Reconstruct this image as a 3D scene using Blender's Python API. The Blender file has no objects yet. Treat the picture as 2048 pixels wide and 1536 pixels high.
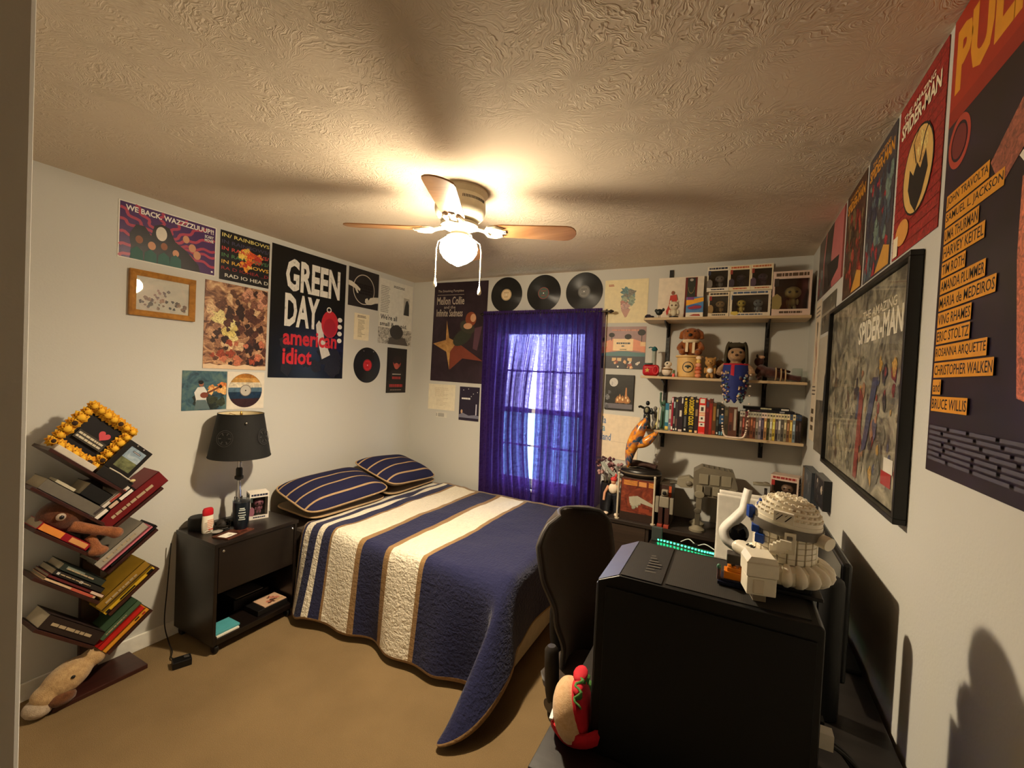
import bpy, bmesh, math, random
from mathutils import Vector, Matrix, noise as mnoise
R = math.radians
PI = math.pi
rnd = random.Random(7)
SC = bpy.context.scene
COL = SC.collection

# ------------------------------------------------------------------ room measures (metres)
XL, XR, YB, ZC = -2.803, 0.407, 3.306, 2.435
CAM_H = 1.59

# ------------------------------------------------------------------ materials
def s2l(c):
    c = c / 255.0
    return c / 12.92 if c <= 0.04045 else ((c + 0.055) / 1.055) ** 2.4

def lin(rgb):
    return (s2l(rgb[0]), s2l(rgb[1]), s2l(rgb[2]), 1.0)

MATS = {}
RGB_OF = {}
class NT:
    def __init__(s, name):
        s.m = bpy.data.materials.new(name)
        s.m.use_nodes = True
        s.t = s.m.node_tree
        s.b = s.t.nodes['Principled BSDF']
        s.out = s.t.nodes['Material Output']
    def n(s, typ, **kw):
        nd = s.t.nodes.new(typ)
        for k, v in kw.items():
            if k.startswith('i_'):
                nd.inputs[k[2:].replace('_', ' ')].default_value = v
            else:
                setattr(nd, k, v)
        return nd
    def l(s, a, b):
        s.t.links.new(a, b)
    def coord(s, kind='Object'):
        return s.n('ShaderNodeTexCoord').outputs[kind]
    def noise(s, vec, scale, detail=2, rough=.5, dist=0.0):
        nd = s.n('ShaderNodeTexNoise')
        nd.inputs['Scale'].default_value = scale
        nd.inputs['Detail'].default_value = detail
        nd.inputs['Roughness'].default_value = rough
        nd.inputs['Distortion'].default_value = dist
        if vec is not None: s.l(vec, nd.inputs['Vector'])
        return nd
    def ramp(s, fac, stops, interp='LINEAR'):
        nd = s.n('ShaderNodeValToRGB')
        nd.color_ramp.interpolation = interp
        el = nd.color_ramp.elements
        while len(el) < len(stops): el.new(0.5)
        for e, (p, c) in zip(el, stops):
            e.position = p
            e.color = c if len(c) == 4 else (c[0], c[1], c[2], 1)
        s.l(fac, nd.inputs[0])
        return nd
    def bump(s, h, strength, dist=.01):
        nd = s.n('ShaderNodeBump')
        nd.inputs['Strength'].default_value = strength
        nd.inputs['Distance'].default_value = dist
        s.l(h, nd.inputs['Height'])
        s.l(nd.outputs[0], s.b.inputs['Normal'])
        return nd
    def math(s, op, a, b=None):
        nd = s.n('ShaderNodeMath', operation=op)
        for i, v in enumerate((a, b)):
            if v is None: continue
            if isinstance(v, (int, float)): nd.inputs[i].default_value = v
            else: s.l(v, nd.inputs[i])
        return nd.outputs[0]

def C(r, g, b, rough=.55, metal=0.0, var=.06, scale=30, bump=0.0, bscale=200, coat=0.0, spec=.4):
    """plain coloured surface with a light procedural mottling"""
    key = (r, g, b, rough, metal, var, scale, bump, bscale, coat, spec)
    if key in MATS: return MATS[key]
    t = NT('surface_%d_%d_%d' % (r, g, b))
    c = lin((r, g, b))
    co = t.coord()
    nz = t.noise(co, scale, 3)
    lo = tuple(x * (1 - var) for x in c[:3]) + (1,)
    hi = tuple(min(1, x * (1 + var)) for x in c[:3]) + (1,)
    t.l(t.ramp(nz.outputs['Fac'], [(.3, lo), (.7, hi)]).outputs[0], t.b.inputs['Base Color'])
    t.b.inputs['Roughness'].default_value = rough
    t.b.inputs['Metallic'].default_value = metal
    t.b.inputs['Specular IOR Level'].default_value = spec
    t.b.inputs['Coat Weight'].default_value = coat
    if bump:
        t.bump(t.noise(co, bscale, 2).outputs['Fac'], bump, .004)
    MATS[key] = t.m; RGB_OF[t.m.name] = (r, g, b)
    return t.m

def textured(m, amt=.42, scale=70):
    """the same ink laid on like a printed painting, with broken tones"""
    rgb = RGB_OF.get(m.name)
    if rgb is None: return m
    lo = tuple(int(c * (1 - amt)) for c in rgb); hi = tuple(min(255, int(c * (1 + amt * .55) + 8)) for c in rgb)
    return paint('painted_%d_%d_%d' % rgb, [(.28, lo), (.5, rgb), (.72, hi)], scale, 5, 1.4, .4)

def paint(name, stops, scale=8, detail=4, dist=1.0, rough=.45, rot=None, stretch=(1, 1, 1)):
    """printed picture surface: several inks mixed by noise"""
    if name in MATS: return MATS[name]
    t = NT(name)
    mp = t.n('ShaderNodeMapping')
    mp.inputs['Scale'].default_value = stretch
    if rot: mp.inputs['Rotation'].default_value = rot
    t.l(t.coord(), mp.inputs[0])
    nz = t.noise(mp.outputs[0], scale, detail, .6, dist)
    rp = t.ramp(nz.outputs['Fac'], [(p, lin(c)) for p, c in stops])
    t.l(rp.outputs[0], t.b.inputs['Base Color'])
    t.b.inputs['Roughness'].default_value = rough
    t.b.inputs['Specular IOR Level'].default_value = .4
    MATS[name] = t.m
    return t.m

def emit(name, rgb, strength):
    t = NT(name)
    t.b.inputs['Base Color'].default_value = (rgb[0], rgb[1], rgb[2], 1)
    t.b.inputs['Emission Color'].default_value = (rgb[0], rgb[1], rgb[2], 1)
    t.b.inputs['Emission Strength'].default_value = strength
    return t.m

def wood(name, c1, c2, scale=18, rough=.4, axis=(1, .06, 1), bump=.05):
    if name in MATS: return MATS[name]
    t = NT(name)
    mp = t.n('ShaderNodeMapping'); mp.inputs['Scale'].default_value = axis
    t.l(t.coord(), mp.inputs[0])
    nz = t.noise(mp.outputs[0], scale, 6, .6, .6)
    t.l(t.ramp(nz.outputs['Fac'], [(.35, lin(c1)), (.65, lin(c2))]).outputs[0], t.b.inputs['Base Color'])
    t.b.inputs['Roughness'].default_value = rough
    t.bump(nz.outputs['Fac'], bump, .003)
    MATS[name] = t.m
    return t.m

def fur(name, c1, c2, scale=60, bump=.6):
    if name in MATS: return MATS[name]
    t = NT(name)
    co = t.coord()
    nz = t.noise(co, scale, 4, .7)
    t.l(t.ramp(nz.outputs['Fac'], [(.3, lin(c1)), (.7, lin(c2))]).outputs[0], t.b.inputs['Base Color'])
    t.b.inputs['Roughness'].default_value = .95
    t.b.inputs['Specular IOR Level'].default_value = .1
    t.b.inputs['Sheen Weight'].default_value = .3
    t.bump(t.noise(co, scale * 4, 3, .7).outputs['Fac'], bump, .006)
    MATS[name] = t.m
    return t.m

def clear(name, tint=(1, 1, 1), rough=.03, gloss=.12):
    """thin window glass / clear plastic: see-through with a mirror glint"""
    if name in MATS: return MATS[name]
    m = bpy.data.materials.new(name); m.use_nodes = True
    nt = m.node_tree; nt.nodes.clear()
    o = nt.nodes.new('ShaderNodeOutputMaterial')
    mx = nt.nodes.new('ShaderNodeMixShader')
    tr = nt.nodes.new('ShaderNodeBsdfTransparent'); tr.inputs[0].default_value = (*tint, 1)
    gl = nt.nodes.new('ShaderNodeBsdfGlossy'); gl.inputs['Roughness'].default_value = rough
    lw = nt.nodes.new('ShaderNodeLayerWeight'); lw.inputs[0].default_value = .5
    pw = nt.nodes.new('ShaderNodeMath'); pw.operation = 'POWER'; pw.inputs[1].default_value = 4.0; nt.links.new(lw.outputs['Facing'], pw.inputs[0])
    mr = nt.nodes.new('ShaderNodeMapRange'); mr.inputs[3].default_value = gloss * .3; mr.inputs[4].default_value = min(.8, gloss * 4)
    nt.links.new(pw.outputs[0], mr.inputs[0])
    nt.links.new(mr.outputs[0], mx.inputs[0])
    nt.links.new(tr.outputs[0], mx.inputs[1]); nt.links.new(gl.outputs[0], mx.inputs[2])
    nt.links.new(mx.outputs[0], o.inputs[0])
    MATS[name] = m
    return m

BLACK = C(14, 13, 13, .5)
WHITE = C(236, 234, 228, .5)
CREAM = C(236, 222, 190, .6)
CHROME = C(200, 200, 200, .18, 1.0)
BRASS = C(190, 150, 80, .3, 1.0)

# ------------------------------------------------------------------ mesh builder
def frame_from(d):
    d = Vector(d).normalized()
    a = Vector((0, 0, 1)) if abs(d.z) < .9 else Vector((1, 0, 0))
    u = d.cross(a).normalized()
    return u, d.cross(u).normalized(), d

FONT_CACHE = {}
def text_geo(s, bold=0.0):
    k = (s, bold)
    if k in FONT_CACHE: return FONT_CACHE[k]
    cu = bpy.data.curves.new('lettering_source', 'FONT')
    cu.body = s; cu.resolution_u = 2; cu.offset = bold; cu.fill_mode = 'BOTH' if hasattr(cu, 'fill_mode') else cu.fill_mode
    ob = bpy.data.objects.new('lettering_source', cu)
    me = ob.to_mesh()
    vs = [(v.co.x, v.co.y) for v in me.vertices]
    fs = [tuple(p.vertices) for p in me.polygons]
    ob.to_mesh_clear()
    bpy.data.objects.remove(ob); bpy.data.curves.remove(cu)
    if vs:
        x0 = min(v[0] for v in vs); x1 = max(v[0] for v in vs)
        y0 = min(v[1] for v in vs); y1 = max(v[1] for v in vs)
        vs = [((x - x0) / max(1e-6, x1 - x0), 1 - (y - y0) / max(1e-6, y1 - y0)) for x, y in vs]
    FONT_CACHE[k] = (vs, fs)
    return vs, fs

class MB:
    def __init__(s, T=None):
        s.v, s.f, s.mi, s.sm, s.mats = [], [], [], [], []
        s.T = T
    def add(s, verts, faces, mat, smooth=False):
        o = len(s.v)
        if s.T is not None:
            verts = [s.T @ Vector(v) for v in verts]
        s.v += [tuple(v) for v in verts]
        if mat not in s.mats: s.mats.append(mat)
        k = s.mats.index(mat)
        for f in faces:
            s.f.append(tuple(i + o for i in f)); s.mi.append(k); s.sm.append(smooth)
        return s
    def obox(s, O, U, V, W, mat):
        O, U, V, W = map(Vector, (O, U, V, W))
        p = [O, O + U, O + U + V, O + V, O + W, O + U + W, O + U + V + W, O + V + W]
        f = [(0, 3, 2, 1), (4, 5, 6, 7), (0, 1, 5, 4), (1, 2, 6, 5), (2, 3, 7, 6), (3, 0, 4, 7)]
        if U.cross(V).dot(W) < 0: f = [x[::-1] for x in f]
        return s.add(p, f, mat)
    def box(s, x0, x1, y0, y1, z0, z1, mat):
        return s.obox((x0, y0, z0), (x1 - x0, 0, 0), (0, y1 - y0, 0), (0, 0, z1 - z0), mat)
    def cyl(s, p0, p1, r0, mat, r1=None, n=16, smooth=True):
        r1 = r0 if r1 is None else r1
        p0, p1 = Vector(p0), Vector(p1)
        u, w, d = frame_from(p1 - p0)
        vs = []
        for p, r in ((p0, r0), (p1, r1)):
            for i in range(n):
                a = 2 * PI * i / n
                vs.append(p + u * (r * math.cos(a)) + w * (r * math.sin(a)))
        s.add(vs, [(i, n + i, n + (i + 1) % n, (i + 1) % n) for i in range(n)], mat, smooth)
        s.add(vs[:n], [tuple(range(n))], mat)
        s.add(vs[n:], [tuple(range(n))[::-1]], mat)
        return s
    def lathe(s, prof, c, mat, n=24, axis=(0, 0, 1), smooth=True):
        c = Vector(c); ax = Vector(axis).normalized()
        if abs(ax.z) > .999: u, w, d = Vector((1, 0, 0)), Vector((0, 1, 0)) * (1 if ax.z > 0 else -1), ax
        else: u, w, d = frame_from(ax)
        vs, fs = [], []
        for r, z in prof:
            for i in range(n):
                a = 2 * PI * i / n
                vs.append(c + d * z + u * (r * math.cos(a)) + w * (r * math.sin(a)))
        for k in range(len(prof) - 1):
            for i in range(n):
                j = (i + 1) % n
                fs.append((k * n + i, k * n + j, (k + 1) * n + j, (k + 1) * n + i))
        s.add(vs, fs, mat, smooth)
        return s
    def ell(s, c, r, mat, n=14, T=None):
        r = (r, r, r) if isinstance(r, (int, float)) else r
        m = max(6, n // 2 + 2)
        vs, fs = [], []
        for k in range(m + 1):
            th = PI * k / m
            for i in range(n):
                a = 2 * PI * i / n
                p = Vector((r[0] * math.sin(th) * math.cos(a), r[1] * math.sin(th) * math.sin(a), -r[2] * math.cos(th)))
                if T is not None: p = T @ p
                vs.append(Vector(c) + p)
        for k in range(m):
            for i in range(n):
                j = (i + 1) % n
                fs.append((k * n + i, k * n + j, (k + 1) * n + j, (k + 1) * n + i))
        return s.add(vs, fs, mat, True)
    def tube(s, pts, r, mat, n=8, closed=False):
        pts = [Vector(p) for p in pts]
        N = len(pts); vs, fs = [], []
        pu = None
        for k, p in enumerate(pts):
            if closed: d = pts[(k + 1) % N] - pts[k - 1]
            else: d = pts[min(N - 1, k + 1)] - pts[max(0, k - 1)]
            d.normalize()
            if pu is None: u = frame_from(d)[0]
            else: u = (pu - d * pu.dot(d)).normalized()
            pu = u; w = d.cross(u)
            rr = r[k] if isinstance(r, (list, tuple)) else r
            for i in range(n):
                a = 2 * PI * i / n
                vs.append(p + u * (rr * math.cos(a)) + w * (rr * math.sin(a)))
        for k in range(N if closed else N - 1):
            q = (k + 1) % N
            for i in range(n):
                j = (i + 1) % n
                fs.append((k * n + i, k * n + j, q * n + j, q * n + i))
        if not closed:
            fs.append(tuple(range(n))[::-1]); fs.append(tuple((N - 1) * n + i for i in range(n)))
        return s.add(vs, fs, mat, True)
    def prism(s, pts, ext, mat, smooth=False):
        pts = [Vector(p) for p in pts]; ext = Vector(ext); n = len(pts)
        vs = pts + [p + ext for p in pts]
        nrm = Vector((0, 0, 0))
        for i in range(n): nrm += pts[i].cross(pts[(i + 1) % n])
        fl = nrm.dot(ext) > 0
        fs = [tuple(range(n)), tuple(range(n, 2 * n))[::-1]] + [(i, n + i, n + (i + 1) % n, (i + 1) % n) for i in range(n)]
        if fl: fs = [f[::-1] for f in fs]
        return s.add(vs, fs, mat, smooth)
    def grid(s, fn, nu, nv, mat, smooth=True, close_u=False):
        vs = [fn(i / nu, j / nv) for j in range(nv + 1) for i in range(nu + 1)]
        fs = []; mm = mat
        for j in range(nv):
            for i in range(nu):
                a = j * (nu + 1) + i
                fs.append((a, a + 1, a + nu + 2, a + nu + 1))
        if callable(mat):
            o = len(s.v)
            s.v += [tuple(s.T @ Vector(v)) if s.T is not None else tuple(v) for v in vs]
            k = 0
            for j in range(nv):
                for i in range(nu):
                    m = mat((i + .5) / nu, (j + .5) / nv)
                    if m not in s.mats: s.mats.append(m)
                    s.f.append(tuple(q + o for q in fs[k])); s.mi.append(s.mats.index(m)); s.sm.append(smooth)
                    k += 1
            return s
        return s.add(vs, fs, mat, smooth)
    def build(s, name, parent=None, loc=None, rotz=0.0, bevel=0.0, seg=2, sharp=40, remesh=0.0, smooth_it=0, thick=0.0, subsurf=0):
        me = bpy.data.meshes.new(name)
        me.from_pydata(s.v, [], s.f)
        for m in s.mats: me.materials.append(m)
        me.polygons.foreach_set('material_index', s.mi)
        me.polygons.foreach_set('use_smooth', s.sm)
        me.update()
        if any(s.sm): me.set_sharp_from_angle(angle=R(sharp))
        ob = bpy.data.objects.new(name, me)
        COL.objects.link(ob)
        if parent is not None: ob.parent = parent
        if loc is not None: ob.location = loc
        ob.rotation_euler.z = rotz
        if remesh:
            md = ob.modifiers.new('merge', 'REMESH'); md.mode = 'VOXEL'; md.voxel_size = remesh; md.use_smooth_shade = True
            if smooth_it:
                sm = ob.modifiers.new('soften', 'SMOOTH'); sm.iterations = smooth_it; sm.factor = .5
        if thick:
            md = ob.modifiers.new('thickness', 'SOLIDIFY'); md.thickness = thick; md.offset = 0
        if subsurf:
            md = ob.modifiers.new('soft', 'SUBSURF'); md.levels = md.render_levels = subsurf
        if bevel:
            md = ob.modifiers.new('bevel', 'BEVEL'); md.width = bevel; md.segments = seg; md.limit_method = 'ANGLE'; md.angle_limit = R(40)
        return ob

class Face:
    """prints flat ink shapes and lettering on one face of a thing. O = top left corner, U = width vector, V = height vector (down), N = outward"""
    def __init__(s, mb, O, U, V, N, step=.00008):
        s.mb, s.O, s.U, s.V, s.N = mb, Vector(O), Vector(U), Vector(V), Vector(N).normalized()
        s.step = step; s.k = 1
    def P(s, u, v):
        return s.O + s.U * u + s.V * v + s.N * (s.step * s.k)
    def poly(s, pts, mat):
        s.mb.add([s.P(u, v) for u, v in pts], [tuple(range(len(pts)))], mat); s.k += 1
        return s
    def rect(s, u0, v0, u1, v1, mat):
        return s.poly([(u0, v0), (u0, v1), (u1, v1), (u1, v0)], mat)
    def oval(s, u, v, ru, rv, mat, n=20, rot=0.0):
        return s.poly([(u + ru * math.cos(a) * math.cos(rot) - rv * math.sin(a) * math.sin(rot), v + ru * math.cos(a) * math.sin(rot) + rv * math.sin(a) * math.cos(rot)) for a in [-2 * PI * i / n for i in range(n)]], mat)
    def ring(s, u, v, ru, rv, w, mat, n=32, a0=0, a1=2 * PI):
        vs, fs = [], []
        for i in range(n + 1):
            a = a0 + (a1 - a0) * i / n
            vs.append(s.P(u + ru * math.cos(a), v + rv * math.sin(a)))
            vs.append(s.P(u + ru * (1 - w) * math.cos(a), v + rv * (1 - w) * math.sin(a)))
        for i in range(n): fs.append((2 * i, 2 * i + 1, 2 * i + 3, 2 * i + 2))
        s.mb.add(vs, fs, mat); s.k += 1
        return s
    def line(s, pts, w, mat):
        """stroke of width w (fraction of face height) through points"""
        H = s.V.length; W = s.U.length
        P = [Vector((u * W, v * H)) for u, v in pts]
        vs, fs = [], []
        for i, p in enumerate(P):
            d = (P[min(len(P) - 1, i + 1)] - P[max(0, i - 1)]).normalized()
            nn = Vector((-d.y, d.x)) * (w * H / 2)
            for q in (p + nn, p - nn): vs.append(s.P(q.x / W, q.y / H))
        for i in range(len(P) - 1): fs.append((2 * i, 2 * i + 1, 2 * i + 3, 2 * i + 2))
        s.mb.add(vs, fs, mat); s.k += 1
        return s
    def text(s, t, u0, v0, u1, v1, mat, bold=.0, vert=False, shear=0.0):
        vs, fs = text_geo(t, bold)
        out = []
        for x, y in vs:
            if vert: x, y = 1 - y, x          # reads downwards
            out.append(s.P(u0 + (u1 - u0) * x, v0 + (v1 - v0) * y + shear * x))
        s.mb.add(out, fs, mat); s.k += 1
        return s
    def lines(s, u0, v0, u1, v1, n, mat, fill=.35, ragged=.3, seed=1):
        """unreadable small print as rows of dashes"""
        rr = random.Random(seed)
        for i in range(n):
            v = v0 + (v1 - v0) * (i + .5) / n; h = (v1 - v0) / n * fill / 2
            u = u0
            end = u1 - (u1 - u0) * ragged * rr.random()
            while u < end:
                w = (u1 - u0) * rr.uniform(.06, .2)
                s.mb.add([s.P(u, v - h), s.P(u, v + h), s.P(min(end, u + w), v + h), s.P(min(end, u + w), v - h)], [(0, 1, 2, 3)], mat)
                u += w + (u1 - u0) * .02
        s.k += 1
        return s
    def blobs(s, n, u0, v0, u1, v1, r0, r1, mats, seed=1, asp=1.0):
        rr = random.Random(seed); mats = [textured(m) for m in mats]
        for i in range(n):
            u, v = rr.uniform(u0, u1), rr.uniform(v0, v1); r = rr.uniform(r0, r1)
            k = rr.randint(9, 15); a0 = rr.random() * 6
            s.poly([(min(.992, max(.008, u + r * asp * rr.uniform(.45, 1.2) * math.cos(-a0 - 2 * PI * j / k))), min(.992, max(.008, v + r * rr.uniform(.45, 1.2) * math.sin(-a0 - 2 * PI * j / k)))) for j in range(k)], mats[i % len(mats)])
            s.k -= .88
        s.k += 1
        return s

# ------------------------------------------------------------------ object helpers
def tag(o, label=None, cat=None, group=None, kind=None):
    if label: o['label'] = label
    if cat: o['category'] = cat
    if group: o['group'] = group
    if kind: o['kind'] = kind
    return o

def thing(name, label, cat, loc=(0, 0, 0), rotz=0.0, group=None):
    o = bpy.data.objects.new(name, None)
    o.empty_display_size = .05
    COL.objects.link(o)
    o.location = loc; o.rotation_euler = (0, 0, rotz)
    return tag(o, label, cat, group)

def struct(mb, name, **kw):
    return tag(mb.build(name, **kw), kind='structure')

def copy_tree(o, parent=None):
    c = o.copy(); COL.objects.link(c)
    if parent is not None: c.parent = parent
    for ch in list(o.children): copy_tree(ch, c)
    return c

ORD = ['first', 'second', 'third', 'fourth', 'fifth', 'sixth', 'seventh', 'eighth', 'ninth', 'tenth', 'eleventh', 'twelfth', 'thirteenth', 'fourteenth', 'fifteenth', 'sixteenth', 'seventeenth', 'eighteenth', 'nineteenth', 'twentieth', 'twenty-first', 'twenty-second', 'twenty-third', 'twenty-fourth', 'twenty-fifth']

def spline(pts, n=8):
    P = [Vector(p) for p in pts]; out = []
    for i in range(len(P) - 1):
        p0, p1, p2, p3 = P[max(0, i - 1)], P[i], P[i + 1], P[min(len(P) - 1, i + 2)]
        for k in range(n):
            t = k / n
            out.append(.5 * ((2 * p1) + (p2 - p0) * t + (2 * p0 - 5 * p1 + 4 * p2 - p3) * t * t + (3 * p1 - p0 - 3 * p2 + p3) * t ** 3))
    out.append(P[-1])
    return out
EXPO, LAMP, SKY, BULB = -0.2, 145.0, 120.0, 390.0
# ------------------------------------------------------------------ camera, world, render look
cam = bpy.data.cameras.new('camera'); camo = bpy.data.objects.new('camera', cam); COL.objects.link(camo)
cam.sensor_fit = 'HORIZONTAL'; cam.sensor_width = 36.0; cam.lens = 36.0 * 866.735 / 2048.0
cam.clip_start = .02; cam.clip_end = 200
right = Vector((0.88883, 0.455732, 0.0478462)); down = Vector((0.0523689, 0.0027063, -0.9986241)); fwd = Vector((-0.4552348, 0.8901128, -0.0214607))
mw = Matrix((right, -down, -fwd)).transposed().to_4x4(); mw.translation = (0, 0, CAM_H)
camo.matrix_world = mw
SC.camera = camo
SC.view_settings.view_transform = 'Standard'; SC.view_settings.look = 'None'
SC.view_settings.gamma = 1.0; SC.view_settings.exposure = EXPO; SC.view_settings.use_curve_mapping = False
SC.cycles.max_bounces = 8; SC.cycles.diffuse_bounces = 5; SC.cycles.glossy_bounces = 3; SC.cycles.transparent_max_bounces = 12
SC.cycles.sample_clamp_indirect = 4.0; SC.cycles.caustics_reflective = False; SC.cycles.caustics_refractive = False
SC.cycles.use_denoising = True

w = bpy.data.worlds.new('world'); SC.world = w; w.use_nodes = True
bg = w.node_tree.nodes['Background']
sky = w.node_tree.nodes.new('ShaderNodeTexSky'); sky.sky_type = 'HOSEK_WILKIE'; sky.turbidity = 3.0
sky.sun_direction = (0.3, -.6, .74)
hz = w.node_tree.nodes.new('ShaderNodeMixRGB'); hz.inputs[0].default_value = .65; hz.inputs[2].default_value = (.036, .042, .047, 1)
w.node_tree.links.new(sky.outputs[0], hz.inputs[1]); w.node_tree.links.new(hz.outputs[0], bg.inputs[0]); bg.inputs[1].default_value = SKY

# ------------------------------------------------------------------ shell materials
t = NT('wall_paint'); co = t.coord()
t.b.inputs['Base Color'].default_value = lin((204, 202, 194)); t.b.inputs["Roughness"].default_value = .55
t.b.inputs['Specular IOR Level'].default_value = .3
t.bump(t.noise(co, 120, 3).outputs['Fac'], .12, .003); M_WALL = t.m

t = NT('stomped_ceiling'); co = t.coord()
t.b.inputs['Base Color'].default_value = lin((214, 198, 176)); t.b.inputs['Roughness'].default_value = .8
t.b.inputs['Specular IOR Level'].default_value = .2
warp = t.noise(co, 7, 3, .6)
wsub = t.n('ShaderNodeVectorMath', operation='SUBTRACT'); t.l(warp.outputs['Color'], wsub.inputs[0]); wsub.inputs[1].default_value = (.5, .5, .5)
wsc = t.n('ShaderNodeVectorMath', operation='SCALE'); t.l(wsub.outputs[0], wsc.inputs[0]); wsc.inputs['Scale'].default_value = .16
wadd = t.n('ShaderNodeVectorMath', operation='ADD'); t.l(co, wadd.inputs[0]); t.l(wsc.outputs[0], wadd.inputs[1])
vor = t.n('ShaderNodeTexVoronoi'); vor.voronoi_dimensions = '2D'; vor.inputs['Scale'].default_value = 4.2; t.l(wadd.outputs[0], vor.inputs['Vector'])
dlt = t.n('ShaderNodeVectorMath', operation='SUBTRACT'); t.l(wadd.outputs[0], dlt.inputs[0]); t.l(vor.outputs['Position'], dlt.inputs[1])
sep = t.n('ShaderNodeSeparateXYZ'); t.l(dlt.outputs[0], sep.inputs[0])
ang = t.math('ARCTAN2', sep.outputs[1], sep.outputs[0])
ln = t.n('ShaderNodeVectorMath', operation='LENGTH'); t.l(dlt.outputs[0], ln.inputs[0])
sepc = t.n('ShaderNodeSeparateColor'); t.l(vor.outputs['Color'], sepc.inputs[0])
cmb = t.n('ShaderNodeCombineXYZ'); t.l(t.math('MULTIPLY', ang, 3.2), cmb.inputs[0]); t.l(t.math('MULTIPLY', ln.outputs['Value'], 14.0), cmb.inputs[1]); t.l(t.math('MULTIPLY', sepc.outputs[0], 40.0), cmb.inputs[2])
st = t.noise(cmb.outputs[0], 2.6, 3, .55, .3)
rid = t.ramp(st.outputs['Fac'], [(.40, (0, 0, 0)), (.52, (1, 1, 1)), (.62, (.2, .2, .2))])
msk = t.ramp(t.noise(co, 3.5, 2).outputs['Fac'], [(.36, (.15, .15, .15)), (.58, (1, 1, 1))])
hh = t.math('MULTIPLY', rid.outputs[0], msk.outputs[0])
t.bump(hh, .45, .006); M_CEIL = t.m

t = NT('tan_carpet'); co = t.coord()
n1 = t.noise(co, 420, 2, .8); n2 = t.noise(co, 3.5, 3)
rp = t.ramp(n1.outputs['Fac'], [(.25, lin((120, 97, 66))), (.75, lin((176, 149, 109)))])
rp2 = t.ramp(n2.outputs['Fac'], [(.35, (.86, .86, .86)), (.65, (1, 1, 1))])
mx = t.n('ShaderNodeMixRGB', blend_type='MULTIPLY'); mx.inputs[0].default_value = 1; t.l(rp.outputs[0], mx.inputs[1]); t.l(rp2.outputs[0], mx.inputs[2])
t.l(mx.outputs[0], t.b.inputs['Base Color']); t.b.inputs['Roughness'].default_value = 1.0; t.b.inputs['Specular IOR Level'].default_value = .05
t.bump(n1.outputs['Fac'], .7, .01); M_CARPET = t.m
M_TRIM = C(232, 228, 216, .4)

# ------------------------------------------------------------------ shell
YS = -3.2            # wall behind the camera
XE, YE = -1.085, .287  # corner of the entry wall beside the camera
WX0, WX1, WZ0, WZ1 = -1.86, -1.02, .64, 2.02
struct(MB().box(XL - .1, XR + .1, YS - .1, YB + .12, -.1, 0, M_CARPET), 'floor')
struct(MB().box(XL - .1, XR + .1, YS - .1, YB + .12, ZC, ZC + .1, M_CEIL), 'ceiling')
struct(MB().box(XL - .1, XL, YE, YB + .12, 0, ZC, M_WALL), 'wall_left')
struct(MB().box(XR, XR + .1, YS - .1, YB + .12, 0, ZC, M_WALL), 'wall_right')
b = MB()
b.box(XL, WX0, YB, YB + .12, 0, ZC, M_WALL).box(WX1, XR, YB, YB + .12, 0, ZC, M_WALL)
b.box(WX0, WX1, YB, YB + .12, 0, WZ0, M_WALL).box(WX0, WX1, YB, YB + .12, WZ1, ZC, M_WALL)
struct(b, 'wall_back')
struct(MB().box(XL - .1, XE, YS - .1, YE, 0, ZC, M_WALL), 'wall_entry', bevel=.008)
struct(MB().box(XE, XR, YS - .1, YS, 0, ZC, C(96, 84, 70, .6)), 'wall_behind')
struct(MB().box(XL, XL + .012, YE, YB, 0, .085, M_TRIM), 'baseboard_left', bevel=.004)
struct(MB().box(XL + .012, XR - .012, YB - .012, YB, 0, .085, M_TRIM), 'baseboard_back', bevel=.004)
struct(MB().box(XR - .012, XR, YS, YB, 0, .085, M_TRIM), 'baseboard_right', bevel=.004)

# window: vinyl frame, two sashes, grid bars, panes
M_VINYL = C(235, 235, 232, .35)
win = tag(MB().box(WX0, WX0 + .035, YB + .03, YB + .11, WZ0, WZ1, M_VINYL).box(WX1 - .035, WX1, YB + .03, YB + .11, WZ0, WZ1, M_VINYL)
    .box(WX0 + .035, WX1 - .035, YB + .03, YB + .11, WZ1 - .035, WZ1, M_VINYL).box(WX0 + .035, WX1 - .035, YB + .03, YB + .11, WZ0, WZ0 + .035, M_VINYL).build('window_1', bevel=.003), kind='structure')
b = MB()
zm = 1.29
for z0, z1, yy in ((WZ0 + .035, zm + .02, YB + .045), (zm - .02, WZ1 - .035, YB + .075)):
    b.box(WX0 + .035, WX0 + .07, yy, yy + .028, z0, z1, M_VINYL).box(WX1 - .07, WX1 - .035, yy, yy + .028, z0, z1, M_VINYL)
    b.box(WX0 + .07, WX1 - .07, yy, yy + .028, z0, z0 + .04, M_VINYL).box(WX0 + .07, WX1 - .07, yy, yy + .028, z1 - .04, z1, M_VINYL)
    zc = (z0 + z1) / 2
    b.box(WX0 + .07, WX1 - .07, yy + .008, yy + .02, zc - .008, zc + .008, M_VINYL)
b.build('sash', win, bevel=.002)
MB().box(WX0 + .06, WX1 - .06, YB + .058, YB + .062, WZ0 + .06, zm, clear('pane_glass')).box(WX0 + .06, WX1 - .06, YB + .088, YB + .092, zm, WZ1 - .06, clear('pane_glass')).build('pane', win)
MB().box(WX0 - .02, WX1 + .02, YB - .03, YB + .03, WZ0 - .02, WZ0, M_TRIM).build('window_sill', win, bevel=.004)
# outdoors seen through the window
M_LAWN = paint('pale_driveway', [(.3, (84, 178, 136)), (.7, (130, 210, 170))], 3)
struct(MB().box(-14, 10, YB + .6, 24, -.6, -.4, M_LAWN), 'ground_outside')
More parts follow.
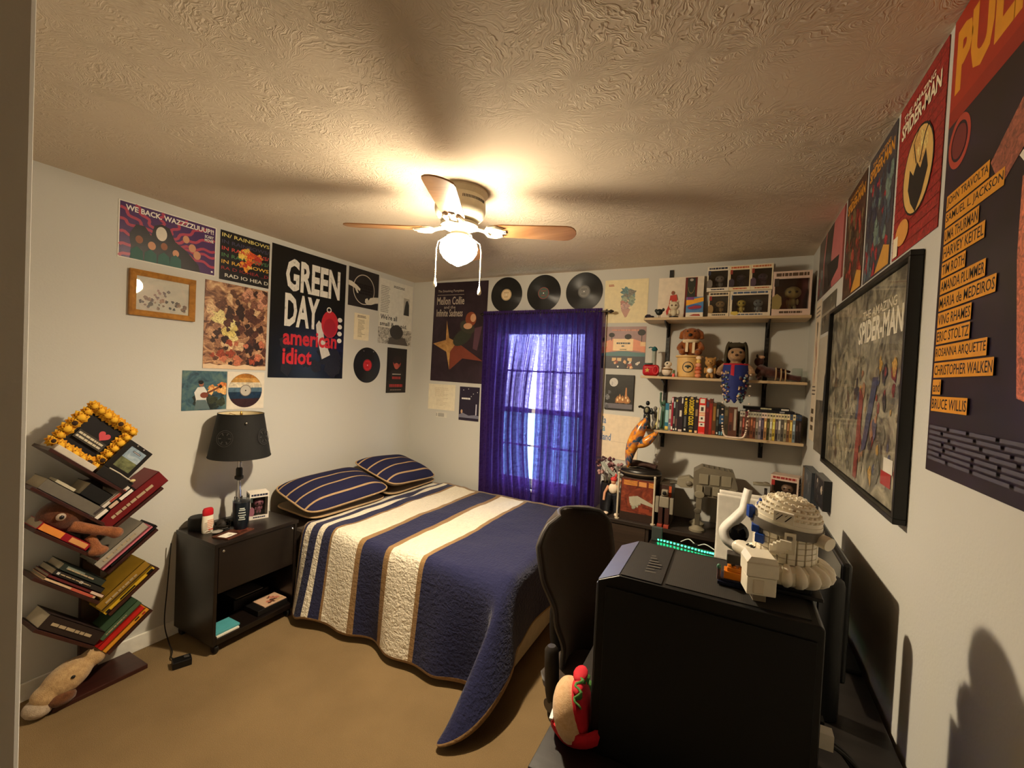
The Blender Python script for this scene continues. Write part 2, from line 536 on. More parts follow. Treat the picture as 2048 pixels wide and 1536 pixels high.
# ------------------------------------------------------------------ ceiling fan with lamp
FX, FY = -1.189, 1.704
M_FAN = C(238, 230, 205, .35)
fan = thing('ceiling_fan', 'white four-bladed ceiling fan with a glowing round glass lamp and pull chains', 'ceiling fan', (FX, FY, ZC))
b = MB().lathe([(0, 0), (.125, 0), (.128, -.012), (.112, -.03), (.118, -.045), (.12, -.085), (.112, -.115), (.09, -.135), (.05, -.142), (0, -.142)], (0, 0, 0), M_FAN, 40)
for i in range(18):
    a = -.9 + i * .06
    b.box(.1165, .1195, -.0014, .0014, -.062, -.05, C(30, 26, 20)) if False else b.obox((.1175 * math.cos(a), .1175 * math.sin(a), -.062), (.003 * math.cos(a), .003 * math.sin(a), 0), (-.003 * math.sin(a), .003 * math.cos(a), 0), (0, 0, .012), C(40, 34, 26))
b.build('motor_housing', fan)
MB().lathe([(0, -.142), (.075, -.142), (.088, -.15), (.088, -.162), (.07, -.17), (0, -.17)], (0, 0, 0), M_FAN, 32).build('rotor_hub', fan)
b = MB().lathe([(0, -.17), (.038, -.17), (.04, -.176), (.04, -.2), (.052, -.205), (.056, -.214), (.05, -.222), (0, -.222)], (0, 0, 0), M_FAN, 28)
for a in (R(20), R(200)):
    b.tube([(.03 * math.cos(a), .03 * math.sin(a), -.19), (.058 * math.cos(a), .058 * math.sin(a), -.2), (.062 * math.cos(a), .062 * math.sin(a), -.222)], .0035, M_FAN, 6)
b.build('lamp_fitter', fan)
t = NT('lit_frosted_glass'); GE = t.n('ShaderNodeEmission'); GE.inputs[0].default_value = (1.0, .82, .57, 1); GE.inputs[1].default_value = LAMP * 2.0
gt = t.n('ShaderNodeBsdfTransparent'); gm = t.n('ShaderNodeMixShader'); gm.inputs[0].default_value = .5
t.l(gt.outputs[0], gm.inputs[1]); t.l(GE.outputs[0], gm.inputs[2]); t.l(gm.outputs[0], t.out.inputs[0]); M_GLOBE = t.m
bulb = bpy.data.lights.new('bulb', 'SPOT'); bulb.energy = BULB; bulb.color = (1.0, .82, .57); bulb.spot_size = R(176); bulb.spot_blend = 1.0; bulb.shadow_soft_size = .03
bulbo = bpy.data.objects.new('bulb', bulb); COL.objects.link(bulbo); bulbo.parent = fan; bulbo.location = (0, 0, -.27)
g = MB().lathe([(.034, -.212), (.05, -.214), (.07, -.222), (.085, -.24), (.0895, -.262), (.085, -.285), (.07, -.308), (.045, -.327), (.018, -.34), (.006, -.346), (0, -.346)], (0, 0, 0), M_GLOBE, 32).build('glass_globe', fan)
tag(g, 'glowing frosted glass globe')
M_BLADE = wood('fan_blade_veneer', (150, 104, 62), (186, 138, 92), 16, .35, (.08, 1, 1))
for k in range(4):
    a = R(25.5 + 90 * k)
    T = Matrix.Rotation(a, 4, 'Z') @ Matrix.Translation((0, 0, -.176)) @ Matrix.Rotation(R(-11), 4, 'X')
    pts = []
    for i in range(9):
        th = -PI / 2 + PI * i / 8
        pts.append((.50 + .05 * math.cos(th), .064 * math.sin(th), 0))
    pts += [(.20, .054, 0), (.165, .048, 0), (.165, -.048, 0), (.20, -.054, 0)]
    bl = MB(T).prism(pts, (0, 0, .006), M_BLADE).build('blade', fan, bevel=.0015)
    ir = MB(T)
    ir.tube([(.07, 0, .012), (.1, 0, .004), (.13, 0, -.004)], [.012, .009, .01], M_FAN, 8)
    for sg in (1, -1):
        ir.tube([(.126, 0, -.003), (.14, .03 * sg, -.003), (.17, .038 * sg, -.003), (.205, .026 * sg, -.003)], [.011, .013, .013, .01], M_FAN, 8)
        ir.tube([(.085, 0, .01), (.075, .02 * sg, .012), (.062, .03 * sg, .016)], .006, M_FAN, 6)
    ir.box(.13, .22, -.014, .014, -.0055, -.0005, M_FAN)
    for sx, sy in ((.16, .03), (.16, -.03), (.21, 0)): ir.cyl((sx, sy, -.008), (sx, sy, -.003), .006, M_FAN, n=10)
    ir.build('blade_iron', bl)
for sx, sy, zl in ((-.083, -.05, -.415), (.083, .055, -.44)):
    ch = MB()
    ch.tube([(sx * .6, sy * .6, -.21), (sx, sy, -.235), (sx * 1.07, sy * 1.07, -.27), (sx * 1.07, sy * 1.07, zl)], .0022, M_FAN, 6)
    z = -.28
    while z > zl:
        ch.ell((sx * 1.07, sy * 1.07, z), .0034, M_FAN, 6); z -= .009
    co_ = ch.build('pull_chain', fan)
    MB().lathe([(0, .012), (.003, .01), (.005, 0), (.009, -.018), (.0095, -.026), (.006, -.034), (0, -.036)], (sx * 1.07, sy * 1.07, zl), M_FAN, 14).build('pull_knob', co_)

# ------------------------------------------------------------------ curtains and rod
t = NT('purple_sheer_curtain'); co = t.coord()
mp = t.n('ShaderNodeMapping'); mp.inputs['Scale'].default_value = (160, 1, 40); t.l(co, mp.inputs[0])
mp2 = t.n('ShaderNodeMapping'); mp2.inputs['Scale'].default_value = (20, 1, 260); t.l(co, mp2.inputs[0])
nn = t.math('ADD', t.noise(mp.outputs[0], 1, 2).outputs['Fac'], t.noise(mp2.outputs[0], 1, 2).outputs['Fac'])
rp = t.ramp(nn, [(.38, lin((52, 22, 112))), (.62, lin((64, 34, 110)))])
rp_t = t.ramp(t.math('MULTIPLY', nn, .5), [(.32, lin((96, 44, 120))), (.62, lin((176, 130, 214)))])
trn = t.n('ShaderNodeBsdfTranslucent'); t.l(rp_t.outputs[0], trn.inputs[0])
tpr = t.n('ShaderNodeBsdfTransparent'); tpr.inputs[0].default_value = lin((206, 196, 236))
m1 = t.n('ShaderNodeMixShader'); m1.inputs[0].default_value = .45
m2 = t.n('ShaderNodeMixShader')
lw = t.n('ShaderNodeLayerWeight'); lw.inputs[0].default_value = .5
mr = t.n('ShaderNodeMapRange'); mr.inputs[1].default_value = .05; mr.inputs[2].default_value = .62; mr.inputs[3].default_value = .56; mr.inputs[4].default_value = .0; t.l(lw.outputs['Facing'], mr.inputs[0])
wv_ = t.ramp(t.math('MULTIPLY', nn, .5), [(.36, (.55, .55, .55)), (.62, (1, 1, 1))]); t.l(t.math('MULTIPLY', mr.outputs[0], wv_.outputs[0]), m2.inputs[0])
rp.color_ramp.elements[0].color = lin((34, 13, 58)); t.l(rp.outputs[0], t.b.inputs['Base Color']); t.b.inputs['Roughness'].default_value = .9
t.l(t.b.outputs[0], m1.inputs[1]); t.l(trn.outputs[0], m1.inputs[2])
t.l(m1.outputs[0], m2.inputs[1]); t.l(tpr.outputs[0], m2.inputs[2]); t.l(m2.outputs[0], t.out.inputs[0])
M_CURT = t.m

def curtain(xa, xb, edge_l, edge_r, label, seed, freq):
    rr = random.Random(seed)
    ph = [rr.uniform(0, 6.28) for _ in range(4)]
    zt, zb = 2.125, .49
    def fn(u, v):
        z = zt + (zb - zt) * v
        x0 = xa + edge_l(z); x1 = xb + edge_r(z)
        uu = u + .012 * math.sin(9 * u + ph[3] + 2.5 * v)
        x = x0 + (x1 - x0) * uu
        amp = .006 + .022 * min(1, v * 3)
        fold = math.sin(2 * PI * freq * u + ph[0]) + .55 * math.sin(2 * PI * freq * 1.73 * u + ph[1] + 1.2 * v) + .35 * math.sin(2 * PI * freq * .47 * u + ph[2] - v)
        if v < .035: fold = fold * .35 + .8 * math.sin(2 * PI * freq * 2.6 * u)
        y = 3.222 + amp * fold * .80 - .015 * max(0, v - .85)
        return (x, y, z)
    o = MB().grid(fn, 150, 70, M_CURT).build('curtain', thick=.0012)
    return tag(o, label, 'curtain', 'purple curtains over the window')
curtain(-1.955, -1.425, lambda z: .02 * (2.1 - z) / 1.6, lambda z: -.075 * max(0, math.sin(PI * min(1, max(0, (1.95 - z) / 1.45)))) , 'purple sheer curtain panel on the window side nearer the pillows', 3, 10)
curtain(-1.415, -.915, lambda z: .0, lambda z: .03 * (2.1 - z) / 1.6, 'purple sheer curtain panel on the window side nearer the shelves', 5, 9)
rod = thing('curtain_rod', 'thin dark metal curtain rod across the top of the window', 'curtain rod', (-1.40, 3.228, 2.1))
M_ROD = C(60, 54, 46, .35, .9)
MB().cyl((-.56, 0, 0), (.54, 0, 0), .007, M_ROD, n=12).build('pole', rod)
for sx in (-1, 1):
    MB().lathe([(0, 0), (.008, .0), (.013, .008), (.013, .016), (.008, .026), (.004, .034), (0, .036)], (.54 * sx if sx > 0 else -.56, 0, 0), M_ROD, 12, (sx, 0, 0)).build('finial', rod)
    MB().tube([(.5 * sx, 0, 0), (.5 * sx, .03, .0), (.5 * sx, .0755, 0)], .005, M_ROD, 8).box(.5 * sx - .008, .5 * sx + .008, .072, .0775, -.03, .03, M_ROD).build('bracket', rod)
MB().box(.501, .507, .055, .0775, -.9, -.02, C(215, 205, 180)).build('cord', rod)

# ------------------------------------------------------------------ bed
M_SHEET = C(92, 80, 70, .9, bump=.2)
bed = thing('bed', 'full-size bed with a white box spring pushed into the corner under the window', 'bed', (-1.87, 2.545, 0))
hw, hd = .915, .655
MB().box(-hw, hw, -hd, hd, .03, .235, C(214, 200, 172, .85, bump=.15)).build('box_spring', bed, bevel=.02, seg=3)
MB().box(-hw, hw, -hd, hd, .24, .545, M_SHEET).build('mattress', bed, bevel=.045, seg=4)
for sx in (-1, 1):
    for sy in (-1, 1):
        MB().cyl((sx * .8, sy * .55, 0), (sx * .8, sy * .55, .04), .025, BLACK).build('leg', bed)

def quiltmat(name, rgb, bs):
    t = NT(name); co = t.coord()
    c = lin(rgb)
    mp = t.n('ShaderNodeMapping'); mp.inputs['Scale'].default_value = (26, 90, 60); t.l(co, mp.inputs[0])
    a = t.noise(mp.outputs[0], 1.0, 2, .5, .6)
    mp2 = t.n('ShaderNodeMapping'); mp2.inputs['Scale'].default_value = (90, 26, 60); t.l(co, mp2.inputs[0])
    a2 = t.noise(mp2.outputs[0], 1.0, 2, .5, .6)
    h = t.math('ADD', a.outputs['Fac'], a2.outputs['Fac'])
    t.l(t.ramp(t.math('MULTIPLY', h, .5), [(.3, tuple(x * .86 for x in c[:3])), (.65, c)]).outputs[0], t.b.inputs['Base Color'])
    t.b.inputs['Roughness'].default_value = .95; t.b.inputs['Specular IOR Level'].default_value = .15; t.b.inputs['Sheen Weight'].default_value = .15
    t.bump(h, bs, .012)
    return t.m
Q_NAVY = quiltmat('quilt_navy', (38, 40, 74), .45)
Q_WHITE = quiltmat('quilt_white', (238, 228, 206), .75)
Q_TAN = quiltmat('quilt_tan_binding', (150, 118, 78), .3)
A0, A1, FD = -2.392, -.955, .37       # head edge, foot edge of bed, foot drop
BF, BN, ND = 3.19, 1.892, .555        # far edge, near edge of bed, near drop
bands = [(-2.396, Q_TAN), (-2.382, Q_NAVY), (-2.364, Q_WHITE), (-2.312, Q_NAVY), (-2.25, Q_WHITE), (-2.205, Q_NAVY), (-2.138, Q_TAN), (-2.122, Q_WHITE), (-1.916, Q_TAN), (-1.878, Q_NAVY), (-1.706, Q_TAN), (-1.668, Q_WHITE), (-1.456, Q_TAN), (-1.426, Q_NAVY)]
cols = []
edges = [x for x, _ in bands] + [A1 + FD - .012, A1 + FD]
for i in range(len(edges) - 1):
    n = max(1, int(round((edges[i + 1] - edges[i]) / .022)))
    for k in range(n): cols.append(edges[i] + (edges[i + 1] - edges[i]) * k / n)
cols.append(edges[-1])
rows = [BF - BN + ND]
bl = BF - BN
rows = [bl * k / 40 for k in range(41)] + [bl + (ND - .012) * k / 26 for k in range(1, 27)] + [bl + ND]
def interp(x, pts):
    for (x0, y0), (x1, y1) in zip(pts, pts[1:]):
        if x <= x1:
            f = (x - x0) / (x1 - x0); f = f * f * (3 - 2 * f)
            return y0 + (y1 - y0) * f
    return pts[-1][1]
def quilt(a, bb):
    u = max(0.0, a - A1); v = max(0.0, bb - bl)
    ztop = .572 + .012 * mnoise.noise(Vector((a * 3.1, bb * 3.1, 1))) + .004 * mnoise.noise(Vector((a * 11, bb * 11, 4)))
    rc = .17
    if u > FD - rc and v > ND - rc:      # rounded quilt corner
        du, dv = (u - FD + rc) / rc, (v - ND + rc) / rc
        u, v = FD - rc + rc * du * math.sqrt(1 - dv * dv / 2), ND - rc + rc * dv * math.sqrt(1 - du * du / 2)
    # crumpled turned-down head end
    hd_ = max(0, 1 - abs(a + 2.2) / .22)
    ztop += hd_ * (.018 + .02 * mnoise.noise(Vector((a * 14, bb * 4, 7))))
    x = min(a, A1); y = BF - min(bb, bl)
    r = math.hypot(u, v)
    if r < 1e-9: return (x, y, ztop)
    th = math.degrees(math.atan2(v, u))
    if 30 < th < 80: r *= 1 + .13 * math.sin((th - 30) / 50 * PI) ** 2
    ph = R(interp(th, [(0, 0), (22, 18), (45, 76), (57, 103), (74, 100), (90, 90)]))
    fl = interp(th, [(0, .03), (25, .14), (45, .5), (57, .63), (72, .34), (90, .10)])
    wave = 0
    if th > 60:
        amp = (r / ND) ** 1.6
        wave = amp * (.026 * math.sin(a * 8.5 + 1.1) + .018 * math.sin(a * 19 + .4))
        # loose fold near the head end
        wave += amp * .035 * math.exp(-((a + 2.33) / .09) ** 2)
    else:
        wave = (r / FD) ** 1.5 * .014 * math.sin((BF - y) * 11)
    ro = .035
    hz = ro * (1 - math.exp(-r / ro)) + fl * r + wave * (1 if th > 75 or th < 20 else .4)
    dz = max(0, r - ro * .6 * (1 - math.exp(-r / ro))) * math.sqrt(max(.05, 1 - fl * fl))
    if th > 75: dz -= .03 * (r / ND) ** 2 * math.exp(-((a + 1.9) / .22) ** 2) * 0
    if 35 < th < 80: dz *= 1 + .07 * math.sin((th - 35) / 45 * PI)
    z = ztop - dz
    if z < .016:
        hz += (.016 - z) * .8; z = .016 + .004 * mnoise.noise(Vector((a * 9, bb * 9, 2)))
    return (x + hz * math.cos(ph), y - hz * math.sin(ph), z)
b = MB()
vs = [quilt(a, r_) for r_ in rows for a in cols]
NCOL, NROW = len(cols), len(rows)
for it in range(26):          # let the corner fold settle into a soft drape
    nv = list(vs)
    for j in range(NROW):
        if rows[j] < bl - .05: continue
        for i in range(NCOL):
            if cols[i] < A1 - .30: continue
            if j == NROW - 1 and i == NCOL - 1: nb_ = [(i - 1, j), (i, j - 1)]
            elif i == NCOL - 1: nb_ = [(i, j - 1), (i, min(NROW - 1, j + 1))]
            elif j == NROW - 1: nb_ = [(i - 1, j), (i + 1, j)]
            else: nb_ = [(i - 1, j), (i + 1, j), (i, j - 1), (i, j + 1)]
            wgt = min(1, (cols[i] - A1 + .30) / .15) * .6
            m_ = [sum(vs[q * NCOL + p][k] for p, q in nb_) / len(nb_) for k in range(3)]
            o_ = vs[j * NCOL + i]
            nv[j * NCOL + i] = tuple(o_[k] * (1 - wgt) + m_[k] * wgt for k in range(3))
    vs = nv
b.v = vs
nc = len(cols)
for m in (Q_NAVY, Q_WHITE, Q_TAN): b.mats.append(m)
for j in range(len(rows) - 1):
    for i in range(nc - 1):
        xm = (cols[i] + cols[i + 1]) / 2
        m = [mm for x, mm in bands if x <= xm][-1]
        if j == len(rows) - 2 or i == nc - 2 or j == 0: m = Q_TAN
        a = j * nc + i
        b.f.append((a, a + nc, a + nc + 1, a + 1)); b.mi.append(b.mats.index(m)); b.sm.append(True)
q = b.build('quilt', thick=.012, sharp=80)
tag(q, 'navy and white striped quilt with tan edging spread over the bed', 'quilt')

# pillows
t = NT('pillow_stripes'); co = t.coord()
sp = t.n('ShaderNodeSeparateXYZ'); t.l(co, sp.inputs[0])
fr = t.math('FRACT', t.math('ADD', t.math('MULTIPLY', sp.outputs[0], 9.6), 10.43))
rp = t.ramp(fr, [(0, lin((38, 38, 66))), (.855, lin((38, 38, 66))), (.865, lin((176, 146, 108))), (.985, lin((176, 146, 108))), (.995, lin((38, 38, 66)))], 'CONSTANT')
t.l(rp.outputs[0], t.b.inputs['Base Color']); t.b.inputs['Roughness'].default_value = .95; t.b.inputs['Specular IOR Level'].default_value = .1
t.bump(t.noise(co, 160, 3).outputs['Fac'], .3, .004); M_PIL = t.m
M_PILU = C(120, 104, 84, .95, bump=.2)
def pillow(label, loc, rx, ry, rz, L=.66, W=.46, H=.17, top=M_PIL, name='pillow'):
    root = thing(name, label, 'pillow', loc, 0)
    root.rotation_euler = (rx, ry, rz); T = Matrix.Identity(4)
    def outline(a):
        c, s_ = math.cos(a), math.sin(a); e = .30
        return (W / 2 * math.copysign(abs(c) ** e, c), L / 2 * math.copysign(abs(s_) ** e, s_))
    n, m = 56, 12
    vt, ft = [], []
    def surf(sg):
        vs_, fs_ = [], []
        for k in range(m + 1):
            f = k / m
            for i in range(n):
                ox, oy = outline(2 * PI * i / n)
                h = H / 2 * (1 - f ** 2.8) ** .8
                h *= 1 + .10 * mnoise.noise(Vector((ox * f * 6, oy * f * 6, sg * 3 + L)))
                vs_.append(T @ Vector((ox * f, oy * f, sg * h)))
        for k in range(m):
            for i in range(n):
                j = (i + 1) % n
                q_ = (k * n + i, k * n + j, (k + 1) * n + j, (k + 1) * n + i)
                fs_.append(q_[::-1] if sg > 0 else q_)
        return vs_, fs_
    bb = MB(); v1, f1 = surf(1); bb.add(v1, f1, top, True)
    bb.build('cover', root, sharp=170)
    bb = MB(); v1, f1 = surf(-1); bb.add(v1, f1, M_PILU, True)
    bb.build('underside', root, sharp=170)
    bb = MB(); bb.tube([T @ Vector((*outline(2 * PI * i / n), 0)) for i in range(n)], .006, C(176, 146, 108, .9), 8, True)
    bb.build('piping', root)
    return root
pillow('navy striped pillow on the bed next to the nightstand', (-2.545, 2.225, .705), R(3), R(13), R(-4), .68, .45)
pillow('navy striped pillow in the bed corner beyond the other one', (-2.53, 2.86, .735), R(-5), R(17), R(3), .64, .45)
pillow('plain grey brown pillow lying under the striped pillow next to the nightstand', (-2.56, 2.235, .605), 0, R(2), R(-2), .66, .42, .11, M_PILU, 'pillow')
pillow('plain grey brown pillow lying under the striped pillow in the bed corner', (-2.56, 2.90, .61), 0, R(2), R(2), .62, .42, .115, M_PILU, 'pillow')
# ------------------------------------------------------------------ wall art
ROT = {'L': PI / 2, 'B': 0.0, 'R': -PI / 2}
def wall_loc(wall, c, z, off):
    return {'L': (XL + off, c, z), 'B': (c, YB - off, z), 'R': (XR - off, c, z)}[wall]

class Sheet:
    """a thin printed sheet hung on a wall; local x to the reader's right, z up, front towards -y"""
    def __init__(s, wall, a0, a1, z0, z1, mat, th=.0015, off=.001, tilt=0.0):
        s.wall = wall; s.W = abs(a1 - a0); s.H = z1 - z0
        s.loc = wall_loc(wall, (a0 + a1) / 2, z0, off)
        s.T = Matrix.Translation((0, 0, s.H / 2)) @ Matrix.Rotation(tilt, 4, 'Y') @ Matrix.Translation((0, 0, -s.H / 2))
        s.mb = MB(s.T)
        s.mb.box(-s.W / 2, s.W / 2, -th, 0, 0, s.H, mat)
        s.f = s.face(s.mb, th)
    def face(s, mb, th, u0=0, v0=0, u1=1, v1=1):
        return Face(mb, (-s.W / 2 + u0 * s.W, -th, s.H - v0 * s.H), (s.W * (u1 - u0), 0, 0), (0, 0, -s.H * (v1 - v0)), (0, -1, 0))
    def done(s, name, label, cat='poster', group=None):
        o = s.mb.build(name, None, s.loc, ROT[s.wall])
        return tag(o, label, cat, group)

INK = C(20, 18, 18, .4)
GREY = C(120, 116, 110)
SKIN = C(206, 150, 116); SKIN2 = C(150, 96, 70); TEAL = C(52, 96, 88); RED = C(196, 34, 40, .45)
PAPER = C(232, 228, 216, .6)
def wavy(f, u0, v0, u1, v1, w, mat, amp=.03, n=14, cyc=2.5):
    pts = []
    dx, dy = u1 - u0, v1 - v0; L_ = math.hypot(dx, dy)
    for i in range(n + 1):
        k = i / n; o = amp * math.sin(k * cyc * 2 * PI)
        pts.append((u0 + dx * k - dy / L_ * o, v0 + dy * k + dx / L_ * o))
    f.line(pts, w, mat)

# left wall ---------------------------------------------------------
s = Sheet('L', 1.037, 1.501, 2.092, 2.381, PAPER)
f = s.f; f.rect(.012, .018, .988, .982, C(70, 34, 92, .35))
for i, a in enumerate([0, 18, 36, 60, 84, 108, 132, 150, 168, 186, 205, 335, 350]):
    aa = R(a + 8); x1, y1 = .42 + .62 * math.cos(aa), .6 - .75 * math.sin(aa)
    x1 = min(.985, max(.015, x1)); y1 = min(.975, max(.03, y1))
    wavy(f, .42 + .12 * math.cos(aa), .6 - .2 * math.sin(aa), x1, y1, .05, C(176, 62, 88, .35), .022)
f.poly([(.13, .98), (.10, .55), (.16, .36), (.24, .36), (.3, .5), (.33, .3), (.40, .24), (.48, .28), (.54, .5), (.66, .62), (.8, .85), (.82, .98)], C(26, 20, 26, .4))
for u, v, r, m in [(.19, .62, .035, SKIN2), (.31, .68, .038, SKIN), (.43, .64, .034, SKIN2), (.55, .72, .034, SKIN), (.655, .40, .036, SKIN), (.725, .54, .04, SKIN), (.78, .66, .042, SKIN)]:
    f.oval(u, v, r, r * 2.0, m)
for u in (.17, .30, .43, .55): f.poly([(u - .06, .98), (u - .055, .82), (u, .75), (u + .055, .82), (u + .06, .98)], TEAL)
f.oval(.40, .42, .055, .13, C(216, 206, 190, .4))
f.text('WE BACK. WAZZZZUUUP?!', .06, .055, .965, .155, C(240, 232, 224, .4), .03, shear=.01)
f.text('SCARY', .86, .20, .965, .26, WHITE, .03); f.text('MOVIE', .86, .275, .965, .335, WHITE, .03)
f.oval(.955, .92, .012, .02, WHITE)
s.done('poster', 'purple landscape poster reading WE BACK above the gold picture frame')

s = Sheet('L', 1.524, 1.836, 2.085, 2.383, C(22, 20, 24, .35)); f = s.f
cols_ = [(222, 206, 120), (70, 66, 92), (200, 70, 60), (84, 128, 84), (224, 176, 70), (150, 44, 44), (226, 222, 206)]
txt = ['IN/ RAINBOWS', 'IN RAINBOWS/', 'IN RAINBOWS/', 'IN RAINBOWS/', 'IN RAINBOWS', 'RA D IOHEA _D', 'RAD IO HEA D']
f.blobs(16, .36, .3, .8, .62, .05, .11, [C(214, 96, 34, .4), C(226, 150, 50, .4), C(176, 50, 36, .4), C(236, 186, 80, .4)], 4)
for i, tt in enumerate(txt):
    f.text(tt, .03 if i < 6 else .1, .05 + i * .135, .985, .125 + i * .135, C(*cols_[i], .4), .01)
f.blobs(14, .42, .34, .72, .7, .03, .085, [C(236, 150, 44, .4), C(222, 84, 34, .4), C(244, 196, 90, .4), C(190, 60, 40, .4)], 9)
s.done('poster', 'square record sleeve with rows of coloured IN RAINBOWS lettering on black', 'record sleeve')

# framed picture
W_, H_ = .306, .238
fr = thing('picture_frame', 'gold-brown wooden picture frame hanging below the purple poster', 'picture frame', (XL + .001, 1.239, 1.807), ROT['L'])
M_FRW = wood('gilded_oak', (150, 98, 34), (186, 130, 56), 30, .35)
b = MB()
prof = [(0, 0), (0, -.018), (.008, -.022), (.022, -.016), (.03, -.012), (.03, 0)]
corner = [(-W_ / 2, 0), (W_ / 2, 0), (W_ / 2, H_), (-W_ / 2, H_)]; inn = [(1, 1), (-1, 1), (-1, -1), (1, -1)]
for k in range(4):
    (x0, z0), (x1, z1) = corner[k], corner[(k + 1) % 4]; i0, i1 = inn[k], inn[(k + 1) % 4]
    vs = [(x0 + i0[0] * a, y, z0 + i0[1] * a) for a, y in prof] + [(x1 + i1[0] * a, y, z1 + i1[1] * a) for a, y in prof]
    n = len(prof)
    b.add(vs, [(i, i + 1, n + i + 1, n + i) for i in range(n - 1)], M_FRW)
b.build('moulding', fr)
b = MB(); b.box(-W_ / 2 + .028, W_ / 2 - .028, -.006, -.002, .028, H_ - .028, PAPER)
f = Face(b, (-W_ / 2 + .03, -.006, H_ - .03), (W_ - .06, 0, 0), (0, 0, -(H_ - .06)), (0, -1, 0))
f.rect(0, 0, 1, 1, paint('old_print_ground', [(.3, (190, 184, 168)), (.7, (222, 214, 194))], 12))
f.blobs(34, .04, .62, .96, .9, .03, .08, [C(86, 74, 62), C(120, 96, 76), C(60, 56, 52), C(150, 120, 96)], 3, .7)
f.blobs(8, .3, .35, .7, .62, .03, .07, [C(150, 120, 110), C(110, 96, 92)], 8, .7)
b.build('print', fr)
MB().box(-W_ / 2 + .028, W_ / 2 - .028, -.0085, -.0075, .028, H_ - .028, clear('picture_glass', rough=.02, gloss=.2)).build('glass', fr)

s = Sheet('L', 1.448, 1.834, 1.541, 2.067, paint('sepia_print', [(.30, (40, 24, 20)), (.42, (104, 64, 46)), (.55, (186, 138, 100)), (.68, (226, 192, 146))], 12, 7, 2.2)); f = s.f
f.blobs(40, .02, .02, .98, .95, .03, .08, [C(60, 36, 28, .4), C(150, 104, 76, .4), C(196, 150, 112, .4), C(96, 58, 42, .4), C(214, 176, 134, .4)], 21, 1.3)
f.blobs(6, .1, .42, .45, .62, .06, .12, [C(214, 190, 110, .4), C(226, 206, 140, .4)], 2, 1.3)
f.blobs(46, .3, .25, .97, .95, .02, .07, [C(46, 26, 22, .4), C(84, 48, 38, .4), C(60, 36, 30, .4)], 5, 1.3)
f.blobs(12, .05, .68, .95, .95, .03, .07, [C(150, 66, 44, .4), C(190, 110, 80, .4)], 6, 1.3)
f.blobs(10, .55, .05, .98, .25, .05, .09, [C(196, 140, 112, .4), C(130, 84, 66, .4)], 7, 1.3)
f.poly([(0, 1), (0, .955), (.1, .94), (.22, .96), (.36, .945), (.5, .965), (.64, .94), (.8, .96), (1, .95), (1, 1)], C(226, 196, 160, .4))
s.done('poster', 'sepia brown battle-scene poster between the gold frame and the black GREEN DAY poster')

s = Sheet('L', 1.852, 2.477, 1.493, 2.399, C(17, 18, 19, .25)); f = s.f
GW = paint('worn_letter_white', [(.28, (150, 146, 138)), (.42, (226, 222, 212)), (.8, (236, 232, 224))], 40, 4, .5, .4)
f.blobs(10, .05, .72, .9, .95, .04, .1, [C(30, 30, 34, .3), C(26, 26, 30, .3)], 3, 1.4)
f.text('GREEN', .17, .075, .91, .325, GW, .035); f.text('DAY', .17, .345, .62, .60, GW, .035)
f.poly([(.6, .66), (.58, .56), (.62, .52), (.68, .56), (.70, .66), (.8, .8), (.68, .84)], C(206, 200, 192, .4))
f.oval(.78, .54, .125, .115, C(190, 40, 48, .4)); f.oval(.78, .57, .09, .08, C(160, 28, 38, .4))
for v in (.49, .55, .61, .67): f.oval(.93, v, .035, .02, GW)
f.ring(.76, .42, .035, .024, .35, GW)
f.text('american', .16, .625, .89, .745, C(200, 40, 46, .4), .03); f.text('idiot', .16, .765, .535, .895, C(206, 40, 46, .4), .03)
s.done('poster', 'large black poster with GREEN DAY american idiot in white and red letters')

s = Sheet('L', 1.344, 1.589, 1.292, 1.525, paint('dusk_landscape', [(.3, (26, 44, 58)), (.5, (58, 92, 104)), (.7, (96, 120, 110))], 14, 4, 1.2)); f = s.f
f.blobs(9, .55, .3, .98, .55, .06, .14, [C(222, 150, 80, .4), C(206, 120, 60, .4), C(236, 180, 110, .4)], 3)
f.blobs(8, .0, .72, 1, .98, .08, .16, [C(34, 44, 40, .4), C(54, 60, 44, .4)], 5)
f.poly([(.30, .98), (.30, .72), (.26, .55), (.33, .42), (.47, .40), (.54, .52), (.53, .74), (.60, .98)], C(216, 214, 206, .5))
f.poly([(.27, .98), (.31, .74), (.52, .74), (.62, .98)], C(92, 110, 112, .5))
f.oval(.41, .33, .055, .075, SKIN2); f.oval(.40, .29, .06, .05, INK)
f.line([(.46, .62), (.84, .40)], .045, C(110, 54, 30)); f.oval(.48, .62, .09, .075, C(122, 58, 34)); f.poly([(.80, .38), (.86, .34), (.90, .42), (.84, .45)], INK)
s.done('poster', 'painting of a person in a white shirt playing guitar at dusk, above the lamp', 'art print')

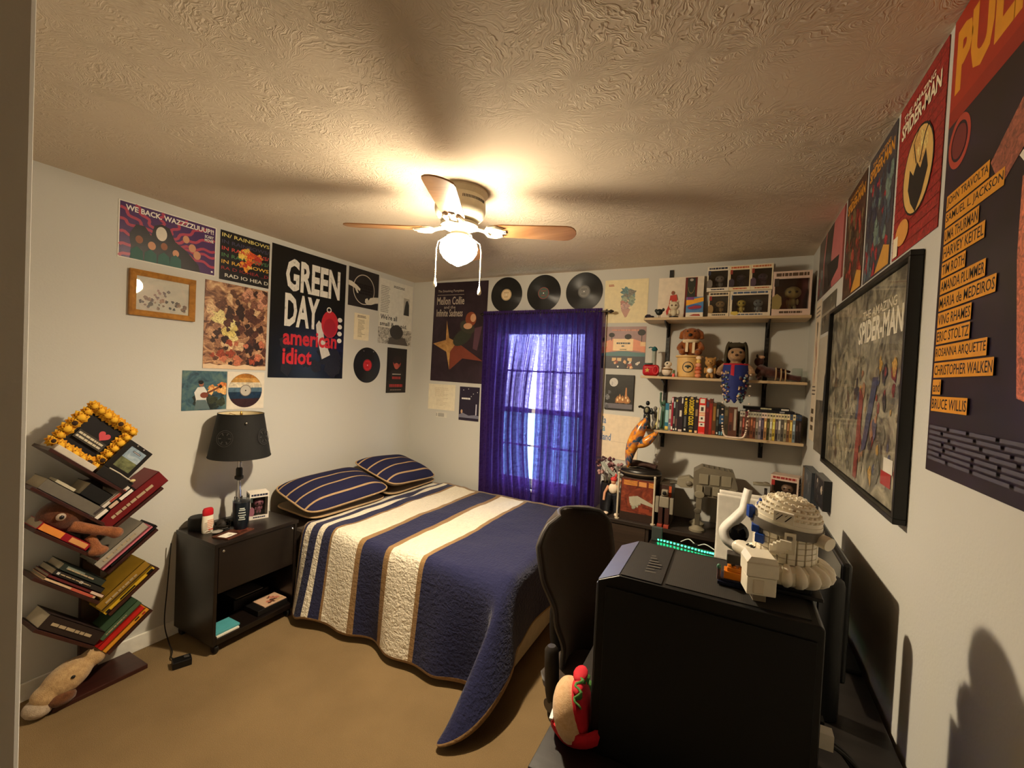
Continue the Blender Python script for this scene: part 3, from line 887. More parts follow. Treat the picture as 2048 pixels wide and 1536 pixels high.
s = Sheet('L', 1.593, 1.830, 1.287, 1.525, C(228, 218, 200, .5)); f = s.f
def disc_band(f, v0, v1, mat, n=18):
    pts = []
    for i in range(n + 1):
        v = v0 + (v1 - v0) * i / n; h = math.sqrt(max(0, .455 ** 2 - (v - .5) ** 2)); pts.append((.48 - h, v))
    f.poly(pts + [(.96 - u, v) for u, v in reversed(pts)], mat)
f.oval(.48, .5, .46, .46, C(60, 54, 60, .3), 40)
for v0, v1, c in [(.05, .16, (196, 130, 54)), (.16, .28, (222, 168, 90)), (.28, .42, (240, 226, 196)), (.42, .54, (90, 120, 140)), (.54, .72, (32, 58, 84)), (.72, .95, (64, 40, 44))]:
    disc_band(f, v0, v1, paint('disc_print_%d' % c[0], [(.35, tuple(int(k * .75) for k in c)), (.65, c)], 30, 3, 1.0, .3))
f.oval(.48, .5, .155, .155, C(190, 184, 172, .35), 24); f.ring(.48, .5, .155, .155, .12, C(120, 110, 100)); f.oval(.48, .5, .02, .02, INK, 10)
s.done('poster', 'white sheet with a round orange and navy picture disc, above the lamp', 'art print')

s = Sheet('L', 2.505, 2.835, 2.091, 2.404, C(42, 38, 38, .4)); f = s.f
f.ring(.5, .52, .36, .40, .06, C(196, 186, 170, .4), 40)
f.text('THESE', .30, .38, .78, .50, C(24, 20, 20), .03); f.text('ALIVE', .20, .55, .60, .67, C(24, 20, 20), .03) if False else f.lines(.2, .36, .8, .66, 4, C(22, 18, 18), .7, .1, 3)
f.poly([(0, .36), (.1, .37), (.26, .44), (.38, .52), (.36, .58), (.28, .54), (.32, .64), (.27, .64), (.2, .53), (.1, .5), (0, .48)], C(214, 206, 190, .4))
f.poly([(1, .80), (.9, .82), (.76, .88), (.62, .90), (.54, .84), (.55, .76), (.62, .72), (.66, .78), (.72, .70), (.86, .66), (1, .64)], C(214, 206, 190, .4))
s.done('poster', 'dark square sleeve with a white ring and two pale hands, right of GREEN DAY', 'record sleeve')

s = Sheet('L', 2.848, 3.285, 1.815, 2.386, C(222, 218, 206, .6)); f = s.f
f.lines(.04, .10, .30, .52, 16, GREY, .35, .2, 5); f.lines(.40, .06, .8, .10, 2, C(60, 56, 52), .5, .2, 6)
f.rect(.72, .22, .90, .50, C(176, 170, 158)); f.poly([(.73, .50), (.76, .36), (.79, .27), (.84, .25), (.89, .32), (.90, .50)], C(54, 52, 50))
f.text("We're all", .05, .545, .53, .625, INK, .015); f.text('small & stupid.', .04, .66, .85, .745, INK, .015)
f.rect(.0, .75, 1, 1, paint('grey_rubble_photo', [(.35, (92, 88, 82)), (.6, (200, 194, 182))], 40, 4, 1.0))
f.poly([(.28, 1), (.32, .90), (.5, .86), (.8, .88), (.9, 1)], C(84, 78, 72)); f.oval(.53, .80, .20, .115, C(58, 54, 52))
s.done('poster', "white paper poster reading We're all small & stupid with a dark round rock")

s = Sheet('L', 2.578, 2.741, 1.819, 2.039, C(234, 222, 190, .6)); f = s.f
f.lines(.2, .06, .8, .16, 2, C(70, 60, 50), .5, .1, 2); f.lines(.25, .22, .75, .9, 14, C(150, 134, 108), .4, .6, 3)
s.done('page', 'small cream lyric page between the dark square sleeve and the red-label record', 'page')

s = Sheet('L', 2.975, 3.237, 1.370, 1.784, C(26, 20, 20, .35)); f = s.f
f.oval(.5, .32, .2, .13, C(150, 58, 52, .4)); f.oval(.5, .27, .22, .1, C(40, 26, 26, .4)); f.oval(.48, .40, .12, .07, C(176, 84, 70, .4))
f.poly([(.1, .62), (.22, .5), (.4, .47), (.6, .47), (.78, .52), (.9, .62)], C(38, 30, 30, .4))
f.rect(.28, .575, .72, .59, C(200, 190, 176)); f.lines(.28, .63, .72, .70, 1, C(150, 50, 46), .8, .1, 3); f.lines(.15, .80, .82, .88, 1, C(150, 44, 42), .8, .0, 4); f.lines(.2, .92, .8, .95, 1, C(140, 120, 110), .5, .1, 5)
s.done('poster', 'narrow dark poster with a reddish face, in the corner right of the red-label record')

def lp(label, wall, c, z, col, rim, r=.151, tacks=False):
    root = thing('vinyl_record', label, 'record', wall_loc(wall, c, z, .001), ROT[wall], 'vinyl records on the walls')
    tv = MATS.get('vinyl')
    if tv is None:
        t = NT('black_vinyl'); co = t.coord(); sp = t.n('ShaderNodeSeparateXYZ'); t.l(co, sp.inputs[0])
        rr = t.math('SQRT', t.math('ADD', t.math('MULTIPLY', sp.outputs[0], sp.outputs[0]), t.math('MULTIPLY', sp.outputs[2], sp.outputs[2])))
        wv = t.math('SINE', t.math('MULTIPLY', rr, 2600.0))
        t.b.inputs['Base Color'].default_value = (.008, .008, .008, 1); t.b.inputs['Roughness'].default_value = .28; t.b.inputs['Anisotropic'].default_value = .6
        t.bump(wv, .25, .0006); tv = MATS['vinyl'] = t.m
    MB().lathe([(0, 0), (r, 0), (r, .0018), (r * .97, .0024), (r * .36, .0022), (0, .0022)], (0, 0, 0), tv, 56, (0, -1, 0)).build('disc', root, sharp=20)
    b = MB().lathe([(0, .0024), (r * .33, .0024), (r * .33, .0027), (0, .0027)], (0, 0, 0), col, 32, (0, -1, 0))
    f = Face(b, (-r * .33, -.0027, r * .33), (r * .66, 0, 0), (0, 0, -r * .66), (0, -1, 0))
    f.ring(.5, .5, .48, .48, .1, rim); f.lines(.25, .25, .75, .38, 2, rim, .5, .2, 3); f.lines(.3, .62, .7, .75, 2, rim, .5, .2, 4); f.oval(.5, .5, .05, .05, WHITE, 10)
    b.build('label', root)
    if tacks:
        for sx in (-.05, .06): MB().ell((sx, -.005, r * .78), .005, CHROME, 8).build('tack', root)
lp('black vinyl record with a red label, right of the GREEN DAY poster', 'L', 2.740, 1.612, C(196, 44, 50, .4), C(140, 24, 30), tacks=True)
lp('black vinyl record with a cream label above the curtain', 'B', -1.785, 2.276, C(226, 200, 160, .5), C(170, 140, 100))
lp('black vinyl record with a dark green label, middle one above the curtain', 'B', -1.437, 2.275, C(74, 92, 84, .5), C(150, 60, 60))
lp('black vinyl record with a grey label above the curtain rod end', 'B', -1.090, 2.273, C(130, 128, 124, .5), C(90, 88, 86))

# back wall ---------------------------------------------------------
s = Sheet('B', -2.557, -1.973, 1.497, 2.414, paint('night_violet_print', [(.3, (36, 26, 34)), (.6, (52, 38, 48)), (.8, (66, 48, 58))], 6, 4, 1, .35), tilt=R(.6)); f = s.f
SIL = C(196, 182, 164, .4)
f.text('The Smashing Pumpkins', .07, .075, .56, .105, SIL, .0); f.rect(.06, .125, .57, .128, SIL)
f.text('Mellon Collie', .06, .145, .58, .225, SIL, .01); f.text('and the', .2, .235, .42, .265, SIL); f.text('Infinite Sadness', .06, .27, .56, .345, SIL, .01)
GOLD = paint('old_gold_print', [(.3, (150, 104, 58)), (.7, (206, 160, 96))], 14, 4, 1, .4)
f.poly([(.27, .38), (.33, .56), (.48, .60), (.36, .70), (.36, .88), (.29, .70), (.02, .62), (.27, .58)], GOLD)
f.poly([(.48, .60), (.97, .78), (.60, .76), (.37, .88), (.36, .70)], C(126, 62, 46, .4))
f.oval(.58, .55, .18, .075, C(52, 56, 46, .4), 20, -.3); f.oval(.66, .45, .14, .06, C(64, 62, 52, .4), 20, .2)
f.oval(.72, .37, .1, .07, C(140, 72, 46, .4)); f.oval(.76, .36, .05, .04, C(214, 164, 126, .4)); f.oval(.67, .44, .08, .03, C(214, 164, 126, .4))
f.poly([(.8, .46), (.93, .44), (.86, .68), (.78, .66)], C(92, 62, 76, .4))
s.done('poster', 'dark violet poster with Mellon Collie lettering and gold shards, left of the curtain')

s = Sheet('B', -2.574, -2.271, 1.231, 1.469, C(232, 222, 196, .6)); f = s.f
f.lines(.25, .12, .8, .5, 9, C(196, 180, 150), .3, .5, 3); f.lines(.3, .52, .8, .85, 6, C(206, 192, 164), .3, .5, 4)
s.done('page', 'cream page of faint print pinned below the Mellon Collie poster', 'page')
s = Sheet('B', -2.221, -2.009, 1.156, 1.461, C(34, 26, 48, .35)); f = s.f
f.text('La La Land', .12, .33, .56, .38, WHITE, .01) if False else f.lines(.12, .32, .56, .38, 1, WHITE, .8, .0, 3)
f.poly([(0, .84), (.2, .78), (.5, .85), (.8, .82), (1, .84), (1, .92), (0, .92)], C(120, 120, 140, .4)); f.oval(.14, .74, .05, .06, C(196, 160, 130)); f.rect(.84, .5, .89, .82, C(206, 206, 220))
for u, v in ((.2, .1), (.45, .06), (.7, .2), (.9, .15), (.6, .28)): f.oval(u, v, .02, .014, WHITE, 8)
s.done('poster', 'small dark violet night-scene poster beside the left curtain edge', 'art print')
s = Sheet('B', -2.477, -2.353, 1.160, 1.208, C(216, 212, 200, .5)); f = s.f
f.rect(.2, .15, .75, .85, C(170, 166, 158)); f.rect(.03, .2, .08, .8, C(120, 116, 110))
s.done('sticker', 'tiny pale barcode sticker on the wall below the cream page', 'sticker')

s = Sheet('B', -.922, -.597, 2.022, 2.349, C(238, 222, 176, .5)); f = s.f
f.ring(.5, .5, .66, .66, .02, C(226, 208, 160)) if False else None
f.text('Forever', .09, .11, .22, .145, C(170, 60, 44), .02) if False else f.lines(.09, .10, .22, .15, 2, C(170, 60, 44), .7, .1, 2)
f.blobs(9, .38, .28, .66, .45, .07, .13, [C(92, 128, 128), C(110, 140, 136), C(120, 116, 104)], 2)
f.blobs(7, .36, .45, .66, .58, .06, .1, [C(150, 160, 130), C(170, 110, 96), C(130, 150, 130)], 6)
f.blobs(5, .42, .6, .58, .7, .06, .1, [C(196, 150, 136), C(180, 140, 130)], 7); f.poly([(.40, .70), (.62, .68), (.54, .86), (.50, .88)], C(200, 156, 140))
s.done('record_sleeve', 'cream square sleeve with a teal and pink cluster, right of the records', 'record sleeve')

s = Sheet('B', -.923, -.596, 1.674, 1.994, C(150, 110, 104, .4)); f = s.f
f.poly([(0, .38), (.26, .29), (.72, .29), (1, .38), (1, .6), (.72, .56), (.26, .58), (0, .64)], C(226, 140, 96, .4)); f.rect(.26, .29, .72, .57, C(244, 208, 150, .4))
f.rect(0, .38, .12, .48, C(240, 200, 150)); f.rect(.88, .36, 1, .46, C(240, 200, 150))
f.lines(.34, .37, .66, .42, 1, INK, .8, .0, 3); f.lines(.42, .53, .58, .55, 1, C(70, 60, 50), .8, .1, 4); f.oval(.49, .46, .04, .015, INK, 10)
f.poly([(0, .64), (.3, .6), (.4, .58), (.6, .58), (.7, .6), (1, .62), (1, .70), (0, .72)], C(64, 110, 112, .4)); f.rect(0, .70, 1, 1, C(52, 50, 54, .4))
for u, v, r in ((.22, .2, .07), (.9, .14, .09), (.6, .24, .08), (.05, .3, .05)): f.oval(u, v, r, r * .8, C(62, 58, 52))
f.rect(.90, .2, .915, .36, C(62, 58, 52)); f.rect(.215, .22, .23, .34, C(62, 58, 52))
f.lines(.22, .06, .85, .11, 1, C(220, 160, 140), .8, .1, 8)
for u in (.3, .42, .66): f.rect(u - .05, .74, u + .05, .82, C(226, 190, 140))
f.blobs(14, .05, .82, .95, .97, .02, .05, [C(236, 180, 130), C(226, 214, 196), C(150, 70, 50), C(30, 28, 30)], 5)
s.done('poster', 'square print of an orange cinema front with palm trees, beside the shelves', 'art print')

cv = Sheet('B', -.878, -.663, 1.364, 1.628, C(30, 28, 24, .5), th=.016); f = cv.f
f.rect(.01, .01, .99, .99, paint('night_canvas', [(.35, (30, 28, 24)), (.7, (50, 46, 38))], 10, 3))
f.oval(.30, .22, .15, .125, C(206, 202, 196, .5)); f.blobs(6, .22, .15, .36, .3, .02, .045, [C(170, 166, 164), C(190, 186, 182)], 3)
f.blobs(8, .36, .72, .9, .8, .06, .1, [C(110, 78, 50), C(84, 62, 44)], 4)
for u, v, w_ in ((.46, .68, .06), (.54, .62, .05), (.64, .66, .055), (.75, .6, .05), (.82, .68, .06)): f.poly([(u - w_, .8), (u - w_, v), (u, v - .08), (u + w_, v), (u + w_, .8)], C(176, 120, 70)); f.oval(u, v + .04, w_ * .5, .04, C(236, 206, 150))
f.poly([(.71, .62), (.73, .36), (.77, .36), (.79, .62)], C(190, 130, 80)); f.rect(.02, .83, .98, .97, C(110, 106, 112)); f.blobs(7, .05, .5, .2, .95, .05, .09, [C(120, 120, 122), C(86, 86, 88), C(64, 64, 66)], 9)
cv.done('canvas', 'small dark canvas painting with a pale moon and lit buildings', 'canvas painting')

s = Sheet('B', -.933, -.612, .985, 1.322, C(236, 216, 186, .55), th=.003, tilt=R(1.5)); f = s.f
BL = C(96, 128, 168, .5)
f.rect(.10, .05, .125, .60, BL); f.text('la', .135, .06, .22, .22, BL, .02); f.text('a', .135, .28, .21, .40, C(120, 160, 180), .02); f.text('land', .135, .44, .36, .60, BL, .02)
f.rect(0, .605, 1, .61, C(190, 168, 140)); f.lines(.82, .62, .86, .9, 3, C(150, 110, 80), .4, .5, 3)
s.done('record_sleeve', 'cream square sleeve with blue la la land letters, below the moon canvas', 'record sleeve')

# right wall --------------------------------------------------------
s = Sheet('R', 1.331, .645, 1.418, 2.433, paint('deep_plum_print', [(.3, (18, 12, 16)), (.6, (36, 24, 40)), (.8, (50, 36, 66))], 5, 4, 1, .3)); f = s.f
f.rect(0, 0, 1, .20, C(168, 44, 22, .35)); f.poly([(0, .20), (1, .20), (1, .235), (0, .235)], C(150, 36, 20, .35))
YEL = C(222, 150, 34, .4)
f.text('PULP', .03, .035, .47, .175, YEL, .05); f.text('FICTION', .50, .035, .97, .175, YEL, .05)
f.ring(.09, .29, .075, .055, .25, C(170, 60, 40)); f.oval(.09, .29, .05, .035, C(110, 30, 26))
f.poly([(.30, .40), (.55, .28), (1, .22), (1, .32), (.6, .36), (.36, .46)], textured(C(150, 84, 64, .35)))
f.poly([(.46, .47), (.55, .45), (.60, .52), (.56, .62), (.60, .80), (.80, .74), (1, .72), (1, .84), (.70, .86), (.50, .83), (.46, .60)], textured(C(196, 110, 80, .35)))
f.poly([(.44, .43), (.455, .425), (.53, .475), (.515, .485)], C(236, 226, 210))
names = ['JOHN TRAVOLTA', 'SAMUEL L. JACKSON', 'UMA THURMAN', 'HARVEY KEITEL', 'TIM ROTH', 'AMANDA PLUMMER', 'MARIA de MEDEIROS', 'VING RHAMES', 'ERIC STOLTZ', 'ROSANNA ARQUETTE', 'CHRISTOPHER WALKEN', 'and', 'BRUCE WILLIS']
for i, nm in enumerate(names):
    v = .392 + i * .0368; w_ = max(.05, .0205 * len(nm))
    f.rect(.03, v, .03 + w_, v + .0325, YEL); f.k += 1
    f.text(nm, .035, v + .005, .025 + w_, v + .027, INK, .01)
f.lines(.03, .895, .97, .975, 7, C(78, 74, 86), .6, .05, 3); f.poly([(.72, .80), (1, .74), (1, .76), (.72, .82)], C(200, 196, 204))
s.done('poster', 'tall red and black PULP poster with yellow name blocks, nearest the camera on the right')

def comic(a0, a1, label, seed, bgc, kind):
    s = Sheet('R', a0, a1, 1.985, 2.43, textured(bgc)); f = s.f
    if kind == 0:
        for j in range(16):
            f.rect(0, j / 16, 1, j / 16 + .004, C(110, 22, 20))
        f.text('THE AMAZING', .12, .08, .8, .12, CREAM, .02); f.text('SPIDER-MAN', .08, .13, .92, .23, CREAM, .03)
        f.oval(.53, .55, .33, .26, C(222, 180, 104, .4), 30); f.ring(.53, .55, .33, .26, .05, INK, 30)
        f.blobs(10, .3, .35, .75, .6, .03, .06, [C(206, 160, 90), C(230, 196, 120)], 5)
        f.poly([(.36, .50), (.45, .56), (.52, .50), (.60, .56), (.70, .48), (.76, .60), (.66, .72), (.54, .80), (.42, .72), (.34, .62)], INK)
        f.line([(.5, .5), (.42, .36), (.52, .3)], .012, INK); f.line([(.58, .52), (.66, .38), (.74, .34)], .012, INK)
        f.oval(.25, .86, .16, .08, C(214, 150, 70)); f.rect(.04, .86, .16, .99, CREAM)
    else:
        f.text('THE AMAZING', .15, .05, .8, .085, YEL, .01); f.text('SPIDER-MAN', .06, .095, .94, .19, YEL, .03)
        r_ = random.Random(seed)
        if kind == 1: ms = [C(60, 70, 84, .4), C(150, 40, 48, .4), C(110, 130, 120, .4), C(44, 48, 70, .4), C(84, 100, 108, .4)]
        else: ms = [C(120, 34, 28, .4), C(84, 62, 44, .4), C(60, 46, 36, .4), C(160, 60, 44, .4), C(110, 90, 60, .4)]
        f.blobs(80, .06, .25, .94, .97, .03, .09, ms, seed)
        f.poly([(.5, .99), (.78, .82), (.98, .86), (.98, .99)], C(206, 150, 60, .4))
    s.done('poster', label, 'comic poster', 'comic cover posters along the right wall')
comic(1.689, 1.360, 'red brick comic poster with a big cream circle, next to the red PULP poster', 1, C(150, 34, 30, .35), 0)
comic(2.025, 1.715, 'blue grey comic poster, middle one of the three along the ceiling', 2, C(64, 60, 66, .35), 1)
comic(2.368, 2.052, 'brown and red comic poster of the three, the one nearest the shelves', 3, C(70, 44, 32, .35), 2)

s = Sheet('R', 3.05, 2.400, 2.10, 2.428, C(196, 110, 110, .35)); f = s.f
f.poly([(0, 0), (.30, 0), (.22, .45), (.30, 1), (0, 1)], C(92, 84, 78, .35)); f.poly([(.34, 0), (.62, 0), (.55, .5), (.62, 1), (.3, 1), (.26, .5)], C(60, 54, 50, .35)); f.poly([(.4, .55), (.86, .62), (.84, .80), (.5, .95)], C(44, 38, 36)); f.rect(.96, 0, 1, 1, C(120, 50, 40))
f.blobs(6, .03, .4, .2, .95, .06, .12, [C(140, 60, 66), C(110, 120, 120)], 3, .5)
s.done('poster', 'pink and dark poster in the far right corner above the shelf end')

# big framed poster
FW, FH, FZ = 1.046, .70, 1.254
fr = thing('picture_frame', 'large black framed comic poster under glass on the right wall', 'framed poster', (XR - .001, 1.953, FZ), ROT['R'])
b = MB(); M_BF = C(18, 16, 15, .35)
for x0, x1, z0, z1 in ((-FW / 2, FW / 2, 0, .015), (-FW / 2, FW / 2, FH - .015, FH), (-FW / 2, -FW / 2 + .015, .015, FH - .015), (FW / 2 - .015, FW / 2, .015, FH - .015)):
    b.box(x0, x1, -.028, 0, z0, z1, M_BF)
b.build('moulding', fr, bevel=.002)
b = MB().box(-FW / 2 + .018, FW / 2 - .018, -.012, -.004, .018, FH - .018, paint('collage_print', [(.28, (44, 40, 35)), (.42, (98, 93, 80)), (.55, (146, 139, 118)), (.75, (194, 183, 158))], 10, 5, 1.6, .4))
f = Face(b, (-FW / 2 + .02, -.012, FH - .02), (FW - .04, 0, 0), (0, 0, -(FH - .04)), (0, -1, 0))
f.text('THE AMAZING', .52, .10, .88, .145, C(216, 206, 180), .01); f.text('SPIDER-MAN', .48, .15, .94, .27, C(226, 218, 196), .03)
f.blobs(70, .02, .30, .5, .97, .015, .05, [C(104, 100, 86), C(118, 116, 98), C(150, 140, 116), C(92, 74, 62), C(76, 80, 74), C(170, 160, 134)], 11, .45)
f.blobs(60, .50, .38, .97, .95, .015, .06, [C(120, 52, 46), C(70, 74, 96), C(176, 138, 70), C(150, 110, 84), C(60, 56, 58), C(140, 132, 112), C(104, 100, 88)], 12, .5)
f.poly([(.70, .45), (.76, .45), (.66, .80), (.60, .84)], textured(C(62, 66, 90))); f.poly([(.55, .5), (.60, .55), (.57, .98), (.52, .98)], textured(C(124, 56, 50))); f.rect(.84, .86, .93, .92, C(160, 40, 36)); f.rect(.86, .80, .94, .86, C(220, 214, 200))
b.build('print', fr)
MB().box(-FW / 2 + .018, FW / 2 - .018, -.0165, -.0155, .018, FH - .018, clear('poster_glass', gloss=.05)).build('glass', fr)

s = Sheet('R', 2.86, 2.50, 1.885, 2.066, C(96, 92, 80, .4)); f = s.f
f.blobs(14, .05, .1, .95, .9, .08, .16, [C(64, 60, 54), C(130, 124, 108), C(110, 96, 80)], 3, .6); f.rect(.03, .42, .97, .5, C(150, 142, 124))
s.done('poster', 'small grey landscape print above the large black framed poster corner', 'art print')
s = Sheet('R', 2.87, 2.50, 1.262, 1.865, C(186, 176, 156, .45)); f = s.f
f.rect(0, .55, 1, 1, paint('misty_land_print', [(.3, (60, 54, 48)), (.7, (120, 110, 96))], 14, 4, 1)); f.blobs(8, .3, .45, .8, .75, .04, .09, [C(52, 50, 54), C(84, 80, 78)], 3, .6); f.poly([(.55, .35), (.62, .3), (.66, .62), (.52, .66)], C(40, 42, 46))
s.done('poster', 'pale misty poster touching the far edge of the large black frame')
s = Sheet('R', 3.05, 2.89, 1.30, 2.085, C(226, 210, 186, .5)); f = s.f
f.lines(.1, .03, .9, .12, 3, GREY, .4, .2, 3); f.blobs(5, .3, .3, .7, .55, .05, .1, [C(190, 110, 60), C(150, 80, 50)], 4, .8); f.lines(.15, .6, .85, .68, 3, C(110, 100, 96), .4, .2, 5); f.lines(.2, .76, .8, .94, 3, C(96, 80, 60), .6, .2, 6); f.poly([(.4, .14), (.6, .16), (.55, .26), (.45, .24)], INK)
s.done('poster', 'narrow cream poster strip beside the shelf ends')

def wall_plaque(a0, a1, z0, z1, label, side, inks, th, cat):
    s = Sheet('R', a0, a1, z0, z1, side, th=th); f = s.f
    f.rect(.06, .05, .94, .95, inks[0]); f.blobs(10, .15, .15, .85, .85, .08, .16, inks[1:], 4, .7)
    return s.done('plaque', label, cat)
wall_plaque(2.56, 2.33, 1.052, 1.187, 'small black shadow box below the large frame, the one nearest the camera', C(20, 20, 24, .3), [C(30, 30, 36), C(190, 176, 160), C(60, 56, 60), C(30, 30, 34)], .03, 'shadow box')
wall_plaque(2.86, 2.62, .965, 1.17, 'blue grey slab plaque below the large frame, between the black box and the brown one', C(48, 52, 58, .4), [C(70, 76, 82), C(96, 104, 110), C(54, 58, 62)], .035, 'plaque')
wall_plaque(3.05, 2.90, .955, 1.14, 'brown woodland picture block low on the right wall nearest the corner', C(70, 58, 46, .5), [C(130, 100, 66), C(160, 126, 84), C(96, 72, 48), C(110, 84, 56)], .02, 'plaque')
# ------------------------------------------------------------------ nightstand and what stands on it
M_ESP = wood('espresso_laminate', (19, 13, 11), (27, 19, 15), 14, .32, (1, .08, 1), .02)
NX0, NX1, NY0, NY1, NZ = -2.79, -2.405, 1.335, 1.822, .612
ns = thing('nightstand', 'dark brown nightstand with one drawer and an open lower shelf', 'nightstand', (-2.598, 1.578, 0))
ox, oy = -2.598, 1.578
def nb(x0, x1, y0, y1, z0, z1): return (x0 - ox, x1 - ox, y0 - oy, y1 - oy, z0, z1)
b = MB()
b.box(*nb(NX0, NX1 + .006, NY0 - .004, NY1 + .004, NZ - .022, NZ), M_ESP)
b.box(*nb(NX0, NX1 - .002, NY0, NY0 + .018, .055, NZ - .022), M_ESP).box(*nb(NX0, NX1 - .002, NY1 - .018, NY1, .055, NZ - .022), M_ESP)
b.box(*nb(NX0, NX0 + .006, NY0 + .018, NY1 - .018, .075, NZ - .022), M_ESP)
b.box(*nb(NX0 + .006, NX1 - .02, NY0 + .018, NY1 - .018, .33, .345), M_ESP)
b.build('carcass', ns, bevel=.002)
MB().box(*nb(NX0 + .006, NX1 - .002, NY0 + .018, NY1 - .018, .055, .085), M_ESP).build('shelf', ns, bevel=.002)
b = MB().box(*nb(NX1 - .02, NX1 - .003, NY0 + .021, NY1 - .021, .335, NZ - .026), M_ESP)
dr = b.build('drawer', ns, bevel=.002)
for yy in (NY0 + .045, NY1 - .03):
    MB().lathe([(0, 0), (.007, 0), (.007, .002), (.005, .004), (0, .004)], (NX1 - .003 - ox, yy - oy, NZ - .05), CHROME, 14, (1, 0, 0)).build('screw_cap', dr)
for xx in (NX0 + .03, NX1 - .03):
    for yy in (NY0 + .03, NY1 - .03):
        MB().lathe([(0, -.011), (.021, -.011), (.025, -.007), (.025, .007), (.021, .011), (0, .011)], (xx - ox, yy - oy, .025), C(16, 15, 15, .35), 18, (0, 1, 0)).box(xx - ox - .012, xx - ox + .012, yy - oy - .014, yy - oy + .014, .036, .055, C(24, 22, 22, .4)).build('caster', ns)

lamp = thing('table_lamp', 'table lamp with a black drum shade on a chrome and black hilt-like stem', 'table lamp', (-2.66, 1.60, NZ))
b = MB().lathe([(0, 0), (.055, 0), (.058, .006), (.055, .02), (.03, .03), (.02, .034), (0, .034)], (0, 0, 0), BLACK, 28)
b.build('base', lamp)
b = MB()
prof = [(.016, .03), (.016, .1), (.02, .104), (.02, .15), (.016, .156), (.016, .19), (.011, .2), (.011, .255), (.015, .26), (.024, .264), (.024, .28), (.018, .285), (.018, .325), (.012, .335), (.012, .37), (.007, .375), (.007, .46)]
b.lathe(prof[:8], (0, 0, 0), CHROME, 20).lathe(prof[7:14], (0, 0, 0), BLACK, 20).lathe(prof[13:], (0, 0, 0), CHROME, 20)
for i in range(6):
    a = i * PI / 3; b.obox((.0165 * math.cos(a), .0165 * math.sin(a), .2 - .09), (.005 * math.cos(a), .005 * math.sin(a), 0), (-.005 * math.sin(a), .005 * math.cos(a), 0), (0, 0, .045), BLACK)
b.build('stem', lamp)
M_SHADE = C(20, 19, 18, .8, bump=.15); M_SHIN = C(226, 210, 170, .8)
sh = MB().lathe([(.166, .405), (.121, .665)], (0, 0, 0), M_SHADE, 48).lathe([(.164, .405), (.119, .665)], (0, 0, 0), M_SHIN, 48)
sh.lathe([(.164, .405), (.1665, .403), (.168, .406), (.166, .41)], (0, 0, 0), M_SHADE, 48).lathe([(.119, .664), (.1215, .667), (.123, .664), (.1215, .66)], (0, 0, 0), M_SHADE, 48)
sho = sh.build('lamp_shade', lamp)
b = MB(); ME_ = C(58, 56, 54, .6)
for az in (R(-62), R(22)):
    c_ = Vector((.146 * math.cos(az), .146 * math.sin(az), .53)); tz = Vector((-.165, 0, 0))
    up = Vector((-.17 * math.cos(az), -.17 * math.sin(az), 1)).normalized(); sd = Vector((-math.sin(az), math.cos(az), 0)); nn_ = sd.cross(up)
    f = Face(b, c_ - sd * .05 + up * .05 + nn_ * .004, sd * .1, -up * .1, nn_)
    f.ring(.5, .5, .48, .48, .06, ME_); f.ring(.5, .5, .38, .38, .05, ME_)
    for k in range(6): f.line([(.5 + .2 * math.cos(k * PI / 3), .5 + .2 * math.sin(k * PI / 3)), (.5 + .38 * math.cos(k * PI / 3), .5 + .38 * math.sin(k * PI / 3))], .06, ME_)
b.build('emblem', sho)
MB().tube([(-.119, 0, .655), (0, 0, .645), (.119, 0, .655)], .002, BRASS, 6).lathe([(0, .645), (.006, .65), (.008, .66), (.004, .675), (0, .68)], (0, 0, 0), BRASS, 12).build('harp', sho)
MB().ell((.128, -.045, .618), .007, CHROME, 10).build('stud', sho)

tum = thing('tumbler', 'dark blue steel tumbler with white lettering in front of the lamp', 'tumbler', (-2.52, 1.535, NZ))
M_TUM = C(26, 34, 44, .3, .3)
b = MB().lathe([(0, .004), (.031, .004), (.034, .01), (.042, .08), (.044, .125), (.044, .165), (.0, .165)], (0, 0, 0), M_TUM, 32)
for i, (z_, w_) in enumerate(((.13, .6), (.12, .8), (.105, .9), (.09, 1.0), (.078, .7), (.066, .9))):
    for k in range(7):
        a = R(-28) + (k - 3) * .13 * w_; r_ = .0445 - max(0, .125 - z_) * .04
        b.obox((r_ * math.cos(a), r_ * math.sin(a), z_), (-.004 * math.sin(a), .004 * math.cos(a), 0), (.0005 * math.cos(a), .0005 * math.sin(a), 0), (0, 0, .006), C(206, 214, 210))
b.build('cup', tum)
MB().lathe([(.045, .163), (.0455, .172), (.041, .176), (.03, .178), (0, .178)], (0, 0, 0), clear('clear_lid', (.8, .85, .88), .05, .25), 28).build('lid', tum)
MB().lathe([(0, 0), (.03, 0), (.031, .006), (0, .006)], (0, 0, 0), CHROME, 24).build('foot', tum)

bt = thing('lotion_bottle', 'white lotion bottle with a red cap on the nightstand edge', 'bottle', (-2.615, 1.405, NZ))
T = Matrix.Diagonal((.6, 1, 1, 1))
b = MB(T).lathe([(0, 0), (.026, 0), (.03, .006), (.031, .05), (.028, .095), (.026, .1), (0, .1)], (0, 0, 0), C(234, 226, 206, .4), 24)
f = Face(b, (.031, -.02, .09), (0, .04, 0), (0, 0, -.075), (1, 0, 0), .0004); f.mb.T = None
f.lines(.05, .1, .95, .75, 5, C(206, 120, 90), .45, .3, 3); f.rect(.2, .82, .8, .9, C(190, 50, 40))
b.build('body', bt)
MB(T).lathe([(.027, .1), (.029, .104), (.028, .13), (.022, .14), (0, .142)], (0, 0, 0), C(190, 28, 38, .35), 24).build('cap', bt)

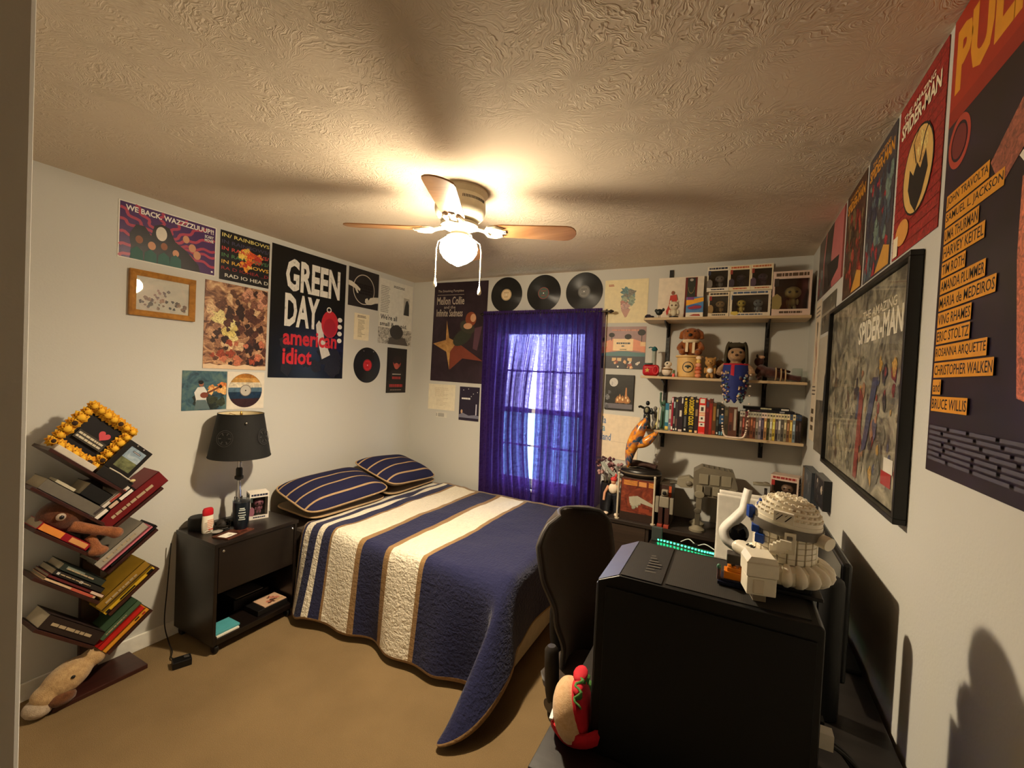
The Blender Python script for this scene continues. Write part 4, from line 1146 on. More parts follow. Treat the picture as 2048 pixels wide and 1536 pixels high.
sp = MB(); sp.lathe([(0, 0), (.05, 0), (.053, .01), (.053, .062), (.047, .07), (0, .07)], (-2.72, 1.415, NZ), C(24, 24, 24, .7), 28)
tag(sp.build('speaker'), 'round dark grey fabric speaker on the back corner of the nightstand', 'speaker')
b = MB()
for i in range(9):
    a = rnd.uniform(0, 6.28); b.tube(spline([(-2.60 + .05 * math.cos(a + k * 1.3) * rnd.uniform(.4, 1), 1.475 + .045 * math.sin(a + k * 1.3), NZ + .004 + .016 * i / 4 * rnd.random() + .012 * k % .03) for k in range(5)], 5), .0032, C(36, 30, 24, .6), 6)
b.ell((-2.605, 1.475, NZ + .03), (.035, .03, .028), C(34, 28, 24, .7), 10)
tag(b.build('cable_bundle'), 'tangle of dark cables and leather strap behind the tumbler on the nightstand', 'cables')
b = MB().obox((-2.515, 1.375, NZ), (.1, .03, 0), (-.04, .17, 0), (0, 0, .006), C(92, 52, 34, .5))
f = Face(b, (-2.515, 1.375, NZ + .006), (-.04, .17, 0), (.1, .03, 0), (0, 0, 1)); f.rect(.03, .05, .97, .95, C(74, 38, 26)); f.rect(.70, .06, .95, .55, C(190, 130, 70)); f.blobs(8, .35, .3, .9, .9, .08, .14, [C(60, 26, 20), C(110, 50, 36)], 3)
tag(b.build('card_booklet'), 'reddish brown booklet lying at the front edge of the nightstand', 'booklet')
b = MB().obox((-2.488, 1.388, NZ + .0078), (.055, .016, 0), (-.016, .07, 0), (0, 0, .001), C(236, 230, 216, .4))
f = Face(b, (-2.488, 1.388, NZ + .0088), (-.016, .07, 0), (.055, .016, 0), (0, 0, 1)); f.lines(.45, .55, .75, .8, 2, INK, .6, .1, 3)
tag(b.build('card'), 'white card lying on the brown booklet', 'card')
tag(MB().ell((-2.565, 1.43, NZ + .008), (.022, .03, .008), C(150, 146, 138, .3), 10).build('crumpled_wrapper'), 'crumpled grey wrapper beside the lotion bottle', 'wrapper')

def window_box(name, label, loc, rotz, W, D, H, figcol, frame, accent, group=None, header=(60, 56, 52), cat='toy box', wide=False, dark=False, inner=(60, 54, 48)):
    """carton with a clear front window and a small generic figure inside; front faces -y"""
    root = thing(name, label, cat, loc, rotz, group)
    fm = C(*frame, .45); e = .0012
    b = MB(); top = .17 * H; bot = .15 * H; sd = .06 * W
    b.box(-W / 2, W / 2, 0, D, 0, .0015, fm).box(-W / 2, W / 2, 0, D, H - .0015, H, fm)
    b.box(-W / 2, -W / 2 + .0015, 0, D, 0, H, fm).box(W / 2 - .0015, W / 2, 0, D, 0, H, fm)
    b.box(-W / 2 + .0015, W / 2 - .0015, D - .002, D, .0015, H - .0015, C(*inner, .6))
    b.box(-W / 2, W / 2, -e, 0, H - top, H, fm).box(-W / 2, W / 2, -e, 0, 0, bot, fm)
    b.box(-W / 2, -W / 2 + sd, -e, 0, bot, H - top, fm).box(W / 2 - sd, W / 2, -e, 0, bot, H - top, fm)
    f = Face(b, (-W / 2, -e, H), (W, 0, 0), (0, 0, -H), (0, -1, 0))
    f.lines(.08, .035, .92, .12, 1, C(*header), .85, .0, int(W * 900) + 3)
    f.lines(.2, .89, .85, .95, 1, C(*header), .8, .1, int(W * 700) + 5)
    f.rect(.04, .16, .07 if wide else .16, .34, C(*accent)); f.poly([(.0, .84), (.0, .58), (.12, .5), (.24, .58), (.26, .74), (.2, .86)] if not wide else [(.03, .9), (.04, .8), (.2, .8), (.24, .9), (.14, .96)], C(*figcol))
    # printed side panels
    for sgn in (-1, 1):
        f2 = Face(b, (sgn * W / 2, 0 if sgn > 0 else D, H), (0, D * (1 if sgn > 0 else -1), 0), (0, 0, -H), (sgn, 0, 0)); f2.rect(.06, .06, .94, .94, C(*accent) if sgn < 0 else C(34, 30, 28)); f2.lines(.3, .2, .7, .8, 6, C(*frame), .5, .2, 4)
    b.build('carton', root)
    MB().box(-W / 2 + .003, W / 2 - .003, .0005, .0012, bot, H - top, clear('blister_film', (.92, .92, .92), .06, .2)).build('window', root)
    n = 2 if wide else 1
    for i in range(n):
        cx = (i - (n - 1) / 2) * W * .42 + (.06 * W if n == 1 else 0); hr = min(W * .3 / (1 if n == 1 else 1.6), H * .17); zc = H * .56
        m_ = C(*(figcol if i == 0 else (120, 128, 128)), .35)
        b = MB().ell((cx, D * .5, zc), (hr, hr * .8, hr * .85), m_, 14).ell((cx, D * .5, zc - hr * 1.3), (hr * .5, hr * .4, hr * .6), m_, 10)
        for s_ in (-1, 1): b.ell((cx + s_ * hr * .28, D * .5, zc - hr * 2.0), (hr * .22, hr * .28, hr * .4), m_, 8); b.ell((cx + s_ * hr * .6, D * .5, zc - hr * 1.25), (hr * .16, hr * .16, hr * .4), m_, 8)
        for s_ in (-1, 1): b.ell((cx + s_ * hr * .4, D * .5 - hr * .72, zc), hr * .17, INK, 8)
        b.build('figure', root)
    return root
window_box('figure_box', 'small white window box with a red badge beside the pillows on the nightstand', (-2.60, 1.695, NZ), R(70), .108, .088, .165, (150, 96, 110), (234, 226, 214), (60, 70, 66), None, (40, 44, 70))

# things inside the nightstand
tag(MB().obox((-2.535, 1.362, .097), (.11, 0, 0), (0, .13, 0), (0, 0, .012), C(80, 160, 168, .5)).build('folder', bevel=.002), 'teal folder on the lower shelf of the nightstand', 'folder')
tag(MB().obox((-2.51, 1.364, .0862), (.094, 0, 0), (0, .12, 0), (0, 0, .0098), C(226, 220, 206, .6)).build('notepad', bevel=.001), 'white notepad under the teal folder', 'notepad')
b = MB().box(-2.57, -2.43, 1.60, 1.79, .0862, .118, C(14, 12, 12, .5)); tag(b.build('case', bevel=.003), 'flat black case on the lower nightstand shelf', 'case')
b = MB().box(-2.555, -2.435, 1.645, 1.785, .119, .124, C(206, 170, 140, .5))
f = Face(b, (-2.435, 1.645, .124), (0, .14, 0), (-.12, 0, 0), (0, 0, 1)); f.blobs(9, .1, .2, .9, .85, .08, .16, [C(96, 60, 44), C(70, 44, 40), C(190, 120, 96)], 5); f.rect(.55, .1, .95, .3, C(180, 150, 110))
tag(b.build('booklet'), 'picture booklet lying on the black case in the nightstand', 'booklet')
tag(MB().box(-2.74, -2.60, 1.56, 1.78, .0862, .15, C(30, 26, 25, .5)).build('box', bevel=.004), 'dark box at the back of the lower nightstand shelf', 'box')
tag(MB().obox((-2.74, 1.575, .1512), (.13, 0, 0), (0, .17, 0), (0, 0, .006), C(110, 104, 98, .6)).build('envelope'), 'grey envelope on the dark box inside the nightstand', 'envelope')
b = MB().tube(spline([(-2.77, 1.30, .55), (-2.775, 1.29, .3), (-2.75, 1.27, .12), (-2.72, 1.28, .012), (-2.62, 1.25, .012), (-2.56, 1.22, .012), (-2.5, 1.235, .02)], 8), .003, BLACK, 6)
tag(b.build('electric_cable'), 'thin black cord running down beside the nightstand to the floor', 'cord')
b = MB().obox((-2.52, 1.20, 0), (.03, .075, 0), (.055, -.02, 0), (0, 0, .035), C(16, 15, 15, .4)); b.obox((-2.488, 1.24, .035), (.012, .02, 0), (.02, -.007, 0), (0, 0, .006), C(60, 58, 56, .4))
tag(b.build('power_adapter', bevel=.005), 'black power adapter on the carpet in front of the nightstand', 'power adapter')

# ------------------------------------------------------------------ tree bookshelf
M_WEN = wood('dark_walnut', (44, 20, 18), (62, 30, 24), 16, .35, (1, .1, 1), .02)
TX0, TX1, TY = -2.785, -2.60, .955
tr = thing('bookshelf', 'dark brown tree-shaped bookshelf with slanted shelves against the left wall', 'bookshelf', (-2.69, TY, 0))
MB().box(-.098, .098, -.175, .175, 0, .022, M_WEN).build('base', tr, bevel=.003)
MB().box(-.095, -.065, -.035, .035, .022, .98, M_WEN).build('trunk', tr, bevel=.002)
SLOTS = {}
dL = Vector((0, -math.cos(R(43)), math.sin(R(43)))); nL = Vector((0, math.sin(R(43)), math.cos(R(43))))
dR = Vector((0, math.cos(R(38)), math.sin(R(38)))); nR = Vector((0, -math.sin(R(38)), math.cos(R(38))))
def plank(key, y, z, d, n, L_):
    o = Vector((-.095, y - TY, z)); SLOTS[key] = (Vector((TX0, y, z)), d, n, L_)
    MB().obox(o, d * L_, n * -.014, (.19, 0, 0), M_WEN).build('slanted_shelf', tr, bevel=.0015)
plank('L0', 1.02, .935, dL, nL, .36)
plank('L1', .945, .80, dL, nL, .33); plank('R1', .965, .765, dR, nR, .26)
plank('L2', .93, .64, dL, nL, .29); plank('R2', .955, .56, dR, nR, .25)
plank('L3', .935, .43, dL, nL, .30); plank('R3', .965, .355, dR, nR, .25)
plank('L4', .92, .225, dL, nL, .27); plank('R4', .965, .165, dR, nR, .22)

def book(label, key, s0, length, t0, th, depth, cover, spine=None, marks=None, xoff=0.0, group='books on the tree bookshelf', pages=True, cat='book', lines=True, seed=1):
    """a book lying along a slanted shelf, spine towards the room"""
    o, d, n, L_ = SLOTS[key]; depth = min(depth, .15)
    P = Vector((TX1 - depth - xoff - .004, o.y, o.z)) + d * s0 + n * (t0 + .0006)
    root = thing('book', label, cat, P, 0, group)
    cm = cover; b = MB(); X = Vector((depth, 0, 0)); c = .0025
    b.obox((0, 0, 0), d * length, n * c, X, cm).obox(n * (th - c), d * length, n * c, X, cm)
    b.obox(X * (1 - c / depth), d * length, n * th, Vector((c, 0, 0)), spine or cm)
    side = 1 if d.y > 0 else -1
    f = Face(b, X + Vector((c, 0, 0)) + n * th + (d * 0 if side > 0 else d * length), d * length * side, -n * th, (1, 0, 0))
    if marks:
        for (u0, v0, u1, v1, m) in marks: f.rect(u0, v0, u1, v1, m)
    if lines: f.lines(.12, .34, .85, .66, 1, C(170, 152, 122), .6, .3, seed)
    b.build('cover', root)
    if pages: MB().obox(n * c + d * .003 + X * .01, d * (length - .006), n * (th - 2 * c), X * .98 - Vector((.004, 0, 0)), C(176, 164, 140, .7)).build('pages', root)
    return root
book('thick grey binder on the upper left arm of the tree bookshelf', 'L1', .02, .29, 0, .05, .17, C(96, 92, 84), C(104, 98, 88), None, 0, lines=False)
book('black hardcover on the grey binder near the bookshelf trunk', 'L1', .0, .17, .052, .06, .14, C(12, 11, 12), None, None, .01, lines=False)
tag(MB().obox(Vector((-2.70, .945, .80)) + dL * .19 + nL * .052, dL * .085, nL * .012, (.075, 0, 0), C(196, 186, 160, .6)).build('sticky_notes'), 'pale stack of sticky notes on the grey binder', 'notes')
book('big dark red book on the upper right arm of the tree bookshelf', 'R1', .0, .30, 0, .072, .185, C(110, 22, 26, .4), C(104, 20, 24, .4), None, -.0, seed=4)
book('black volume with white spine marks on the big red book', 'R1', -.02, .20, .073, .02, .13, C(24, 20, 20), None, [(.05, .1, .35, .9, C(226, 218, 206)), (.4, .1, .6, .9, C(200, 170, 150)), (.65, .1, .95, .9, C(226, 218, 206))], 0.0, lines=False)
book('white spined volume topmost on the big red book', 'R1', -.01, .18, .094, .02, .13, C(206, 196, 184), None, [(.1, .2, .3, .8, C(60, 50, 50)), (.5, .2, .9, .8, C(150, 60, 50))], 0.0, lines=False)
book('red book with an orange title under the brown plush on the left arm', 'L2', .07, .22, 0, .034, .14, C(150, 24, 38, .4), None, [(.02, .12, .45, .9, C(226, 140, 60)), (.6, .2, .95, .8, C(214, 150, 90))], 0, lines=False)
book('thick grey book on the middle right arm', 'R2', .0, .235, .028, .042, .16, C(150, 142, 128), C(158, 150, 136), None, 0.005, seed=7)
book('thin pink book under the thick grey book', 'R2', .0, .245, .013, .014, .17, C(200, 110, 124, .5), None, None, 0, lines=False)
book('flat black book under the thin pink book', 'R2', .03, .23, 0, .012, .18, C(22, 18, 18), None, None, 0, lines=False)
book('dark green book on the lower left arm', 'L3', .04, .20, .052, .03, .14, C(40, 48, 42), None, [(.1, .2, .5, .6, C(120, 130, 120))], 0.01, seed=9)
book('dark grey book with white specks on the lower left arm', 'L3', .02, .23, .028, .024, .15, C(34, 32, 30), None, [(.05, .3, .1, .7, C(200, 196, 190)), (.5, .3, .56, .7, C(200, 196, 190))], 0.005, seed=10)
book('thin maroon magazine on the lower left arm', 'L3', .0, .26, .014, .013, .16, C(96, 34, 34), None, [(.75, .1, .98, .9, C(214, 190, 170))], 0, lines=False)
book('pale cream paperback lowest on the lower left arm', 'L3', .03, .23, 0, .013, .15, C(222, 190, 150), None, [(.5, .1, .95, .9, C(190, 90, 70))], 0, lines=False)
book('thick mustard yellow book on the lower right arm', 'R3', .0, .24, .022, .05, .17, C(150, 116, 34, .5), C(140, 106, 30, .5), [(.0, .75, 1, .86, INK)], .004, seed=12)
book('yellow book with black lettering under the mustard one', 'R3', -.005, .245, 0, .021, .175, C(206, 166, 44, .45), None, [(.03, .2, .1, .8, INK), (.85, .2, .97, .8, INK), (.3, .3, .6, .7, INK)], 0, lines=False)
book('wide dark brown book on the lowest left arm', 'L4', .0, .26, 0, .06, .17, C(44, 30, 26), C(40, 28, 24), None, 0, seed=14)
book('green book topmost on the lowest right arm', 'R4', .03, .19, .052, .03, .15, C(66, 92, 66), None, None, .01, seed=15)
book('bright red book on the lowest right arm', 'R4', .0, .21, .024, .028, .165, C(190, 34, 30, .4), None, None, .003, lines=False)
book('orange yellow book lowest on the lowest right arm', 'R4', .0, .215, 0, .024, .175, C(216, 146, 44, .4), None, [(.7, .2, .8, .5, INK), (.86, .3, .93, .7, C(150, 40, 30))], 0, lines=False)

# sunflower picture frame on top, propped along the top shelf
o = Vector((TX1, 1.02, .935))
sf = thing('picture_frame', 'square black picture framed with yellow cloth sunflowers on top of the bookshelf', 'picture frame', o + dL * .262 + nL * .03 + Vector((-.06, 0, 0)))
a_, n_ = -dL, nL       # reader's right, up
Wf = .2
b = MB().obox(a_ * (-Wf / 2), a_ * Wf, n_ * Wf, (-.014, 0, 0), C(20, 14, 16, .5))
f = Face(b, a_ * (-Wf / 2) + n_ * Wf, a_ * Wf, -n_ * Wf, (1, 0, 0))
hp = [(.66 + .010 * 16 * math.sin(t_) ** 3 * .8, .40 - .008 * (13 * math.cos(t_) - 5 * math.cos(2 * t_) - 2 * math.cos(3 * t_) - math.cos(4 * t_))) for t_ in [2 * PI * i / 24 for i in range(24)]]
f.poly(hp[::-1], C(206, 76, 84))
b.build('panel', sf)
b = MB().obox(a_ * (-.065) + n_ * .055 + Vector((.001, 0, 0)), a_ * .13, n_ * .04, (.012, 0, 0), C(60, 54, 46))
f = Face(b, a_ * (-.065) + n_ * .095 + Vector((.013, 0, 0)), a_ * .13, n_ * -.04, (1, 0, 0)); f.lines(.05, .1, .95, .9, 2, C(206, 196, 170), .55, .1, 3)
b.build('name_strip', sf)
M_PET = [C(226, 160, 28, .8), C(240, 184, 48, .8), C(216, 142, 20, .8)]
def sunflower(p, r, mid, seed, par):
    rr = random.Random(seed); b = MB()
    for ring_ in range(3):
        n = 9
        for i in range(n):
            a = 2 * PI * (i + .5 * ring_) / n + rr.uniform(-.1, .1); r0 = r * (.95 - .2 * ring_)
            dv = a_ * math.cos(a) + n_ * math.sin(a); tv = -a_ * math.sin(a) + n_ * math.cos(a); x = Vector((.004 + .007 * ring_, 0, 0))
            b.add([p + x + dv * r * .15, p + x + dv * r0 * .62 + tv * r0 * .36 + Vector((.006, 0, 0)), p + x + dv * r0, p + x + dv * r0 * .62 - tv * r0 * .36 + Vector((.006, 0, 0))], [(0, 1, 2, 3)], M_PET[(i + ring_) % 3])
    if mid: b.ell(p + Vector((.02, 0, 0)), (.008, r * .32, r * .32), C(56, 36, 22, .9), 10)
    else: b.ell(p + Vector((.018, 0, 0)), (.01, r * .4, r * .4), M_PET[1], 10)
    b.build('flower', par, thick=.001)
k = 0
for i in range(6):
    for side in range(4):
        e = -Wf / 2 + Wf * i / 6
        p = [(e, 0), (Wf / 2, e + Wf / 2), (-e, Wf), (-Wf / 2, Wf / 2 - e)][side]
        sunflower(a_ * p[0] + n_ * p[1], .033 * rnd.uniform(.85, 1.15), k % 5 == 0, k, sf); k += 1
tag(MB().obox(o + dL * -.005 + nL * .0008 + Vector((-.16, 0, 0)), dL * .16, nL * .044, (.155, 0, 0), C(24, 20, 18, .5)).build('box', bevel=.002), 'flat black box on the top slanted shelf under the landscape picture', 'box')
tag(MB().obox(o + dL * .166 + nL * .0008 + Vector((-.17, 0, 0)), dL * .18, nL * .026, (.16, 0, 0), C(206, 196, 180, .6)).build('paper_block', bevel=.002), 'pale paper block on the top slanted shelf under the sunflower frame', 'paper')
# lower picture standing on the right end of the top shelf
pf = thing('picture_frame', 'small dark frame with a blue and green landscape in front of the sunflower frame', 'picture frame', o + dL * .095 + nL * .047 + Vector((-.02, .0, 0)))
b = MB().obox(a_ * (-.055), a_ * .125, n_ * .15, (-.012, 0, 0), C(28, 24, 22, .4))
f = Face(b, a_ * (-.055) + n_ * .15, a_ * .125, -n_ * .15, (1, 0, 0))
f.rect(.2, .14, .85, .52, paint('cloudy_sky_print', [(.35, (96, 124, 150)), (.65, (170, 186, 196))], 20, 4, 1)); f.rect(.2, .52, .85, .85, paint('meadow_print', [(.35, (60, 66, 44)), (.65, (120, 124, 84))], 26, 4, 1)); f.rect(.38, .22, .7, .27, INK); f.rect(.40, .235, .68, .255, C(200, 190, 190))
b.build('panel', pf, bevel=.002)
for u in (.35, .62): MB().ell(a_ * (-.055 + .125 * u) + n_ * .142 + Vector((.003, 0, 0)), .005, CHROME, 8).build('stud', pf)
b = MB().tube(spline([o + dL * .13 + nL * .0485 + Vector((-.005, 0, 0)), o + dL * .08 + nL * .05 + Vector((-.003, 0, 0)), o + dL * .04 + nL * .0485 + Vector((-.006, 0, 0)), o + dL * .0 + nL * .049 + Vector((-.008, 0, 0))], 6), .003, C(206, 196, 176, .6), 6)
tag(b.build('bead_string'), 'thin pale string lying on the flat black box below the landscape picture', 'string')
tag(MB().ell(o + dL * .012 + nL * .052 + Vector((-.0, 0, 0)), (.008, .012, .007), C(214, 196, 140, .5), 10).build('pebble'), 'small cream pebble on the flat black box below the landscape picture', 'pebble')

# plush things on the bookshelf
M_BPL = fur('brown_plush', (70, 38, 24), (108, 62, 38)); M_BPL2 = fur('tan_brown_plush', (120, 70, 42), (160, 100, 62)); M_BEI = fur('beige_plush', (170, 136, 92), (206, 172, 124))
pl = thing('plush_animal', 'brown plush animal sprawled over the middle left arm of the bookshelf', 'plush toy', (-2.655, .862, .742))
b = MB().ell((-.02, -.035, .115), (.07, .095, .075), M_BPL, 16).ell((-.03, .05, .06), (.06, .075, .06), M_BPL, 14)
b.build('body', pl, remesh=.007, smooth_it=4)
b = MB().tube([(.03, -.03, .075), (.045, .03, .045), (.05, .085, .02), (.055, .12, .005)], [.026, .024, .022, .026], M_BPL2, 10).ell((.055, .125, 0), (.028, .03, .026), M_BPL2, 12).ell((.06, .06, -.065), (.025, .04, .022), M_BPL2, 12).tube([(.02, .04, .0), (.05, .055, -.05)], .022, M_BPL2, 10)
b.build('arms', pl, remesh=.006, smooth_it=3)
MB().ell((.045, -.065, .125), (.01, .018, .017), C(170, 150, 130), 12).ell((.053, -.065, .125), (.006, .009, .009), INK, 10).build('eye', pl)
pl = thing('plush_animal', 'beige plush animal with a dark eye lying on the bookshelf base', 'plush toy', (-2.64, .84, .022))
MB().ell((0, 0, .09), (.07, .10, .062), M_BEI, 16, Matrix.Rotation(R(28), 3, 'X')).ell((.0, .09, .135), (.045, .05, .04), M_BEI, 14).ell((0, -.07, .045), (.06, .05, .045), M_BEI, 12).build('body', pl, remesh=.007, smooth_it=5)
MB().ell((.066, .0, .115), (.006, .008, .007), INK, 8).build('eye', pl)
MB().ell((.045, -.03, .03), (.035, .05, .03), fur('cocoa_plush', (84, 50, 28), (120, 76, 46)), 12).build('paw', pl)
tag(MB().ell((-2.63, .745, .035), (.06, .05, .035), fur('pale_plush', (160, 140, 116), (196, 176, 150)), 14).build('plush_ball'), 'pale round plush ball on the carpet at the end of the bookshelf base', 'plush toy')
# ------------------------------------------------------------------ desk along the right wall
M_DESK = wood('black_ash', (20, 17, 16), (34, 29, 27), 30, .4, (.05, 1, 1), .12)
DX0, DX1, DY0, DY1, DZ = -.36, .392, .868, 2.47, .73
desk = thing('desk', 'long black ash-grain desk against the right wall', 'desk', (0.016, 1.67, 0))
ox, oy = .016, 1.67
MB().box(DX0 - ox, DX1 - ox, DY0 - oy, DY1 - oy, DZ - .028, DZ, M_DESK).build('desktop', desk, bevel=.002)
for sx in (DX0 + .05, DX1 - .05):
    for sy in (DY0 + .06, DY1 - .06):
        MB().box(sx - ox - .022, sx - ox + .022, sy - oy - .022, sy - oy + .022, 0, DZ - .028, C(22, 20, 20, .4)).build('leg', desk, bevel=.002)
MB().box(DX1 - ox - .03, DX1 - ox - .012, DY0 - oy + .09, DY1 - oy - .09, .35, DZ - .03, M_DESK).build('back_panel', desk)

# led strip lying on the far part of the desk, with controller and lead
led = thing('led_strip', 'green glowing LED strip curling along the far end of the desk', 'LED strip', (-.2, 2.41, DZ))
pts = spline([(-.14, .035, .010), (-.07, .028, .010), (.02, .012, .010), (.1, -.004, .010), (.155, -.012, .012)], 10)
b = MB()
for p, q in zip(pts, pts[1:]): b.obox(p + Vector((0, 0, -.005)), q - p, (0, .0015, 0), (0, 0, .012), C(60, 66, 62, .4))
b.build('tape', led)
M_LED = emit('lit_green_diode', (.015, 1.0, .36), 40)
b = MB(); L_ = 21
for i in range(L_):
    p = pts[min(len(pts) - 1, int(i * (len(pts) - 1) / (L_ - 1)))]; b.obox(p + Vector((-.0035, -.002, -.003)), (.006, 0, 0), (0, -.0016, 0), (0, 0, .006), M_LED)
b.build('diodes', led)
MB().box(.155, .19, -.03, .005, 0, .03, C(20, 20, 20, .4)).build('controller', led, bevel=.003)
b = MB().tube(spline([(-.01, .09, .004), (.03, .075, .03), (.07, .06, .012), (.11, .045, .03), (.15, .03, .02), (.165, .0, .02)], 8), .0028, C(210, 222, 214, .4), 6); b.box(.05, .075, .05, .066, .006, .018, BLACK)
b.build('lead', led)
tag(MB().box(-.355, -.30, 2.44, 2.46, DZ, DZ + .075, C(60, 66, 64, .4)).build('bookend', bevel=.003), 'small upright grey block at the far left corner of the desk', 'block')

# computer tower
pc = thing('computer_tower', 'big black computer tower standing on the near end of the desk', 'computer', (-.04, 1.10, DZ))
M_CASE = C(13, 13, 14, .45, bump=.05); M_CTOP = C(30, 28, 27, .55, bump=.2, bscale=900)
hx, hy, hz = .215, .122, .42
ang_ = 0
b = MB()
# body with a bevelled front top edge (front faces -x)
prof = [(-hx, 0), (hx, 0), (hx, hz - .006), (hx - .006, hz), (-hx + .048, hz), (-hx, hz - .022)]
b.prism([(x, -hy, z) for x, z in prof], (0, 2 * hy, 0), M_CASE)
b.build('case', pc, bevel=.003)
M_FRONT = C(84, 84, 88, .35)
b = MB().add([(-hx + .0005, -hy + .004, hz - .0212), (-hx + .047, -hy + .004, hz + .0008), (-hx + .047, hy - .004, hz + .0008), (-hx + .0005, hy - .004, hz - .0212)], [(0, 1, 2, 3)], M_FRONT)
b.build('front_bevel', pc, thick=.0008)
b = MB().box(-hx - .004, -hx, -hy + .006, hy - .006, .02, hz - .03, M_FRONT).build('front_panel', pc, bevel=.002)
b = MB()
t = NT('vent_mesh'); co = t.coord(); vv = t.n('ShaderNodeTexVoronoi'); vv.inputs['Scale'].default_value = 260; vv.inputs['Randomness'].default_value = 0; t.l(co, vv.inputs['Vector'])
t.l(t.ramp(vv.outputs['Distance'], [(.3, (.008, .0075, .007)), (.42, (.032, .03, .028))]).outputs[0], t.b.inputs['Base Color']); t.b.inputs['Roughness'].default_value = .5
b.box(-hx + .145, hx - .02, -hy + .015, hy - .015, hz, hz + .002, t.m)
b.build('top_vent', pc)
b = MB().box(-hx + .05, -hx + .138, -hy + .006, hy - .006, hz, hz + .0025, M_CTOP)
f = Face(b, (-hx + .125, -hy + .05, hz + .0025), (0, .10, 0), (-.03, 0, 0), (0, 0, 1), .0006)
LG = C(96, 92, 86, .4)
for i, (u, h) in enumerate([(0.0, .8), (.14, .6), (.3, 1), (.46, 1), (.6, .7), (.76, .5), (.9, .35)]):
    f.poly([(u, 1), (u + .05, 1), (u + .08, 1 - h), (u + .03, 1 - h)], LG)
b.build('top_cover', pc)
MB().box(-hx + .02, hx - .012, -hy - .004, -hy, .012, hz - .03, C(5, 5, 6, .6)).build('side_panel', pc, bevel=.001)
b = MB()
for sx in (-hx + .04, hx - .05):
    for sy in (-hy + .03, hy - .03): b.cyl((sx, sy, -.0), (sx, sy, .004), .015, BLACK)
b.build('feet', pc)
b = MB().box(hx, hx + .004, -hy + .02, hy - .02, .05, hz - .03, C(24, 24, 25, .5))
b.box(hx + .004, hx + .03, -.085, -.06, .17, .20, C(220, 214, 200, .4)).box(hx + .004, hx + .02, -.05, -.03, .16, .2, BLACK)
b.build('rear_ports', pc)
b = MB()
for i, (y0, z0) in enumerate([(-.07, .18), (-.04, .17), (.0, .15), (.05, .12)]):
    b.tube(spline([(hx + .012, y0, z0), (hx + .07, y0 - .01, z0 - .03), (hx + .1 + .012 * i, y0 - .03, z0 - .12), (hx + .09, y0 - .05 + .03 * i, .006)], 8), .004, BLACK, 7)
tag(b.build('cable_bundle', None, (-.04, 1.10, DZ)), 'black cables drooping behind the computer tower by the right wall', 'cables')

# monitor behind the tower
mo = thing('monitor', 'black monitor on the desk behind the computer tower, backed by the right wall', 'monitor', (.300, 1.765, DZ), -PI / 2)
MB().box(-.305, .305, -.012, .012, .06, .39, C(12, 12, 13, .35)).build('panel', mo, bevel=.008)
MB().box(-.298, .298, -.0135, -.0125, .068, .382, C(6, 6, 8, .15)).build('screen', mo)
MB().box(-.03, .03, .012, .03, .012, .22, BLACK).build('stand_neck', mo, bevel=.004)
MB().box(-.12, .12, -.09, .09, 0, .012, BLACK).build('stand_base', mo, bevel=.004)
spk = thing('desk_speaker', 'rounded black desk speaker between the tower and the right wall', 'speaker', (.256, 1.40, DZ))
b = MB().lathe([(0, 0), (.026, 0), (.030, .006), (.030, .35), (.027, .362), (.018, .369), (0, .37)], (0, 0, 0), C(18, 18, 18, .6), 28).build('cabinet', spk)
MB().box(-.0312, -.029, -.012, .012, .05, .32, C(30, 30, 30, .8)).build('grille', spk)

# sandwich plush on the desk
pl = thing('plush_sandwich', 'plush sandwich toy with red wrap leaning against the computer tower on the desk', 'plush toy', (-.272, 1.005, DZ)); pl.scale = (1.15, 1.1, .80)
M_BUN = fur('bun_plush', (214, 170, 124), (232, 196, 152), 90, .3); M_RED = C(196, 20, 40, .8, bump=.2); M_GRN = C(70, 120, 50, .8, bump=.2)
T = Matrix.Rotation(R(-12), 4, 'Y') @ Matrix.Rotation(R(8), 4, 'Z')
b = MB(T).ell((-.018, 0, .078), (.034, .07, .078), M_BUN, 22); b.build('bun', pl)
b = MB(T).ell((.006, .01, .085), (.018, .062, .074), M_RED, 18); b.build('filling', pl)
b = MB(T)
for sg in (1,):
    n = 40; vs = []
    for i in range(n + 1):
        a = R(-70 + 210 * i / n); w_ = .008 * math.sin(i * 1.3)
        for rr_ in (.66, 1.0): vs.append((.012 + w_ * rr_ + (.004 if rr_ > .8 else 0), .075 * rr_ * math.cos(a), .08 + .086 * rr_ * math.sin(a)))
    b.add(vs, [(2 * i, 2 * i + 1, 2 * i + 3, 2 * i + 2) for i in range(n)], M_GRN, True)
b.build('lettuce', pl, thick=.004)
b = MB(T).lathe([(0, -.001), (.03, 0), (.052, .02), (.06, .045), (.057, .06), (.05, .058)], (-.006, 0, .0), M_RED, 26); b.build('wrap', pl)
b = MB(T).box(-.0595, -.052, -.03, .028, .066, .070, WHITE); b.build('stitch', pl)
b = MB(T).ell((.012, .03, .158), (.016, .03, .012), M_RED, 12).ell((.012, -.008, .152), (.012, .024, .010), M_RED, 12); b.build('tomato', pl)

